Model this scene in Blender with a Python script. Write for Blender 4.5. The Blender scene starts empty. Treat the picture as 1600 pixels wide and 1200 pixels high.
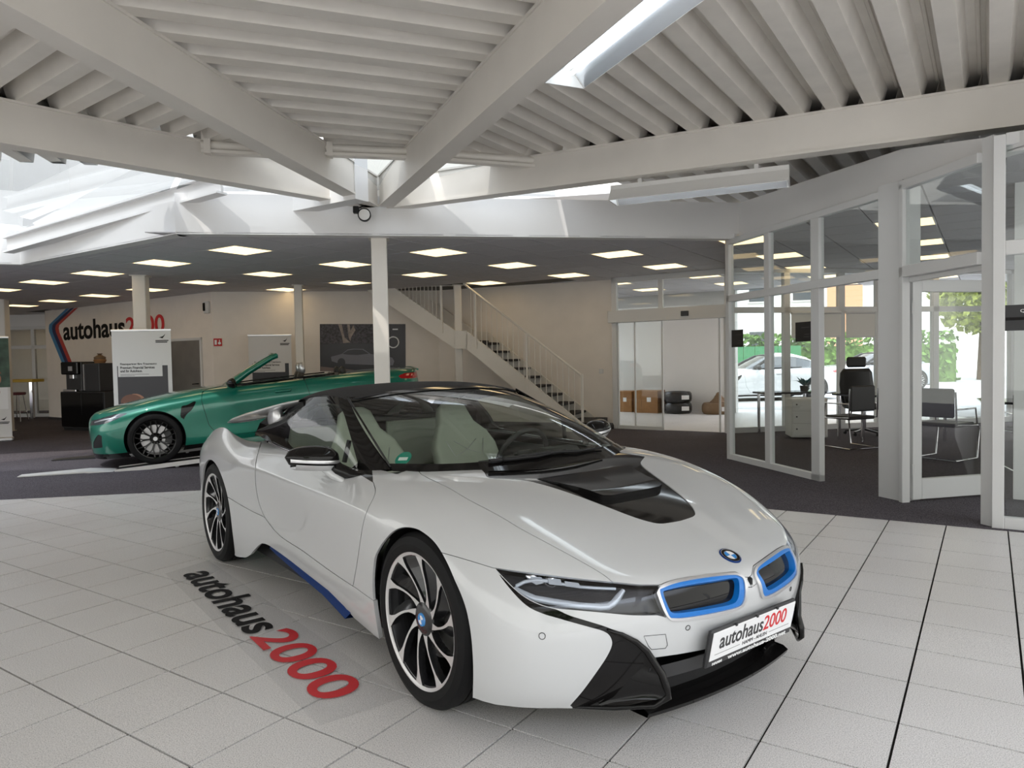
import bpy, bmesh, math, random
import numpy as np
from mathutils import Vector, Matrix
random.seed(7)
rng = np.random.default_rng(7)
SC = bpy.context.scene
COL = SC.collection
PI = math.pi
# ------------------------------------------------------------------ camera
CAM_F, CAM_PITCH, CAM_ROLL, CAM_H = 1115.05, .0352, .0192, 1.402
_cp, _sp = math.cos(CAM_PITCH), math.sin(CAM_PITCH)
_fwd = np.array([0, _cp, -_sp]); _right = np.array([1., 0, 0]); _down = np.cross(_fwd, _right)
_c, _s = math.cos(CAM_ROLL), math.sin(CAM_ROLL)
_r2 = _c * _right + _s * _down
_d2 = -_s * _right + _c * _down
CAM_R = np.array([_r2, _d2, _fwd])
cam_data = bpy.data.cameras.new('camera')
cam_data.sensor_width = 36.0
cam_data.lens = CAM_F / 1600 * 36
cam_data.clip_start = .05
cam_data.clip_end = 300
cam = bpy.data.objects.new('camera', cam_data)
COL.objects.link(cam)
_m = Matrix.Identity(4)
for i in range(3):
    _m[i][0] = _r2[i]; _m[i][1] = -_d2[i]; _m[i][2] = -_fwd[i]
_m[2][3] = CAM_H
cam.matrix_world = _m
SC.camera = cam
# ------------------------------------------------------------------ light and exposure
SC.view_settings.view_transform = 'Standard'
SC.view_settings.look = 'None'
SC.view_settings.gamma = 1
SC.view_settings.use_curve_mapping = False
SC.view_settings.exposure = 0.9
world = bpy.data.worlds.new('sky')
SC.world = world
world.use_nodes = True
_nt = world.node_tree
_nt.nodes.clear()
_out = _nt.nodes.new('ShaderNodeOutputWorld')
_bg = _nt.nodes.new('ShaderNodeBackground')
_tc = _nt.nodes.new('ShaderNodeTexCoord')
_sep = _nt.nodes.new('ShaderNodeSeparateXYZ')
_rmp = _nt.nodes.new('ShaderNodeValToRGB')
_nt.links.new(_tc.outputs['Generated'], _sep.inputs[0])
_nt.links.new(_sep.outputs[2], _rmp.inputs[0])
_rmp.color_ramp.elements[0].position = .48
_rmp.color_ramp.elements[0].color = (.42, .42, .40, 1)
_rmp.color_ramp.elements[1].position = .52
_rmp.color_ramp.elements[1].color = (.90, .965, 1.07, 1)
_bg.inputs['Strength'].default_value = 2.6
_nt.links.new(_rmp.outputs[0], _bg.inputs[0])
_nt.links.new(_bg.outputs[0], _out.inputs[0])
sun_data = bpy.data.lights.new('sun', 'SUN')
sun_data.energy = 1.3
sun_data.angle = .01
sun_data.color = (1, .95, .88)
sun = bpy.data.objects.new('sun', sun_data)
COL.objects.link(sun)
sun.rotation_euler = Vector((.25, .62, -1.0)).to_track_quat('-Z', 'Y').to_euler()

# ------------------------------------------------------------------ helpers
def project(P):
    """world points (n,3) -> pixel of the 1600x1200 frame"""
    c = (np.asarray(P, float) - np.array([0, 0, CAM_H])) @ CAM_R.T
    z = np.maximum(c[:, 2], 1e-3)
    return np.stack([800 + CAM_F * c[:, 0] / z, 600 + CAM_F * c[:, 1] / z], 1)

def ray(u, v):
    return CAM_R.T @ np.array([(u - 800) / CAM_F, (v - 600) / CAM_F, 1.])

def at_z(u, v, z=0.):
    d = ray(u, v); t = (z - CAM_H) / d[2]
    return np.array([d[0] * t, d[1] * t, z])

def at_plane(u, v, p, ang):
    """pixel on the vertical plane through p (x,y) with heading ang (degrees)"""
    d = ray(u, v); a = math.radians(ang); n = np.array([-math.sin(a), math.cos(a)])
    t = (n @ np.array(p[:2])) / (n @ d[:2])
    return np.array([d[0] * t, d[1] * t, CAM_H + d[2] * t])

def at_dist(u, v, x, y):
    d = ray(u, v); t = math.hypot(x, y) / math.hypot(d[0], d[1])
    return CAM_H + d[2] * t

class MB:
    """collects shapes; build() links them as one mesh object"""
    def __init__(s):
        s.v = []; s.f = []; s.m = []; s.mi = 0
    def add(s, V, F):
        n = len(s.v)
        s.v += [tuple(map(float, p)) for p in V]
        s.f += [tuple(n + i for i in f) for f in F]
        s.m += [s.mi] * len(F)
        return s
    def box(s, a, b, bev=0):
        (x0, y0, z0), (x1, y1, z1) = a, b
        x0, x1 = min(x0, x1), max(x0, x1); y0, y1 = min(y0, y1), max(y0, y1); z0, z1 = min(z0, z1), max(z0, z1)
        bev = min(bev, (x1 - x0) * .45, (y1 - y0) * .45, (z1 - z0) * .45)
        if bev <= 0:
            V = [(x0, y0, z0), (x1, y0, z0), (x1, y1, z0), (x0, y1, z0), (x0, y0, z1), (x1, y0, z1), (x1, y1, z1), (x0, y1, z1)]
            return s.add(V, [(3, 2, 1, 0), (4, 5, 6, 7), (0, 1, 5, 4), (1, 2, 6, 5), (2, 3, 7, 6), (3, 0, 4, 7)])
        b_ = bev; V = []; idx = {}
        X = (x0, x1); Y = (y0, y1); Z = (z0, z1)
        for i in (0, 1):
            for j in (0, 1):
                for k in (0, 1):
                    sx, sy, sz = (1, -1)[i], (1, -1)[j], (1, -1)[k]
                    for ax in range(3):
                        p = [X[i] + sx * b_, Y[j] + sy * b_, Z[k] + sz * b_]
                        p[ax] = (X[i], Y[j], Z[k])[ax]
                        idx[i, j, k, ax] = len(V); V.append(tuple(p))
        F = []
        for ax in range(3):
            o = [a for a in range(3) if a != ax]
            for e in (0, 1):
                q = []
                for (p, r) in ((0, 0), (1, 0), (1, 1), (0, 1)):
                    c = [0, 0, 0]; c[ax] = e; c[o[0]] = p; c[o[1]] = r
                    q.append(idx[c[0], c[1], c[2], ax])
                F.append(q)
        for ax in range(3):
            o = [a for a in range(3) if a != ax]
            for p in (0, 1):
                for r in (0, 1):
                    c0 = [0, 0, 0]; c1 = [0, 0, 0]; c1[ax] = 1
                    for c in (c0, c1): c[o[0]] = p; c[o[1]] = r
                    F.append([idx[(*c0, o[0])], idx[(*c1, o[0])], idx[(*c1, o[1])], idx[(*c0, o[1])]])
        for i in (0, 1):
            for j in (0, 1):
                for k in (0, 1):
                    F.append([idx[i, j, k, 0], idx[i, j, k, 1], idx[i, j, k, 2]])
        cx, cy, cz = (x0 + x1) / 2, (y0 + y1) / 2, (z0 + z1) / 2
        G = []
        for f in F:
            p = [np.array(V[i]) for i in f]
            n = np.cross(p[1] - p[0], p[2] - p[0])
            c = sum(p) / len(p) - np.array([cx, cy, cz])
            G.append(tuple(f) if n @ c > 0 else tuple(reversed(f)))
        return s.add(V, G)
    def hexa(s, P):
        """8 corners: bottom four then top four"""
        return s.add(P, [(3, 2, 1, 0), (4, 5, 6, 7), (0, 1, 5, 4), (1, 2, 6, 5), (2, 3, 7, 6), (3, 0, 4, 7)])
    def beam(s, a, b, w, h, up=(0, 0, 1), off=(0, 0)):
        """square bar from a to b, width w, height h"""
        a = np.array(a, float); b = np.array(b, float); d = b - a; d /= np.linalg.norm(d)
        u = np.array(up, float); r = np.cross(d, u); r /= np.linalg.norm(r); u = np.cross(r, d)
        P = []
        for e in (a, b):
            for (i, j) in ((-1, -1), (1, -1), (1, 1), (-1, 1)):
                P.append(e + r * (i * w / 2 + off[0]) + u * (j * h / 2 + off[1]))
        return s.add(P, [(0, 1, 2, 3), (7, 6, 5, 4), (0, 4, 5, 1), (1, 5, 6, 2), (2, 6, 7, 3), (3, 7, 4, 0)])
    def prism(s, poly, a, b, plane='xy'):
        """extrude a 2d polygon between levels a and b along the missing axis"""
        n = len(poly)
        def P(p, l):
            return {'xy': (p[0], p[1], l), 'xz': (p[0], l, p[1]), 'yz': (l, p[0], p[1])}[plane]
        V = [P(p, a) for p in poly] + [P(p, b) for p in poly]
        F = [tuple(range(n))[::-1], tuple(range(n, 2 * n))] + [(i, (i + 1) % n, n + (i + 1) % n, n + i) for i in range(n)]
        return s.add(V, F)
    def tube(s, pts, r, n=10, closed=False, cap=True):
        pts = [np.array(p, float) for p in pts]; m = len(pts)
        rr = r if hasattr(r, '__len__') else [r] * m
        V = []; F = []; u = None
        for i, p in enumerate(pts):
            if closed: d = pts[(i + 1) % m] - pts[i - 1]
            else: d = pts[min(i + 1, m - 1)] - pts[max(i - 1, 0)]
            d = d / (np.linalg.norm(d) + 1e-12)
            if u is None:
                t = np.array([0, 0, 1.]) if abs(d[2]) < .9 else np.array([1., 0, 0])
                u = np.cross(d, t)
            u = u - d * (u @ d); u /= (np.linalg.norm(u) + 1e-12); w = np.cross(d, u)
            for k in range(n):
                a = 2 * PI * k / n
                V.append(p + rr[i] * (math.cos(a) * u + math.sin(a) * w))
        e = m if closed else m - 1
        for i in range(e):
            for k in range(n):
                a, b = i * n + k, i * n + (k + 1) % n
                c, d_ = ((i + 1) % m) * n + (k + 1) % n, ((i + 1) % m) * n + k
                F.append((a, b, c, d_))
        if cap and not closed:
            F.append(tuple(range(n))[::-1]); F.append(tuple((m - 1) * n + k for k in range(n)))
        return s.add(V, F)
    def cyl(s, a, b, r, n=20):
        return s.tube([a, b], r, n)
    def lathe(s, prof, n=32, c=(0, 0, 0), axis='z', closed=False):
        """prof: list of (r, h)"""
        V = []; F = []; m = len(prof)
        for k in range(n):
            a = 2 * PI * k / n; ca, sa = math.cos(a), math.sin(a)
            for (r, h) in prof:
                if axis == 'z': p = (r * ca, r * sa, h)
                elif axis == 'y': p = (r * ca, h, r * sa)
                else: p = (h, r * ca, r * sa)
                V.append((p[0] + c[0], p[1] + c[1], p[2] + c[2]))
        for k in range(n):
            for i in range(m if closed else m - 1):
                j = (i + 1) % m
                F.append((k * m + i, ((k + 1) % n) * m + i, ((k + 1) % n) * m + j, k * m + j))
        return s.add(V, F)
    def grid(s, G, flip=False, closed_u=False):
        """G[i][j] points"""
        a, b = len(G), len(G[0])
        V = [p for r in G for p in r]; F = []
        for i in range(a if closed_u else a - 1):
            for j in range(b - 1):
                i2 = (i + 1) % a
                q = (i * b + j, i2 * b + j, i2 * b + j + 1, i * b + j + 1)
                F.append(q[::-1] if flip else q)
        return s.add(V, F)
    def xform(s, M, start=0):
        M = np.array(M)
        for i in range(start, len(s.v)):
            p = M @ np.array([*s.v[i], 1.]); s.v[i] = tuple(p[:3])
        return s
    def build(s, name, mat, parent=None, smooth=None, loc=None, rz=None, recalc=True, bevel=0, solid=0):
        me = bpy.data.meshes.new(name)
        me.from_pydata(s.v, [], s.f)
        for m in (mat if isinstance(mat, (list, tuple)) else [mat]):
            me.materials.append(m)
        if any(s.m): me.polygons.foreach_set('material_index', s.m)
        if recalc:
            bm = bmesh.new(); bm.from_mesh(me)
            bmesh.ops.recalc_face_normals(bm, faces=bm.faces); bm.to_mesh(me); bm.free()
        me.update()
        if smooth is not None: smooth_by_angle(me, smooth)
        o = bpy.data.objects.new(name, me)
        COL.objects.link(o)
        if parent is not None: o.parent = parent
        if loc is not None: o.location = loc
        if rz is not None: o.rotation_euler = (0, 0, rz)
        if bevel:
            b = o.modifiers.new('bevel', 'BEVEL'); b.width = bevel; b.segments = 2; b.limit_method = 'ANGLE'
        if solid:
            b = o.modifiers.new('solid', 'SOLIDIFY'); b.thickness = solid
        return o

def smooth_by_angle(me, deg):
    me.polygons.foreach_set('use_smooth', [True] * len(me.polygons))
    bm = bmesh.new(); bm.from_mesh(me)
    lim = math.radians(deg); sharp = []
    bm.edges.ensure_lookup_table()
    for e in bm.edges:
        sharp.append(len(e.link_faces) == 2 and e.calc_face_angle(0) > lim)
    bm.free()
    at = me.attributes.get('sharp_edge') or me.attributes.new('sharp_edge', 'BOOLEAN', 'EDGE')
    at.data.foreach_set('value', sharp)

def empty(name, loc=(0, 0, 0), rz=0):
    o = bpy.data.objects.new(name, None)
    o.empty_display_size = .2
    COL.objects.link(o); o.location = loc; o.rotation_euler = (0, 0, rz)
    return o

def tag(o, label=None, cat=None, group=None, kind=None):
    if label: o['label'] = label
    if cat: o['category'] = cat
    if group: o['group'] = group
    if kind: o['kind'] = kind
    return o

def thing(name, label, cat, loc=(0, 0, 0), rz=0, group=None):
    return tag(empty(name, loc, rz), label, cat, group)

KIDS = {}
def copy_tree(o, parent=None):
    c = o.copy(); COL.objects.link(c)
    if parent is not None:
        c.parent = parent; c.matrix_parent_inverse = o.matrix_parent_inverse.copy()
    for ch in o.children:
        copy_tree(ch, c)
    return c

def text_obj(body, size, mat, parent=None, loc=(0, 0, 0), rot=(0, 0, 0), name='lettering', bold=0., align='LEFT', ext=.001, xs=1., shear=0., spacing=1., valign='BOTTOM_BASELINE', fit=None):
    """flat lettering turned into a mesh; fit=(w,h) scales it to that size"""
    cu = bpy.data.curves.new(name, 'FONT')
    cu.body = body; cu.size = size; cu.extrude = ext; cu.offset = bold; cu.align_x = align; cu.align_y = valign
    cu.shear = shear; cu.space_character = spacing; cu.resolution_u = 6
    t = bpy.data.objects.new(name, cu); COL.objects.link(t)
    bpy.context.view_layer.update()
    dg = bpy.context.evaluated_depsgraph_get()
    me = bpy.data.meshes.new_from_object(t.evaluated_get(dg))
    bpy.data.objects.remove(t); bpy.data.curves.remove(cu)
    n = len(me.vertices); co = np.empty(n * 3); me.vertices.foreach_get('co', co); co = co.reshape(-1, 3)
    if fit is not None:
        lo, hi = co.min(0), co.max(0)
        co[:, 0] = (co[:, 0] - lo[0]) * fit[0] / (hi[0] - lo[0])
        co[:, 1] = (co[:, 1] - lo[1]) * fit[1] / (hi[1] - lo[1])
    co[:, 0] *= xs
    me.vertices.foreach_set('co', co.ravel()); me.materials.clear(); me.materials.append(mat); me.update()
    o = bpy.data.objects.new(name, me); COL.objects.link(o)
    if parent is not None: o.parent = parent
    o.location = loc; o.rotation_euler = rot
    return o

# ------------------------------------------------------------------ materials
MAT = {}
def srgb(r, g, b):
    f = lambda c: (c / 255 / 12.92) if c / 255 <= .04045 else ((c / 255 + .055) / 1.055) ** 2.4
    return (f(r), f(g), f(b))

def mat(name, col, rough=.5, metal=0., coat=0., emis=None, estr=0., noise=0., nscale=40., bump=0., bscale=60., spec=.5, coat_rough=.03, aniso=0.):
    m = bpy.data.materials.new(name); m.use_nodes = True
    nt = m.node_tree; b = nt.nodes['Principled BSDF']
    b.inputs['Base Color'].default_value = (*col, 1)
    b.inputs['Roughness'].default_value = rough
    b.inputs['Metallic'].default_value = metal
    b.inputs['Coat Weight'].default_value = coat
    b.inputs['Coat Roughness'].default_value = coat_rough
    b.inputs['Specular IOR Level'].default_value = spec
    if emis is not None:
        b.inputs['Emission Color'].default_value = (*emis, 1); b.inputs['Emission Strength'].default_value = estr
    if noise or bump:
        tc = nt.nodes.new('ShaderNodeTexCoord')
    if noise:
        n = nt.nodes.new('ShaderNodeTexNoise'); n.inputs['Scale'].default_value = nscale; n.inputs['Detail'].default_value = 5
        r = nt.nodes.new('ShaderNodeValToRGB')
        r.color_ramp.elements[0].position = .3; r.color_ramp.elements[1].position = .7
        r.color_ramp.elements[0].color = (*[c * (1 - noise) for c in col], 1)
        r.color_ramp.elements[1].color = (*[min(1, c * (1 + noise)) for c in col], 1)
        nt.links.new(tc.outputs['Object'], n.inputs['Vector']); nt.links.new(n.outputs['Fac'], r.inputs[0])
        nt.links.new(r.outputs[0], b.inputs['Base Color'])
    if bump:
        n = nt.nodes.new('ShaderNodeTexNoise'); n.inputs['Scale'].default_value = bscale; n.inputs['Detail'].default_value = 4
        bp = nt.nodes.new('ShaderNodeBump'); bp.inputs['Strength'].default_value = bump; bp.inputs['Distance'].default_value = .01
        nt.links.new(tc.outputs['Object'], n.inputs['Vector']); nt.links.new(n.outputs['Fac'], bp.inputs['Height'])
        nt.links.new(bp.outputs[0], b.inputs['Normal'])
    MAT[name] = m
    return m

def glass(name, tint=(1, 1, 1), refl=1.0, ior=1.5, rough=0.):
    """thin pane: tinted see-through plus mirror reflection by angle"""
    m = bpy.data.materials.new(name); m.use_nodes = True
    nt = m.node_tree; nt.nodes.clear()
    o = nt.nodes.new('ShaderNodeOutputMaterial'); mx = nt.nodes.new('ShaderNodeMixShader')
    t = nt.nodes.new('ShaderNodeBsdfTransparent'); g = nt.nodes.new('ShaderNodeBsdfGlossy'); f = nt.nodes.new('ShaderNodeFresnel')
    t.inputs[0].default_value = (*tint, 1); g.inputs['Roughness'].default_value = rough
    g.inputs[0].default_value = (refl, refl, refl, 1)
    # same reflectance from either face of the pane
    ge = nt.nodes.new('ShaderNodeNewGeometry'); mr_ = nt.nodes.new('ShaderNodeMapRange')
    mr_.inputs['To Min'].default_value = ior; mr_.inputs['To Max'].default_value = 1 / ior
    nt.links.new(ge.outputs['Backfacing'], mr_.inputs['Value']); nt.links.new(mr_.outputs[0], f.inputs['IOR'])
    nt.links.new(f.outputs[0], mx.inputs[0]); nt.links.new(t.outputs[0], mx.inputs[1]); nt.links.new(g.outputs[0], mx.inputs[2])
    nt.links.new(mx.outputs[0], o.inputs[0])
    MAT[name] = m
    return m

mat('white_paint', (.56, .57, .58), .35, 0, 1.0, coat_rough=.02)
mat('black_gloss', (.006, .0055, .0055), .06, 0, 0., spec=.28)
mat('black_plastic', (.010, .010, .011), .5, spec=.3)
mat('black_satin', (.03, .03, .032), .4)
mat('soft_top', (.016, .015, .017), .8, bump=.25, bscale=500)
mat('rubber', (.006, .006, .0065), .6, spec=.2)
mat('alloy_bright', (.66, .65, .65), .3, .35)
mat('alloy_dark', (.02, .02, .022), .25, .3, .5)
mat('chrome', (.82, .82, .84), .08, 1.)
mat('satin_silver', (.62, .62, .63), .3, .8)
mat('i_blue', srgb(8, 112, 196), .35, 0, .2)
mat('dark_blue', srgb(14, 50, 110), .5, 0, 0., spec=.15)
mat('emblem_blue', srgb(30, 130, 205), .25, 0, 1)
mat('emblem_white', (.85, .86, .87), .25, 0, 1)
mat('lamp_grey', (.045, .045, .05), .2, .3)
mat('lamp_clear', (.62, .66, .72), .15, .3)
mat('cream_leather', srgb(196, 200, 186), .5, bump=.05, bscale=200)
mat('dark_leather', (.02, .02, .02), .5)
mat('plate_white', (.82, .82, .83), .4)
mat('ink_dark', srgb(52, 52, 54), .5)
mat('ink_red', srgb(205, 38, 44), .5)
mat('ink_white', (.85, .85, .85), .5)
mat('disc_steel', (.35, .34, .33), .35, .9)
mat('sticker_green', srgb(20, 140, 120), .4)
mat('red_lens', srgb(170, 20, 22), .15, 0, .8)
glass('car_glass', (.80, .86, .82), 1., 1.45)
glass('lens_glass', (.85, .87, .9), 1., 1.45)
glass('roof_glass', (.48, .50, .51), 1., 1.42)
glass('window_glass', (.93, .95, .945), 1., 1.42)
# ================================================================== the hall
def speckle(name, c0, c1, scale, rough, bump=.0, spec=.5, dark=None, darkpos=.35):
    m = bpy.data.materials.new(name); m.use_nodes = True; nt = m.node_tree; b = nt.nodes['Principled BSDF']
    g = nt.nodes.new('ShaderNodeNewGeometry'); n = nt.nodes.new('ShaderNodeTexNoise'); n.inputs['Scale'].default_value = scale; n.inputs['Detail'].default_value = 3; n.inputs['Roughness'].default_value = .8
    r = nt.nodes.new('ShaderNodeValToRGB'); e = r.color_ramp.elements
    e[0].position = .38; e[0].color = (*c0, 1); e[1].position = .62; e[1].color = (*c1, 1)
    if dark:
        k = r.color_ramp.elements.new(darkpos - .02); k.color = (*dark, 1)
    n2 = nt.nodes.new('ShaderNodeTexNoise'); n2.inputs['Scale'].default_value = .9; n2.inputs['Detail'].default_value = 2
    mx = nt.nodes.new('ShaderNodeMixRGB'); mx.blend_type = 'MULTIPLY'; mx.inputs[0].default_value = .35
    r2 = nt.nodes.new('ShaderNodeValToRGB'); r2.color_ramp.elements[0].position = .35; r2.color_ramp.elements[0].color = (.72, .70, .68, 1); r2.color_ramp.elements[1].position = .65
    nt.links.new(g.outputs['Position'], n.inputs['Vector']); nt.links.new(g.outputs['Position'], n2.inputs['Vector'])
    nt.links.new(n.outputs['Fac'], r.inputs[0]); nt.links.new(n2.outputs['Fac'], r2.inputs[0])
    nt.links.new(r.outputs[0], mx.inputs[1]); nt.links.new(r2.outputs[0], mx.inputs[2]); nt.links.new(mx.outputs[0], b.inputs['Base Color'])
    b.inputs['Roughness'].default_value = rough; b.inputs['Specular IOR Level'].default_value = spec
    if bump:
        bp = nt.nodes.new('ShaderNodeBump'); bp.inputs['Strength'].default_value = bump; bp.inputs['Distance'].default_value = .002
        nt.links.new(n.outputs['Fac'], bp.inputs['Height']); nt.links.new(bp.outputs[0], b.inputs['Normal'])
    MAT[name] = m
    return m
speckle('floor_tile', (.50, .485, .475), (.92, .895, .88), 230, .36, .12, .5, (.07, .065, .06), .36)
mat('grout', (.018, .016, .015), .95, spec=.1)
speckle('carpet', (.016, .014, .018), (.20, .18, .20), 150, .95, .6, .1)
mat('wall_plaster', (.80, .74, .675), .8, noise=.03, nscale=3)
mat('fascia_white', (.76, .75, .74), .6, noise=.015, nscale=2)
mat('steel_cream', (.74, .70, .64), .45, noise=.03, nscale=2.5, bump=.03, bscale=30)
mat('deck_cream', (.74, .70, .64), .5, noise=.05, nscale=4)
mat('ceiling_panel', (.62, .605, .625), .85, noise=.04, nscale=60)
mat('ceiling_rail', (.10, .097, .095), .7)
mat('frame_white', (.66, .66, .655), .4)
mat('black_board', (.012, .012, .014), .4)
mat('led_warm', (.9, .85, .75), .5, emis=srgb(255, 222, 165), estr=1.2)
mat('led_off', (.75, .74, .72), .5)
mat('tube_light', (.9, .95, 1), .4, emis=(.86, .95, 1.0), estr=2.8)
mat('lamp_white', (.72, .71, .69), .4)
mat('reflector', (.80, .82, .85), .22, .7)
mat('tread_dark', (.03, .028, .03), .8)
mat('steel_door', (.36, .34, .31), .3, .7, noise=.08, nscale=3)
mat('fire_red', srgb(190, 30, 30), .5)
mat('stripe_blue', srgb(70, 130, 175), .5)
mat('stripe_navy', srgb(42, 48, 90), .5)
mat('stripe_red', srgb(190, 70, 60), .5)
mat('ink_black', srgb(30, 28, 28), .7, spec=.15)
mat('foil', (.75, .76, .77), .18)

E1 = np.array([math.cos(math.radians(-33.78)), math.sin(math.radians(-33.78))]); E2 = np.array([-E1[1], E1[0]])
TH0 = math.radians(-33.78)
TS = (.2902 * CAM_H, .2857 * CAM_H); TO = np.array([-.0133 * CAM_H, .8619 * CAM_H])

def clip_poly(poly, p, n):
    """keep the side of the line through p towards n"""
    out = []; m = len(poly)
    for i in range(m):
        a, b = np.array(poly[i]), np.array(poly[(i + 1) % m]); da, db = (a - p) @ n, (b - p) @ n
        if da >= 0: out.append(a)
        if (da >= 0) != (db >= 0): out.append(a + (b - a) * da / (da - db))
    return out

# ---- floor: granite-look tiles laid 34 degrees off the camera axis, carpet round them
# edge of the tiled field (carpet beyond)
CL0 = np.array([-5.5, 7.59]); CLd = np.array([math.cos(math.radians(9.9)), math.sin(math.radians(9.9))])
CR0 = np.array([2.74, 6.12]); CRd = E1
CV = np.array([-.83, 8.40])
ins_l = lambda q: (q - CL0) @ np.array([CLd[1], -CLd[0]])     # >0 on the tiles
ins_r = lambda q: (q - CR0) @ np.array([CRd[1], -CRd[0]])
floor = MB().box((-30, -14, -.06), (16, 40, -.010)).build('floor', MAT['grout'])
tag(floor, kind='structure')
tb = MB(); hx, hy = TS[0] / 2 - .0048, TS[1] / 2 - .0048; bv = 0.0
tb.add([(-hx, -hy, -.011), (hx, -hy, -.011), (hx, hy, -.011), (-hx, hy, -.011), (-hx + bv, -hy + bv, 0), (hx - bv, -hy + bv, 0), (hx - bv, hy - bv, 0), (-hx + bv, hy - bv, 0)],
       [(4, 5, 6, 7), (0, 1, 5, 4), (1, 2, 6, 5), (2, 3, 7, 6), (3, 0, 4, 7)])
tile0 = tb.build('tile', MAT['floor_tile'], floor)
cells = []
for i in range(-45, 25):
    for j in range(-20, 26):
        c = TO + E1 * ((i + .5) * TS[0]) + E2 * ((j + .5) * TS[1])
        if c[1] < -6 or c[0] < -13 or c[0] > 7: continue
        if max(ins_l(c), -9) < -.3 and c[0] < CV[0]: continue
        if ins_r(c) < -.3 and c[0] >= CV[0]: continue
        if c[0] < CV[0] and ins_l(c) < -.3: continue
        px = project(np.array([[c[0], c[1], 0]]))[0]
        vis = c[1] > .5 and -150 < px[0] < 1750 and px[1] < 1330
        cells.append((0 if vis else 1, c[0] ** 2 + c[1] ** 2, c, i, j))
cells.sort(key=lambda t: (t[0], t[1]))
def place_tile(o, c, k):
    o.location = (c[0], c[1], float(rng.normal(0, .0003))); o.rotation_euler = (0, 0, TH0)
for k, (_, _, c, i, j) in enumerate(cells[:300]):
    o = tile0 if k == 0 else tile0.copy()
    if k: COL.objects.link(o); o.parent = floor
    place_tile(o, c, k)
m = MB()
tv = np.array(tb.v)
for (_, _, c, i, j) in cells[300:]:
    V = [(c[0] + E1[0] * x + E2[0] * y, c[1] + E1[1] * x + E2[1] * y, z) for x, y, z in tv]
    m.add(V, tb.f)
tag(m.build('tile_field', MAT['floor_tile'], floor), kind='stuff')
cp = MB()
far = [(-30, CL0[1] + (-30 - CL0[0]) * CLd[1] / CLd[0]), tuple(CV), (3.735, 5.50), (3.80, 5.46), (16, 5.46 - 12.2 * .66), (16, 14.6), (3.9, 12.85), (2.0, 14.1), (2.0, 40), (-30, 40)]
cp.prism(far, -.005, .0025); c_o = cp.build('floor_carpet', MAT['carpet']); tag(c_o, kind='structure')
vest = MB().box((2.0, 12.4, .0026), (9, 40, .004)); 

# ---- plan of the white fascia that borders the high glass-roofed middle
fA = np.array([-7.15, 10.49]); fB = np.array([-3.85, 8.30]); fC = np.array([3.02, 9.43]); fD = np.array([3.93, 5.3]); fZ = np.array([-13.0, 8.6])
CZ = 2.93
def wall(name, a, b, z0, z1, th, m, kind='structure', side=1, parent=None):
    """upright slab from a to b, thickness towards the left of a->b (side=1)"""
    a = np.array(a, float); b = np.array(b, float); d = (b - a) / np.linalg.norm(b - a); n = np.array([-d[1], d[0]]) * th * side
    P = [a, b, b + n, a + n]
    o = MB().prism([tuple(p) for p in P], z0, z1).build(name, m, parent)
    if kind and parent is None: tag(o, kind=kind)
    return o
for k, (a, b, z1) in enumerate(((fZ, fA, 3.42), (fA, fB, 3.30), (fB, fC, 3.39))):
    wall('trim_%d' % (k + 1), a, b, CZ - .012, z1, .16, MAT['fascia_white'])
_d = (fD - fC) / np.linalg.norm(fD - fC); _L = float(np.linalg.norm(fD - fC))
o = MB().prism([(0, CZ - .012), (_L, CZ - .012), (_L, 3.02), (3.92, 3.065), (2.85, 3.265), (0, 3.385)], 0, .10, 'xz').build('trim_4', MAT['fascia_white']); o.location = (fC[0], fC[1], 0); o.rotation_euler = (0, 0, math.atan2(_d[1], _d[0])); tag(o, kind='structure')
# upper wall behind the left fascia, seen through the glass roof
nE = np.array([.556, .831])
wall('wall_upper', fA + nE * .9 - E1 * .4, fB + nE * .9 + E1 * 2, 3.2, 5.2, .2, MAT['fascia_white'])
wall('wall_upper_left', fZ + nE * .9, fA + nE * .9 - E1 * .4, 3.2, 5.2, .2, MAT['fascia_white'])
# ---- suspended ceiling
lights0 = np.array([-3.62, 9.66]); LP = 1.885; PT = LP / 3
def outside(poly):
    """part of a ceiling panel that lies beyond the fascia line"""
    c = np.mean(poly, 0)
    def nl(a, b): d = (b - a) / np.linalg.norm(b - a); return a, np.array([-d[1], d[0]])
    segs = [nl(fZ, fA), nl(fA, fB), nl(fB, fC), nl(fC, fD)]
    ds = [(c - p) @ n for p, n in segs]
    if c[0] < fA[0] + (c[1] - fA[1]) * -.3: use = [0] if c[0] < fA[0] - .2 else [0, 1]
    elif c[0] < fB[0]: use = [1]
    elif c[0] < 2.3: use = [2] if c[1] < 30 else []
    else: use = [3] if c[1] < 9.3 else ([2] if c[0] < fC[0] else [])
    if c[0] < fB[0] - .1 and use == [1]: pass
    for u in use:
        poly = clip_poly(poly, *segs[u])
        if len(poly) < 3: return []
    return poly
ROOM = [(-26, 30), (-26, 9), (-13, 8.4), (-7.15, 10.3), (-3.85, 8.1), (3.02, 9.3), (3.75, 5.2), (15, 2), (15, 16), (8, 16.2), (5.4, 17.0), (1.9, 19.3), (2.05, 14.35), (-1.6, 16.2), (-6.4, 15.4), (-13, 19.7), (-13, 30)]
def in_poly(p, poly):
    return poly_sdf0(p, poly)
def poly_sdf0(p, poly):
    c = False; n = len(poly)
    for i in range(n):
        a, b = poly[i], poly[(i + 1) % n]
        if (a[1] <= p[1]) != (b[1] <= p[1]) and p[0] < a[0] + (p[1] - a[1]) * (b[0] - a[0]) / (b[1] - a[1]): c = not c
    return c
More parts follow.
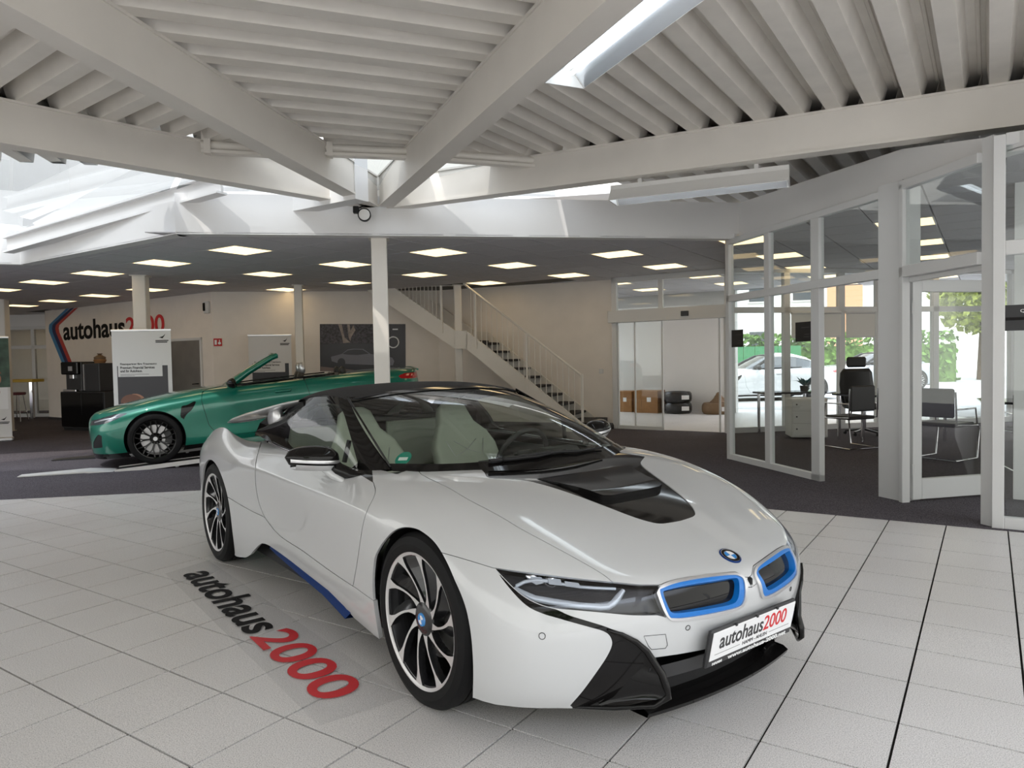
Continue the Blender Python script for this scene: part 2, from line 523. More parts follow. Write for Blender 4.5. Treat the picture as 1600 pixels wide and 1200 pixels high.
ceil = MB().prism([(-26, 30), (-26, 9), (-13, 8.75), (-7.1, 10.65), (-3.83, 8.5), (2.98, 9.62), (3.2, 9.4), (4.1, 5.2), (15, 2), (15, 16.4), (8, 16.4), (5.4, 17.2), (1.85, 19.6), (1.85, 14.5), (-1.6, 16.3), (-6.4, 15.6), (-13, 20.0), (-13, 30)], CZ + .012, CZ + .09).build('ceiling', MAT['ceiling_rail']); tag(ceil, kind='structure')
G = E1 * PT; H_ = E2 * PT
pan = []
for i in range(-40, 45):
    for j in range(-12, 40):
        c = lights0 + E1 * (-i * PT) + E2 * (j * PT)
        if not poly_sdf0(c, ROOM): 
            continue
        is_light = (i % 3 == 0 and j % 3 == 0)
        q = .5 * PT - .009
        poly = [c + E1 * a * q + E2 * b * q for a, b in ((-1, -1), (1, -1), (1, 1), (-1, 1))]
        pan.append((np.hypot(*c), c, poly, is_light, i, j))
pan.sort(key=lambda t: t[0])
STAIR_HOLE = lambda c: (-3.35 < c[0] < 1.2) and (c[1] > 14.72 - .42 * (c[0] + 1.1)) 
npan = 0; stuff = MB(); LED = []
pb = MB(); q = .5 * PT - .009
pb.prism([(-q, -q), (q, -q), (q, q), (-q, q)], 0, .011); panel0 = pb.build('ceiling_panel', MAT['ceiling_panel'], ceil); first = True
for (d, c, poly, is_light, i, j) in pan:
    if STAIR_HOLE(c): continue
    cp_ = outside(poly)
    if len(cp_) < 3: continue
    full = len(cp_) == 4 and sum(np.linalg.norm(np.array(a) - b) for a, b in zip(cp_, poly)) < 1e-6
    if is_light and full: LED.append((c, i // 3, j // 3)); continue
    px = project(np.array([[c[0], c[1], CZ]]))[0]; vis = c[1] > 3 and -60 < px[0] < 1660
    if npan < 299 and vis:
        npan += 1
        if full:
            o = panel0 if first else panel0.copy()
            if not first: COL.objects.link(o); o.parent = ceil
            first = False
            o.location = (c[0], c[1], CZ); o.rotation_euler = (0, 0, TH0)
        else:
            MB().prism([tuple(p) for p in cp_], CZ, CZ + .011).build('ceiling_panel', MAT['ceiling_panel'], ceil)
    else:
        stuff.prism([tuple(p) for p in cp_], CZ, CZ + .011)
tag(stuff.build('far_ceiling_panels', MAT['ceiling_panel'], ceil), kind='stuff')
ORD = ['first', 'second', 'third', 'fourth', 'fifth', 'sixth', 'seventh', 'eighth', 'ninth', 'tenth', 'eleventh', 'twelfth', 'thirteenth', 'fourteenth']
def make_led():
    t = thing('ceiling_light', '', 'ceiling light')
    m = MB(); h = PT / 2 - .003
    for a, b in (((-h, -h), (h, -h + .018)), ((-h, h - .018), (h, h)), ((-h, -h), (-h + .018, h)), ((h - .018, -h), (h, h))): m.box((*a, -.004), (*b, .012))
    m.build('light_frame', MAT['lamp_white'], t)
    m = MB(); m.box((-h + .018, -h + .018, -.001), (h - .018, h - .018, .010)); m.build('diffuser', MAT['led_warm'], t)
    return t
led0 = make_led()
rows = {}
for c, i, j in LED:
    px = project(np.array([[c[0], c[1], CZ]]))[0]
    if c[1] > 3 and -20 < px[0] < 1620: rows.setdefault(j, []).append((px[0], c, i))
firstl = True
for j in sorted(rows):
    for k, (u, c, i) in enumerate(sorted(rows[j], key=lambda t: t[0])):
        o = led0 if firstl else copy_tree(led0)
        firstl = False
        o.location = (c[0], c[1], CZ); o.rotation_euler = (0, 0, TH0)
        jr = sorted(rows).index(j)
        o['label'] = 'square warm-white ceiling light, %s from the left in the %s row back from the fascia' % (ORD[min(k, 13)], ORD[min(jr, 13)])
        o['group'] = 'square lights in the suspended ceiling'

# ---- walls behind
A_ = np.array([-12.6, 19.37]); B__ = np.array([-6.28, 15.05]); K_ = np.array([-1.6, 15.8]); S0 = np.array([2.07, 13.9]); S1 = np.array([3.87, 12.70]); W3 = np.array([2.0, 14.2])
wall('wall_left', A_, B__, 0, CZ + .1, .2, MAT['wall_plaster'])
wall('wall_back', B__, K_, 0, 4.6, .2, MAT['wall_plaster'])
wall('wall_stair', K_, W3 + (W3 - K_) / np.linalg.norm(W3 - K_) * .07, 0, 4.6, .2, MAT['wall_plaster'])
wall('wall_left_end', A_ + np.array([-1.0, 3.2]), A_, 0, CZ + .1, .2, MAT['wall_plaster'])
wall('wall_far', (-26, 27), (-11, 27), 0, CZ + .1, .2, MAT['wall_plaster'])
wall('wall_west', (-22, 9), (-22, 27), 0, CZ + .1, .2, MAT['wall_plaster'])
for nm, a, b in (('baseboard_left', A_, B__), ('baseboard_back', B__, K_), ('baseboard_stair', K_, W3)):
    wall(nm, a, b, 0, .07, -.015, MAT['tread_dark'])

# ---- roof: steel beams meeting over the middle column, corrugated decking on top
HUB = np.array([-1.54, 8.80])
def beam_h(name, a, b, label, z0=3.25, h=.37, w=.18, tf=.022, tw=.012):
    t = thing(name, label, 'beam', (a[0], a[1], z0), math.atan2(b[1] - a[1], b[0] - a[0]))
    L = math.hypot(b[0] - a[0], b[1] - a[1])
    m = MB(); m.box((0, -w / 2, 0), (L, w / 2, tf)); m.build('bottom_flange', MAT['steel_cream'], t)
    m = MB(); m.box((0, -w / 2, h - tf), (L, w / 2, h)); m.build('top_flange', MAT['steel_cream'], t)
    m = MB(); m.box((0, -w * .42, tf), (L, w * .42, h - tf)); m.build('web', MAT['steel_cream'], t)
    return t
def ext(a, b, L):
    d = np.array(b) - np.array(a); return np.array(a) + d / np.linalg.norm(d) * L
b1e = ext((-1.70, 8.5), (-2.60, 3.94), 15); b2e = ext((-1.75, 8.70), (-4.24, 6.03), 14); b3e = ext((-1.44, 8.62), (.20, 4.80), 15); b4e = ext((-1.36, 8.86), (4.37, 6.05), 12)
beam_h('roof_beam', np.array([-1.64, 8.62]), b1e, 'cream steel roof beam running from the hub to the upper left corner')
beam_h('roof_beam', np.array([-1.66, 8.66]), b2e, 'cream steel roof beam running from the hub to the left edge')
beam_h('roof_beam', np.array([-1.47, 8.62]), b3e, 'cream steel roof beam rising from the hub towards the top middle')
beam_h('roof_beam', np.array([-1.45, 8.78]), b4e, 'cream steel roof beam running from the hub to the right edge')
t = thing('beam_hub', 'cream steel node where the four roof beams meet', 'steel node', (HUB[0], HUB[1], 3.22))
MB().cyl((0, 0, .02), (0, 0, .42), .085, 20).build('hub_tube', MAT['steel_cream'], t, smooth=40)
MB().box((-.10, -.10, 0), (.10, .10, .025)).build('hub_plate', MAT['steel_cream'], t)
def cut_line(a, da, b, db):
    """parameter along a+s*da where it meets line b+t*db"""
    M_ = np.array([[da[0], -db[0]], [da[1], -db[1]]]); s, t_ = np.linalg.solve(M_, np.array(b) - np.array(a)); return s
DZ = 3.622
def decking(name, head, l0, l1, start, n, pitch=.31, depth=.15):
    """trapezoidal sheet; ribs head (deg), each rib clipped between lines l0 and l1 (point, direction); start: point, stepping sideways"""
    a = math.radians(head); d = np.array([math.cos(a), math.sin(a)]); s = np.array([d[1], -d[0]])
    prof = []
    for k in range(n):
        b = k * pitch
        prof += [(b, 0), (b + .125, 0), (b + .165, depth), (b + .225, depth), (b + .232, depth - .012), (b + .248, depth - .012), (b + .255, depth), (b + .29, depth)]
    G = []
    for (o, h) in prof:
        p = np.array(start) + s * o
        s0 = cut_line(p, d, *l0); s1 = cut_line(p, d, *l1)
        q0, q1 = p + d * s0, p + d * s1
        G.append([(q0[0], q0[1], DZ + h), (q1[0], q1[1], DZ + h)])
    o = MB().grid(G).build(name, MAT['deck_cream'])
    md = o.modifiers.new('solid', 'SOLIDIFY'); md.thickness = .004
    tag(o, kind='structure'); return o
L1 = (np.array([-1.70, 8.5]), b1e - np.array([-1.70, 8.5])); L2 = (np.array([-1.75, 8.70]), b2e - np.array([-1.75, 8.70])); L3 = (np.array([-1.44, 8.62]), b3e - np.array([-1.44, 8.62])); L4 = (np.array([-1.36, 8.86]), b4e - np.array([-1.36, 8.86]))
decking('ceiling_decking', 20, L1, L3, (-1.40, 7.26), 30)
decking('ceiling_decking', 56.2, L3, L4, (-.55, 7.55), 26)
decking('ceiling_decking', -37, L2, L1, (-2.52, 7.32), 34)
LF = (fB + np.array([.03, -.16]) * 0 + np.array([0, .1]), fC - fB); 
decking('ceiling_decking', 56.2, (np.array([-1.36, 8.86]), L4[1]), (np.array([-3.85, 9.9]), np.array([6.87, 1.13])), (.62, 8.0), 11)
decking('ceiling_decking', 56.2, (np.array([-1.36, 8.86]), L4[1]), (np.array([4.6, 9.5]), np.array([.9, -4.1])), (3.2, 6.3), 5)
LW = (np.array([-1.9, 8.6]), np.array([-9.6, -2.4]))
decking('ceiling_decking', -80, LW, L2, (-3.9, 8.0), 20)
rf = MB(); rf.prism([(-9.5, 7.2), (-4.0, 7.75), (-3.05, 7.35), (-1.95, 7.42), (-1.86, 7.33), (-.93, 7.53), (-.80, 7.58), (.50, 8.0), (.62, 9.6), (4.6, 10.2), (16, 7), (16, 4.0), (4.6, 2.0), (1.0, -1.2), (-14, -1.2), (-14, 6.5)], DZ + .153, DZ + .2)  # added slab over the decking blocks sky leaks; back corner left off for daylight
tag(rf.build('ceiling_light_shield', MAT['deck_cream']), kind='structure')
# eaves tubes along the inner edge of the decking, and the glazing that rises from them to the fascia
def eaves(a, b, z=3.62):
    a = np.array(a); b = np.array(b)
    t = thing('eaves_rail', '', 'rail', (a[0], a[1], z), math.atan2(b[1] - a[1], b[0] - a[0])); L = np.linalg.norm(b - a)
    MB().box((0, -.05, -.13), (L, .05, -.10)).build('rail_ledge', MAT['steel_cream'], t)
    MB().cyl((0, 0, -.05), (L, 0, -.05), .045, 12).build('rail_tube', MAT['steel_cream'], t, smooth=40)
    MB().box((0, -.008, -.03), (L, .008, .155)).build('rail_closure', MAT['deck_cream'], t)
    for x in (.06, L - .06): MB().box((x - .03, -.06, -.14), (x + .03, .06, .0)).build('rail_bracket', MAT['steel_cream'], t)
    return t
eaves((-1.86, 7.30), (-.93, 7.50))['label'] = 'short cream tube rail between the two middle roof beams'
eaves((-3.02, 7.12), (-1.98, 7.42))['label'] = 'cream tube rail at the edge of the left roof decking'
eaves((-.80, 7.55), (.50, 7.98))['label'] = 'cream tube rail at the edge of the right roof decking'
gz = MB()
gz.add([(-1.86, 7.30, 3.66), (-.93, 7.50, 3.66), (-.9, 9.0, 3.45), (-2.2, 8.8, 3.45)], [(0, 1, 2, 3)])
gz.add([(-3.02, 7.12, 3.66), (-1.98, 7.42, 3.66), (-2.3, 8.7, 3.45), (-3.9, 8.45, 3.45)], [(0, 1, 2, 3)])
gz.add([(-.80, 7.55, 3.66), (.50, 7.98, 3.66), (.6, 9.15, 3.45), (-.8, 8.95, 3.45)], [(0, 1, 2, 3)])
gz.add([(-3.05, 7.1, 3.66), (-3.95, 8.4, 3.45), (-7.2, 10.6, 3.45), (-9.5, 7.0, 3.66)], [(0, 1, 2, 3)])
tag(gz.build('window_roof', MAT['roof_glass'], recalc=False), kind='structure')
# inclined I-beam outside along the left fascia
a = np.array([-7.2, 10.32, 3.05]); b = np.array([-3.2, 8.05, 3.30])
t = thing('gutter_beam', 'white steel beam lying along the sunlit left fascia under the glass roof', 'beam')
for nm, w, h, oz in (('beam_web', .03, .20, 0), ('beam_top', .14, .025, .10), ('beam_bottom', .14, .025, -.10)):
    MB().beam(a + np.array([0, 0, oz + .12]), b + np.array([0, 0, oz + .12]), w, h).build(nm, MAT['fascia_white'], t)
# window-front columns and header over the street side, behind the camera (open to daylight)
for k, (x, y) in enumerate(((-12.5, 1.0), (-9.0, -5.5), (-2.0, -6.5), (5.5, -5.5), (9.5, -1.0))):
    MB().box((x - .12, y - .12, 0), (x + .12, y + .12, 3.7)).build('trim_%d' % (10 + k), MAT['frame_white'])['kind'] = 'structure'

# ---- columns
def column(x, y, w, h, label, z0=0.):
    t = thing('column', label, 'column', (x, y, z0), math.radians(9))
    MB().box((-w / 2, -w / 2, 0), (w / 2, w / 2, h), .01).build('shaft', MAT['steel_cream'], t)
    MB().box((-w / 2 - .03, -w / 2 - .03, h - .015), (w / 2 + .03, w / 2 + .03, h)).build('head_plate', MAT['steel_cream'], t)
    MB().box((-w / 2 - .03, -w / 2 - .03, 0), (w / 2 + .03, w / 2 + .03, .015)).build('base_plate', MAT['steel_cream'], t)
    return t
column(-1.62, 8.93, .19, CZ, 'thick white steel column right behind the white roadster')
column(-6.26, 12.15, .21, CZ, 'white steel column behind the front left banner')
column(-4.17, 14.10, .15, CZ, 'slim white steel column beside the rear banner')
column(-1.08, 14.62, .15, CZ, 'slim cream steel column holding the stair landing')
column(-11.3, 15.9, .22, CZ, 'white steel column at the left edge of the picture')
# ================================================================== stair, glass walls, things along the walls
def heading(a, b): return math.atan2(b[1] - a[1], b[0] - a[0])
def along(u, a, b, v=540):
    p = at_plane(u, v, a, math.degrees(heading(a, b))); return float(np.hypot(p[0] - a[0], p[1] - a[1]) * np.sign((p[:2] - a) @ (np.array(b) - a)))
def struct(name, loc, rz): return tag(empty(name, loc, rz), kind='structure')
def bar(parent, x0, x1, z0, z1, d=.06, y=0., name='frame_bar', m='frame_white'):
    return MB().box((x0, y - d / 2, z0), (x1, y + d / 2, z1), .004).build(name, MAT[m], parent)
def pane(parent, x0, x1, z0, z1, y=0.):
    return MB().box((x0, y - .003, z0), (x1, y + .003, z1)).build('pane', MAT['window_glass'], parent)

# ---- staircase
st = thing('staircase', 'cream steel staircase with dark carpeted treads rising to the left behind the cars', 'staircase', (-1.08, 14.45, 0), math.radians(-24))
SP = lambda x, y: ((x + 1.08) * math.cos(math.radians(-24)) + (y - 14.45) * math.sin(math.radians(-24)))
sx = lambda p: SP(p[0], p[1])
xl0, xl1 = sx((-.88, 14.36)), sx((1.29, 13.40)); xu0, xu1 = sx((-2.46, 15.07)), sx((-1.14, 14.48))
for yy in (0.0, .96):
    lower = [(xl0, 1.98), (xl1 + .02, .17), (xl1 + .02, 0), (xl1 - .28, 0), (xl0 - .02, 1.62)]
    upper = [(xu0 - .1, 3.04), (xu1 + .02, 2.0), (xu1 + .02, 1.63), (sx((-3.22, 15.4)), 3.04)]
    land = [(xu1, 2.0), (xl0 + .01, 1.98), (xl0 + .01, 1.62), (xu1, 1.63)]
    for nm, P in (('lower_stringer', lower), ('upper_stringer', upper), ('landing_stringer', land)):
        MB().prism(P, yy - .025, yy + .025, 'xz').build(nm, MAT['steel_cream'], st)
MB().box((xu1 - .02, .02, 1.74), (xl0 + .02, .94, 1.80)).build('landing', MAT['tread_dark'], st)
NL = 10
for k in range(NL):
    t = (k + .5) / NL; x = xl0 + (xl1 - xl0) * t; z = 1.86 - (1.86 - .10) * t - .02
    MB().box((x - .155, .03, z - .045), (x + .155, .93, z), .008).build('tread', MAT['tread_dark'], st)
MB().box((xl1 - .1, .03, .0), (xl1 + .42, 1.0, .09), .008).build('tread', MAT['tread_dark'], st)
MB().box((xl1 - .3, .03, .0), (xl1 + .22, 1.0, .20), .008).build('tread', MAT['tread_dark'], st)
ztop = lambda x: np.interp(x, [xl0, xl1], [2.86, 1.09]); zbot = lambda x: np.interp(x, [xl0, xl1], [1.98, .18])
hr = MB(); hr.tube([(xl0 - .04, -.03, 2.93), (xl0 + .04, -.03, 2.86), (xl1, -.03, 1.09), (xl1 + .03, -.03, 1.05)], .022, 10); hr.build('handrail', MAT['steel_cream'], st, smooth=50)
for u in (745, 824, 909.5):
    x = along(u, np.array([-1.08, 14.45]), np.array([-.1665, 14.043]))
    MB().box((x - .02, -.055, zbot(x) - .2), (x + .02, -.022, ztop(x))).build('rail_post', MAT['steel_cream'], st)
n = 21
for k in range(1, n):
    x = xl0 + (xl1 - xl0) * k / n
    MB().cyl((x, -.035, zbot(x) - .02), (x, -.035, ztop(x)), .0075, 6).build('baluster', MAT['steel_cream'], st)
zb2 = lambda x: np.interp(x, [xu0, xu1], [2.97, 2.0])
MB().box((-.02 + xu1 + .03 - .3, -.055, 1.95), (.02 + xu1 + .03 - .3, -.022, 2.92)).build('rail_post', MAT['steel_cream'], st)
for k in range(1, 13):
    x = xu1 - .3 + (xu0 - xu1 + .3) * k / 12.5
    MB().cyl((x, -.035, zb2(x) - .02), (x, -.035, 2.925), .0075, 6).build('baluster', MAT['steel_cream'], st)
# trimmed edge of the stair opening
for nm, a, b in (('trim_5', (-3.75, 14.95), (-1.02, 14.78)), ('trim_6', (-1.02, 14.78), (.55, 13.9))):
    o = MB().beam((*a, 2.955), (*b, 2.955), .05, .05).build(nm, MAT['fascia_white']); tag(o, kind='structure')
MB().prism([(-4, 14.9), (3, 13.4), (3, 17.5), (-4, 17.5)], 4.5, 4.6).build('ceiling_stairwell', MAT['fascia_white'])['kind'] = 'structure'

# ---- sliding door in the back wall
a, b = S0, S1; L = float(np.linalg.norm(b - a)); h = heading(a, b)
sd = struct('door_1', (a[0], a[1], 0), h)
X = lambda u: along(u, a, b)
bar(sd, -.10, 0, 0, CZ, .1); bar(sd, L - .06, L + .06, 0, CZ, .1); bar(sd, -.1, L + .06, CZ - .10, CZ, .1)
bar(sd, -.13, L + .02, 2.06, 2.29, .2, -.06, 'door_header'); bar(sd, X(1030), X(1037), 2.29, CZ - .1, .07)
pane(sd, 0, X(1030), 2.29, CZ - .1); pane(sd, X(1037), L - .06, 2.29, CZ - .1)
x1 = X(1036)
lf = empty('sliding_leaf'); lf.parent = sd
bar(lf, .0, .025, .06, 2.06, .04); bar(lf, x1 - .03, x1, .0, 2.06, .04); bar(lf, 0, x1, 0, .07, .05); bar(lf, X(991), X(993), .06, 2.06, .03); pane(lf, .02, x1 - .03, .07, 2.06)
lf = empty('sliding_leaf'); lf.parent = sd
bar(lf, L - .10, L - .06, 0, 2.06, .06, .05); bar(lf, L - .2, L - .17, 0, 2.06, .04, .05)
MB().box((X(1070), -.20, 2.12), (X(1081), -.16, 2.21), .004).build('motion_sensor', MAT['black_board'], sd)
# ---- porch beyond it
vf = MB().prism([(2.05, 13.98), (3.9, 12.75), (4.3, 12.85), (9.4, 13.9), (9.4, 16), (1.9, 20.5)], .003, .006).build('floor_porch', MAT['floor_tile']); tag(vf, kind='structure')
wall('wall_porch', (1.75, 19.45), (5.35, 17.06), 0, CZ + .1, .2, MAT['fascia_white'])
w8 = struct('window_added_daylight', (1.98, 14.3, 0), math.radians(92))  # glazed side added to let daylight into the porch, hardly seen
for x in (0, 1.7, 3.4, 5.0): bar(w8, x, x + .08, 0, CZ, .08)
for z in (0, CZ - .08): bar(w8, 0, 5.08, z, z + .08, .08)
for x in (.08, 1.78, 3.48): pane(w8, x, x + 1.6, .08, CZ - .08)
PW = math.radians(-33.5)
def carton(x, y, w, d, hh, label):
    t = thing('cardboard_box', label, 'box', (x, y, .006), PW)
    MB().box((-w / 2, -d / 2, 0), (w / 2, d / 2, hh), .006).build('carton', MAT['cardboard'], t)
    MB().box((-w / 2 - .001, -.03, hh - .1), (w / 2 + .001, .03, hh + .001)).build('packing_tape', MAT['tape'], t)
    MB().box((w * .05, -d / 2 - .0015, hh * .5), (w * .22, -d / 2, hh * .7)).build('shipping_label', MAT['plate_white'], t)
mat('cardboard', srgb(150, 108, 66), .8, noise=.08, nscale=8); mat('tape', srgb(170, 130, 85), .4)
mat('wrap_black', (.02, .02, .021), .25, bump=.6, bscale=30); mat('bag_brown', srgb(120, 96, 70), .7, bump=.5, bscale=18)
carton(2.92, 18.25, .52, .5, .52, 'brown cardboard box on the porch floor at the left behind the glass')
carton(3.42, 17.75, .62, .5, .55, 'wider brown cardboard box on the porch floor nearest the black tyres')
def tyre(x, y, z, label, m, lid=True):
    t = thing('tyre', label, 'tyre', (x, y, z), 0)
    MB().lathe([(.19, .03), (.22, 0), (.30, 0), (.335, .04), (.345, .10), (.345, .16), (.335, .22), (.30, .26), (.22, .26), (.19, .23)], 40, closed=True).build('tread_ring', MAT[m], t, smooth=40)
    MB().lathe([(0, .10), (.19, .10), (.19, .16), (0, .16)], 24).build('inner_wrap', MAT[m], t)
    MB().box((.20, -.346, .08), (.02, -.335, .18)).build('tyre_label', MAT['plate_white'], t)
tyre(4.02, 17.35, .006, 'lower black wrapped tyre of the stack behind the sliding door', 'wrap_black')
tyre(4.02, 17.35, .272, 'upper black wrapped tyre of the stack behind the sliding door', 'wrap_black')
tyre(4.86, 16.95, .006, 'single tyre in a brown bag beside the black tyre stack', 'bag_brown')
t = thing('crumpled_bag', 'crumpled brown bag lying on the brown wrapped tyre', 'bag', (4.90, 16.95, .272), 0)
m = MB(); G = [[((.17 + .05 * math.sin(5 * a_ + k)) * math.cos(a_) * (1 - .25 * k), (.13 + .04 * math.cos(4 * a_)) * math.sin(a_) * (1 - .25 * k), .07 * k + .015 * math.sin(3 * a_ + 2 * k) * (k > 0)) for a_ in np.linspace(0, 2 * PI, 18, False)] for k in range(4)]
G = [[G[k][i] for k in range(4)] for i in range(18)]
m.grid(G, closed_u=True); m.add([g[-1] for g in G], [tuple(range(18))]); m.build('bag_body', MAT['bag_brown'], t, smooth=60)
m = MB(); m.tube([(-.05, 0, .20), (0, .02, .24), (.06, 0, .20)], .012, 6); m.build('bag_knot', MAT['bag_brown'], t, smooth=60)

# ---- office partition
p0 = np.array([2.92, 9.57]); p1 = np.array([3.36, 7.74]); q0 = np.array([3.53, 6.87]); q1 = np.array([3.62, 6.61]); r0 = np.array([3.75, 5.70]); r1 = np.array([3.775, 5.605])
a, b = p0, p1; L = float(np.linalg.norm(b - a)); X = lambda u: along(u, a, b)
w1 = struct('window_1', (a[0], a[1], 0), heading(a, b))
bar(w1, -.02, .06, 0, CZ, .08); bar(w1, X(1198), X(1206), .07, CZ - .06, .07); bar(w1, X(1271), X(1284), 0, CZ - .06, .07)
bar(w1, 0, X(1284), 0, .075, .07); Lq = float(np.linalg.norm(q0 - a))
zt0, zt1 = 2.10, 2.19
bar(w1, 0, Lq, zt0, zt1, .08); bar(w1, -.02, Lq, CZ - .07, CZ, .08)
for u0, u1 in ((1144, 1198), (1206, 1271)):
    pane(w1, max(.06, X(u0)), X(u1), .075, zt0); pane(w1, max(.06, X(u0)), X(u1), zt1, CZ - .07)
pane(w1, X(1283), Lq, zt1, CZ - .07)
def sign_on(a, b, u0, u1, v0, v1, name, label, parent=None, off=-.012):
    hd_ = math.degrees(heading(a, b)); A1 = at_plane(u0, v0, a, hd_); B1 = at_plane(u1, v1, a, hd_)
    x0 = along(u0, a, b); x1 = along(u1, a, b)
    t = thing(name, label, 'sign', (a[0], a[1], 0), heading(a, b))
    MB().box((x0, off - .004, B1[2]), (x1, off, A1[2]), .001).build('sign_board', MAT['black_board'], t)
    m = MB()
    for k, w in ((.70, .5), (.35, .3), (.22, .36)):
        z = B1[2] + (A1[2] - B1[2]) * k; m2 = MB(); m2.box((x1 - (x1 - x0) * (.12 + w), off - .0048, z), (x1 - (x1 - x0) * .12, off - .004, z + .006)); m2.build('printed_line', MAT['ceiling_rail'], t)
    return t
sign_on(p0, p1, 1145, 1163, 516, 542, 'glass_sign', 'small black square sign on the first glass pane of the office', off=-.014)
sign_on(p0, p1, 1245, 1270, 504, 533, 'glass_sign', 'larger black square sign on the glass pane next to the open office doorway', off=-.014)
# pillar, door frame, open door leaf
m = MB(); d = (q1 - q0) / np.linalg.norm(q1 - q0); nn = np.array([-d[1], d[0]])
pp = [q0, q1, q1 + nn * .22, q0 + nn * .22]
tag(m.prism([tuple(p) for p in pp], 0, CZ + .05).build('trim_7', MAT['frame_white']), kind='structure')
a, b = q1, r0; L = float(np.linalg.norm(b - a)); X = lambda u: along(u, a, b)
w2 = struct('window_2', (a[0], a[1], 0), heading(a, b))
bar(w2, 0, .05, 0, CZ, .08); bar(w2, 0, L, zt0 - .02, zt1 - .01, .08); bar(w2, 0, L, CZ - .05, CZ + .03, .08); pane(w2, .05, L, zt1, CZ - .05)
bar(w2, .05, L, 2.035, zt0 - .02, .05, .05)
dl_a = np.array([3.70, 6.62]); dl_b = np.array([4.48, 6.80]); Ld = .92
dl = struct('door_2', (dl_a[0], dl_a[1], 0), heading(dl_a, dl_b))
bar(dl, 0, .10, .02, 2.06, .06); bar(dl, Ld - .10, Ld, .02, 2.06, .06); bar(dl, .1, Ld - .1, .02, .21, .06); bar(dl, .1, Ld - .1, 1.95, 2.06, .06); pane(dl, .1, Ld - .1, .21, 1.95)
for z in (.25, 1.75): MB().cyl((-.01, -.04, z), (-.01, -.04, z + .1), .014, 8).build('hinge', MAT['frame_white'], dl)
m = MB(); m.tube([(Ld - .05, -.03, 1.05), (Ld - .05, -.07, 1.05), (Ld - .17, -.075, 1.05)], .010, 8); m.build('door_handle', MAT['chrome'], dl, smooth=50)
# post and the window right of it
d = (r1 - r0) / np.linalg.norm(r1 - r0); nn = np.array([-d[1], d[0]])
tag(MB().prism([tuple(r0), tuple(r1), tuple(r1 + np.array([.13, .05])), tuple(r0 + np.array([.13, .05]))], 0, 3.07).build('trim_8', MAT['frame_white']), kind='structure')
a, b = r1 + np.array([.0, .0]), r1 + E1 * 2.0; X = lambda u: along(u, a, b)
w3 = struct('window_3', (a[0], a[1], 0), heading(a, b))
x0 = X(1570); bar(w3, 0.0, x0, 0, 3.05, .09); bar(w3, x0, 2.2, .0, .09, .08); bar(w3, x0, 2.2, 2.13, 2.24, .08); bar(w3, x0, 2.2, 2.97, 3.06, .08); pane(w3, x0, 2.2, .09, 2.13); pane(w3, x0, 2.2, 2.24, 2.97)
zA = at_plane(1575, 477, a, math.degrees(heading(a, b)))[2]; zB = at_plane(1575, 517, a, math.degrees(heading(a, b)))[2]
t = thing('window_band', 'black lettered band across the glass at the right edge of the picture', 'sign', (a[0], a[1], 0), heading(a, b))
MB().box((x0, -.012, zB), (2.2, -.008, zA)).build('band', MAT['black_board'], t)
MB().box((x0, -.0125, zB + (zA - zB) * .40), (2.2, -.0121, zB + (zA - zB) * .52)).build('band_stripe', MAT['ink_black'], t)
text_obj('Qu', .04, MAT['ink_white'], t, (X(1594), -.0125, zB + (zA - zB) * .68), (PI / 2, 0, 0), fit=(.05, .028))
# upper band over the partition, between its frame and the decking
wall('trim_9', fC + np.array([.0, .0]), p0, CZ, CZ + .05, .1, MAT['fascia_white'])
# glass return from the partition to the sliding door, and the office windows
a, b = p0, S1; L = float(np.linalg.norm(b - a))
w4 = struct('window_4', (a[0], a[1], 0), heading(a, b))
for x in (0, L * .33, L * .66, L - .07): bar(w4, x, x + .07, 0, CZ, .07)
bar(w4, 0, L, 0, .08, .07); bar(w4, 0, L, zt0, zt1, .07); bar(w4, 0, L, CZ - .06, CZ, .07)
for k in range(3): pane(w4, L * .33 * k + .07, L * .33 * (k + 1), .08, zt0); pane(w4, L * .33 * k + .07, L * .33 * (k + 1), zt1, CZ - .06)
a = S1; b = S1 + np.array([math.cos(math.radians(11.2)), math.sin(math.radians(11.2))]) * 6; L = 6.0; X = lambda u: along(u, a, b)
w5 = struct('window_5', (a[0], a[1], 0), heading(a, b))
xs = [0, X(1228), X(1313.5), X(1372), X(1460), X(1545), L - .06]
for x in xs: bar(w5, x - .06, x + .06, 0, CZ, .1)
bar(w5, 0, L, 0, .10, .1); bar(w5, 0, L, 2.14, 2.24, .1); bar(w5, 0, L, CZ - .08, CZ, .1)
for x, y in zip(xs, xs[1:]): pane(w5, x + .06, y - .06, .10, 2.14); pane(w5, x + .06, y - .06, 2.24, CZ - .08)
for k, (u0, u1, nm) in enumerate(((1233, 1310, 'left'), (1318, 1363, 'right'))):
    t = thing('roller_blind', 'white roller blind half lowered in the %s office window' % nm, 'blind', (a[0], a[1], 0), heading(a, b))
    zb_ = at_plane((u0 + u1) / 2, 526, a, 11.2)[2]
    MB().box((X(u0), -.075, zb_), (X(u1), -.07, 2.13)).build('blind_cloth', MAT['blind'], t) if 'blind' in MAT else MB().box((X(u0), -.075, zb_), (X(u1), -.07, 2.13)).build('blind_cloth', mat('blind', (.75, .74, .70), .8), t)
    MB().box((X(u0), -.08, zb_ - .02), (X(u1), -.065, zb_ + .01)).build('blind_rail', MAT['frame_white'], t)
    MB().cyl((X(u0), -.072, 2.13), (X(u1), -.072, 2.13), .025, 12).build('blind_roll', MAT['frame_white'], t)
wall('wall_office', (4.66, 6.62), (9, 3.7), 0, CZ, .12, MAT['fascia_white'])
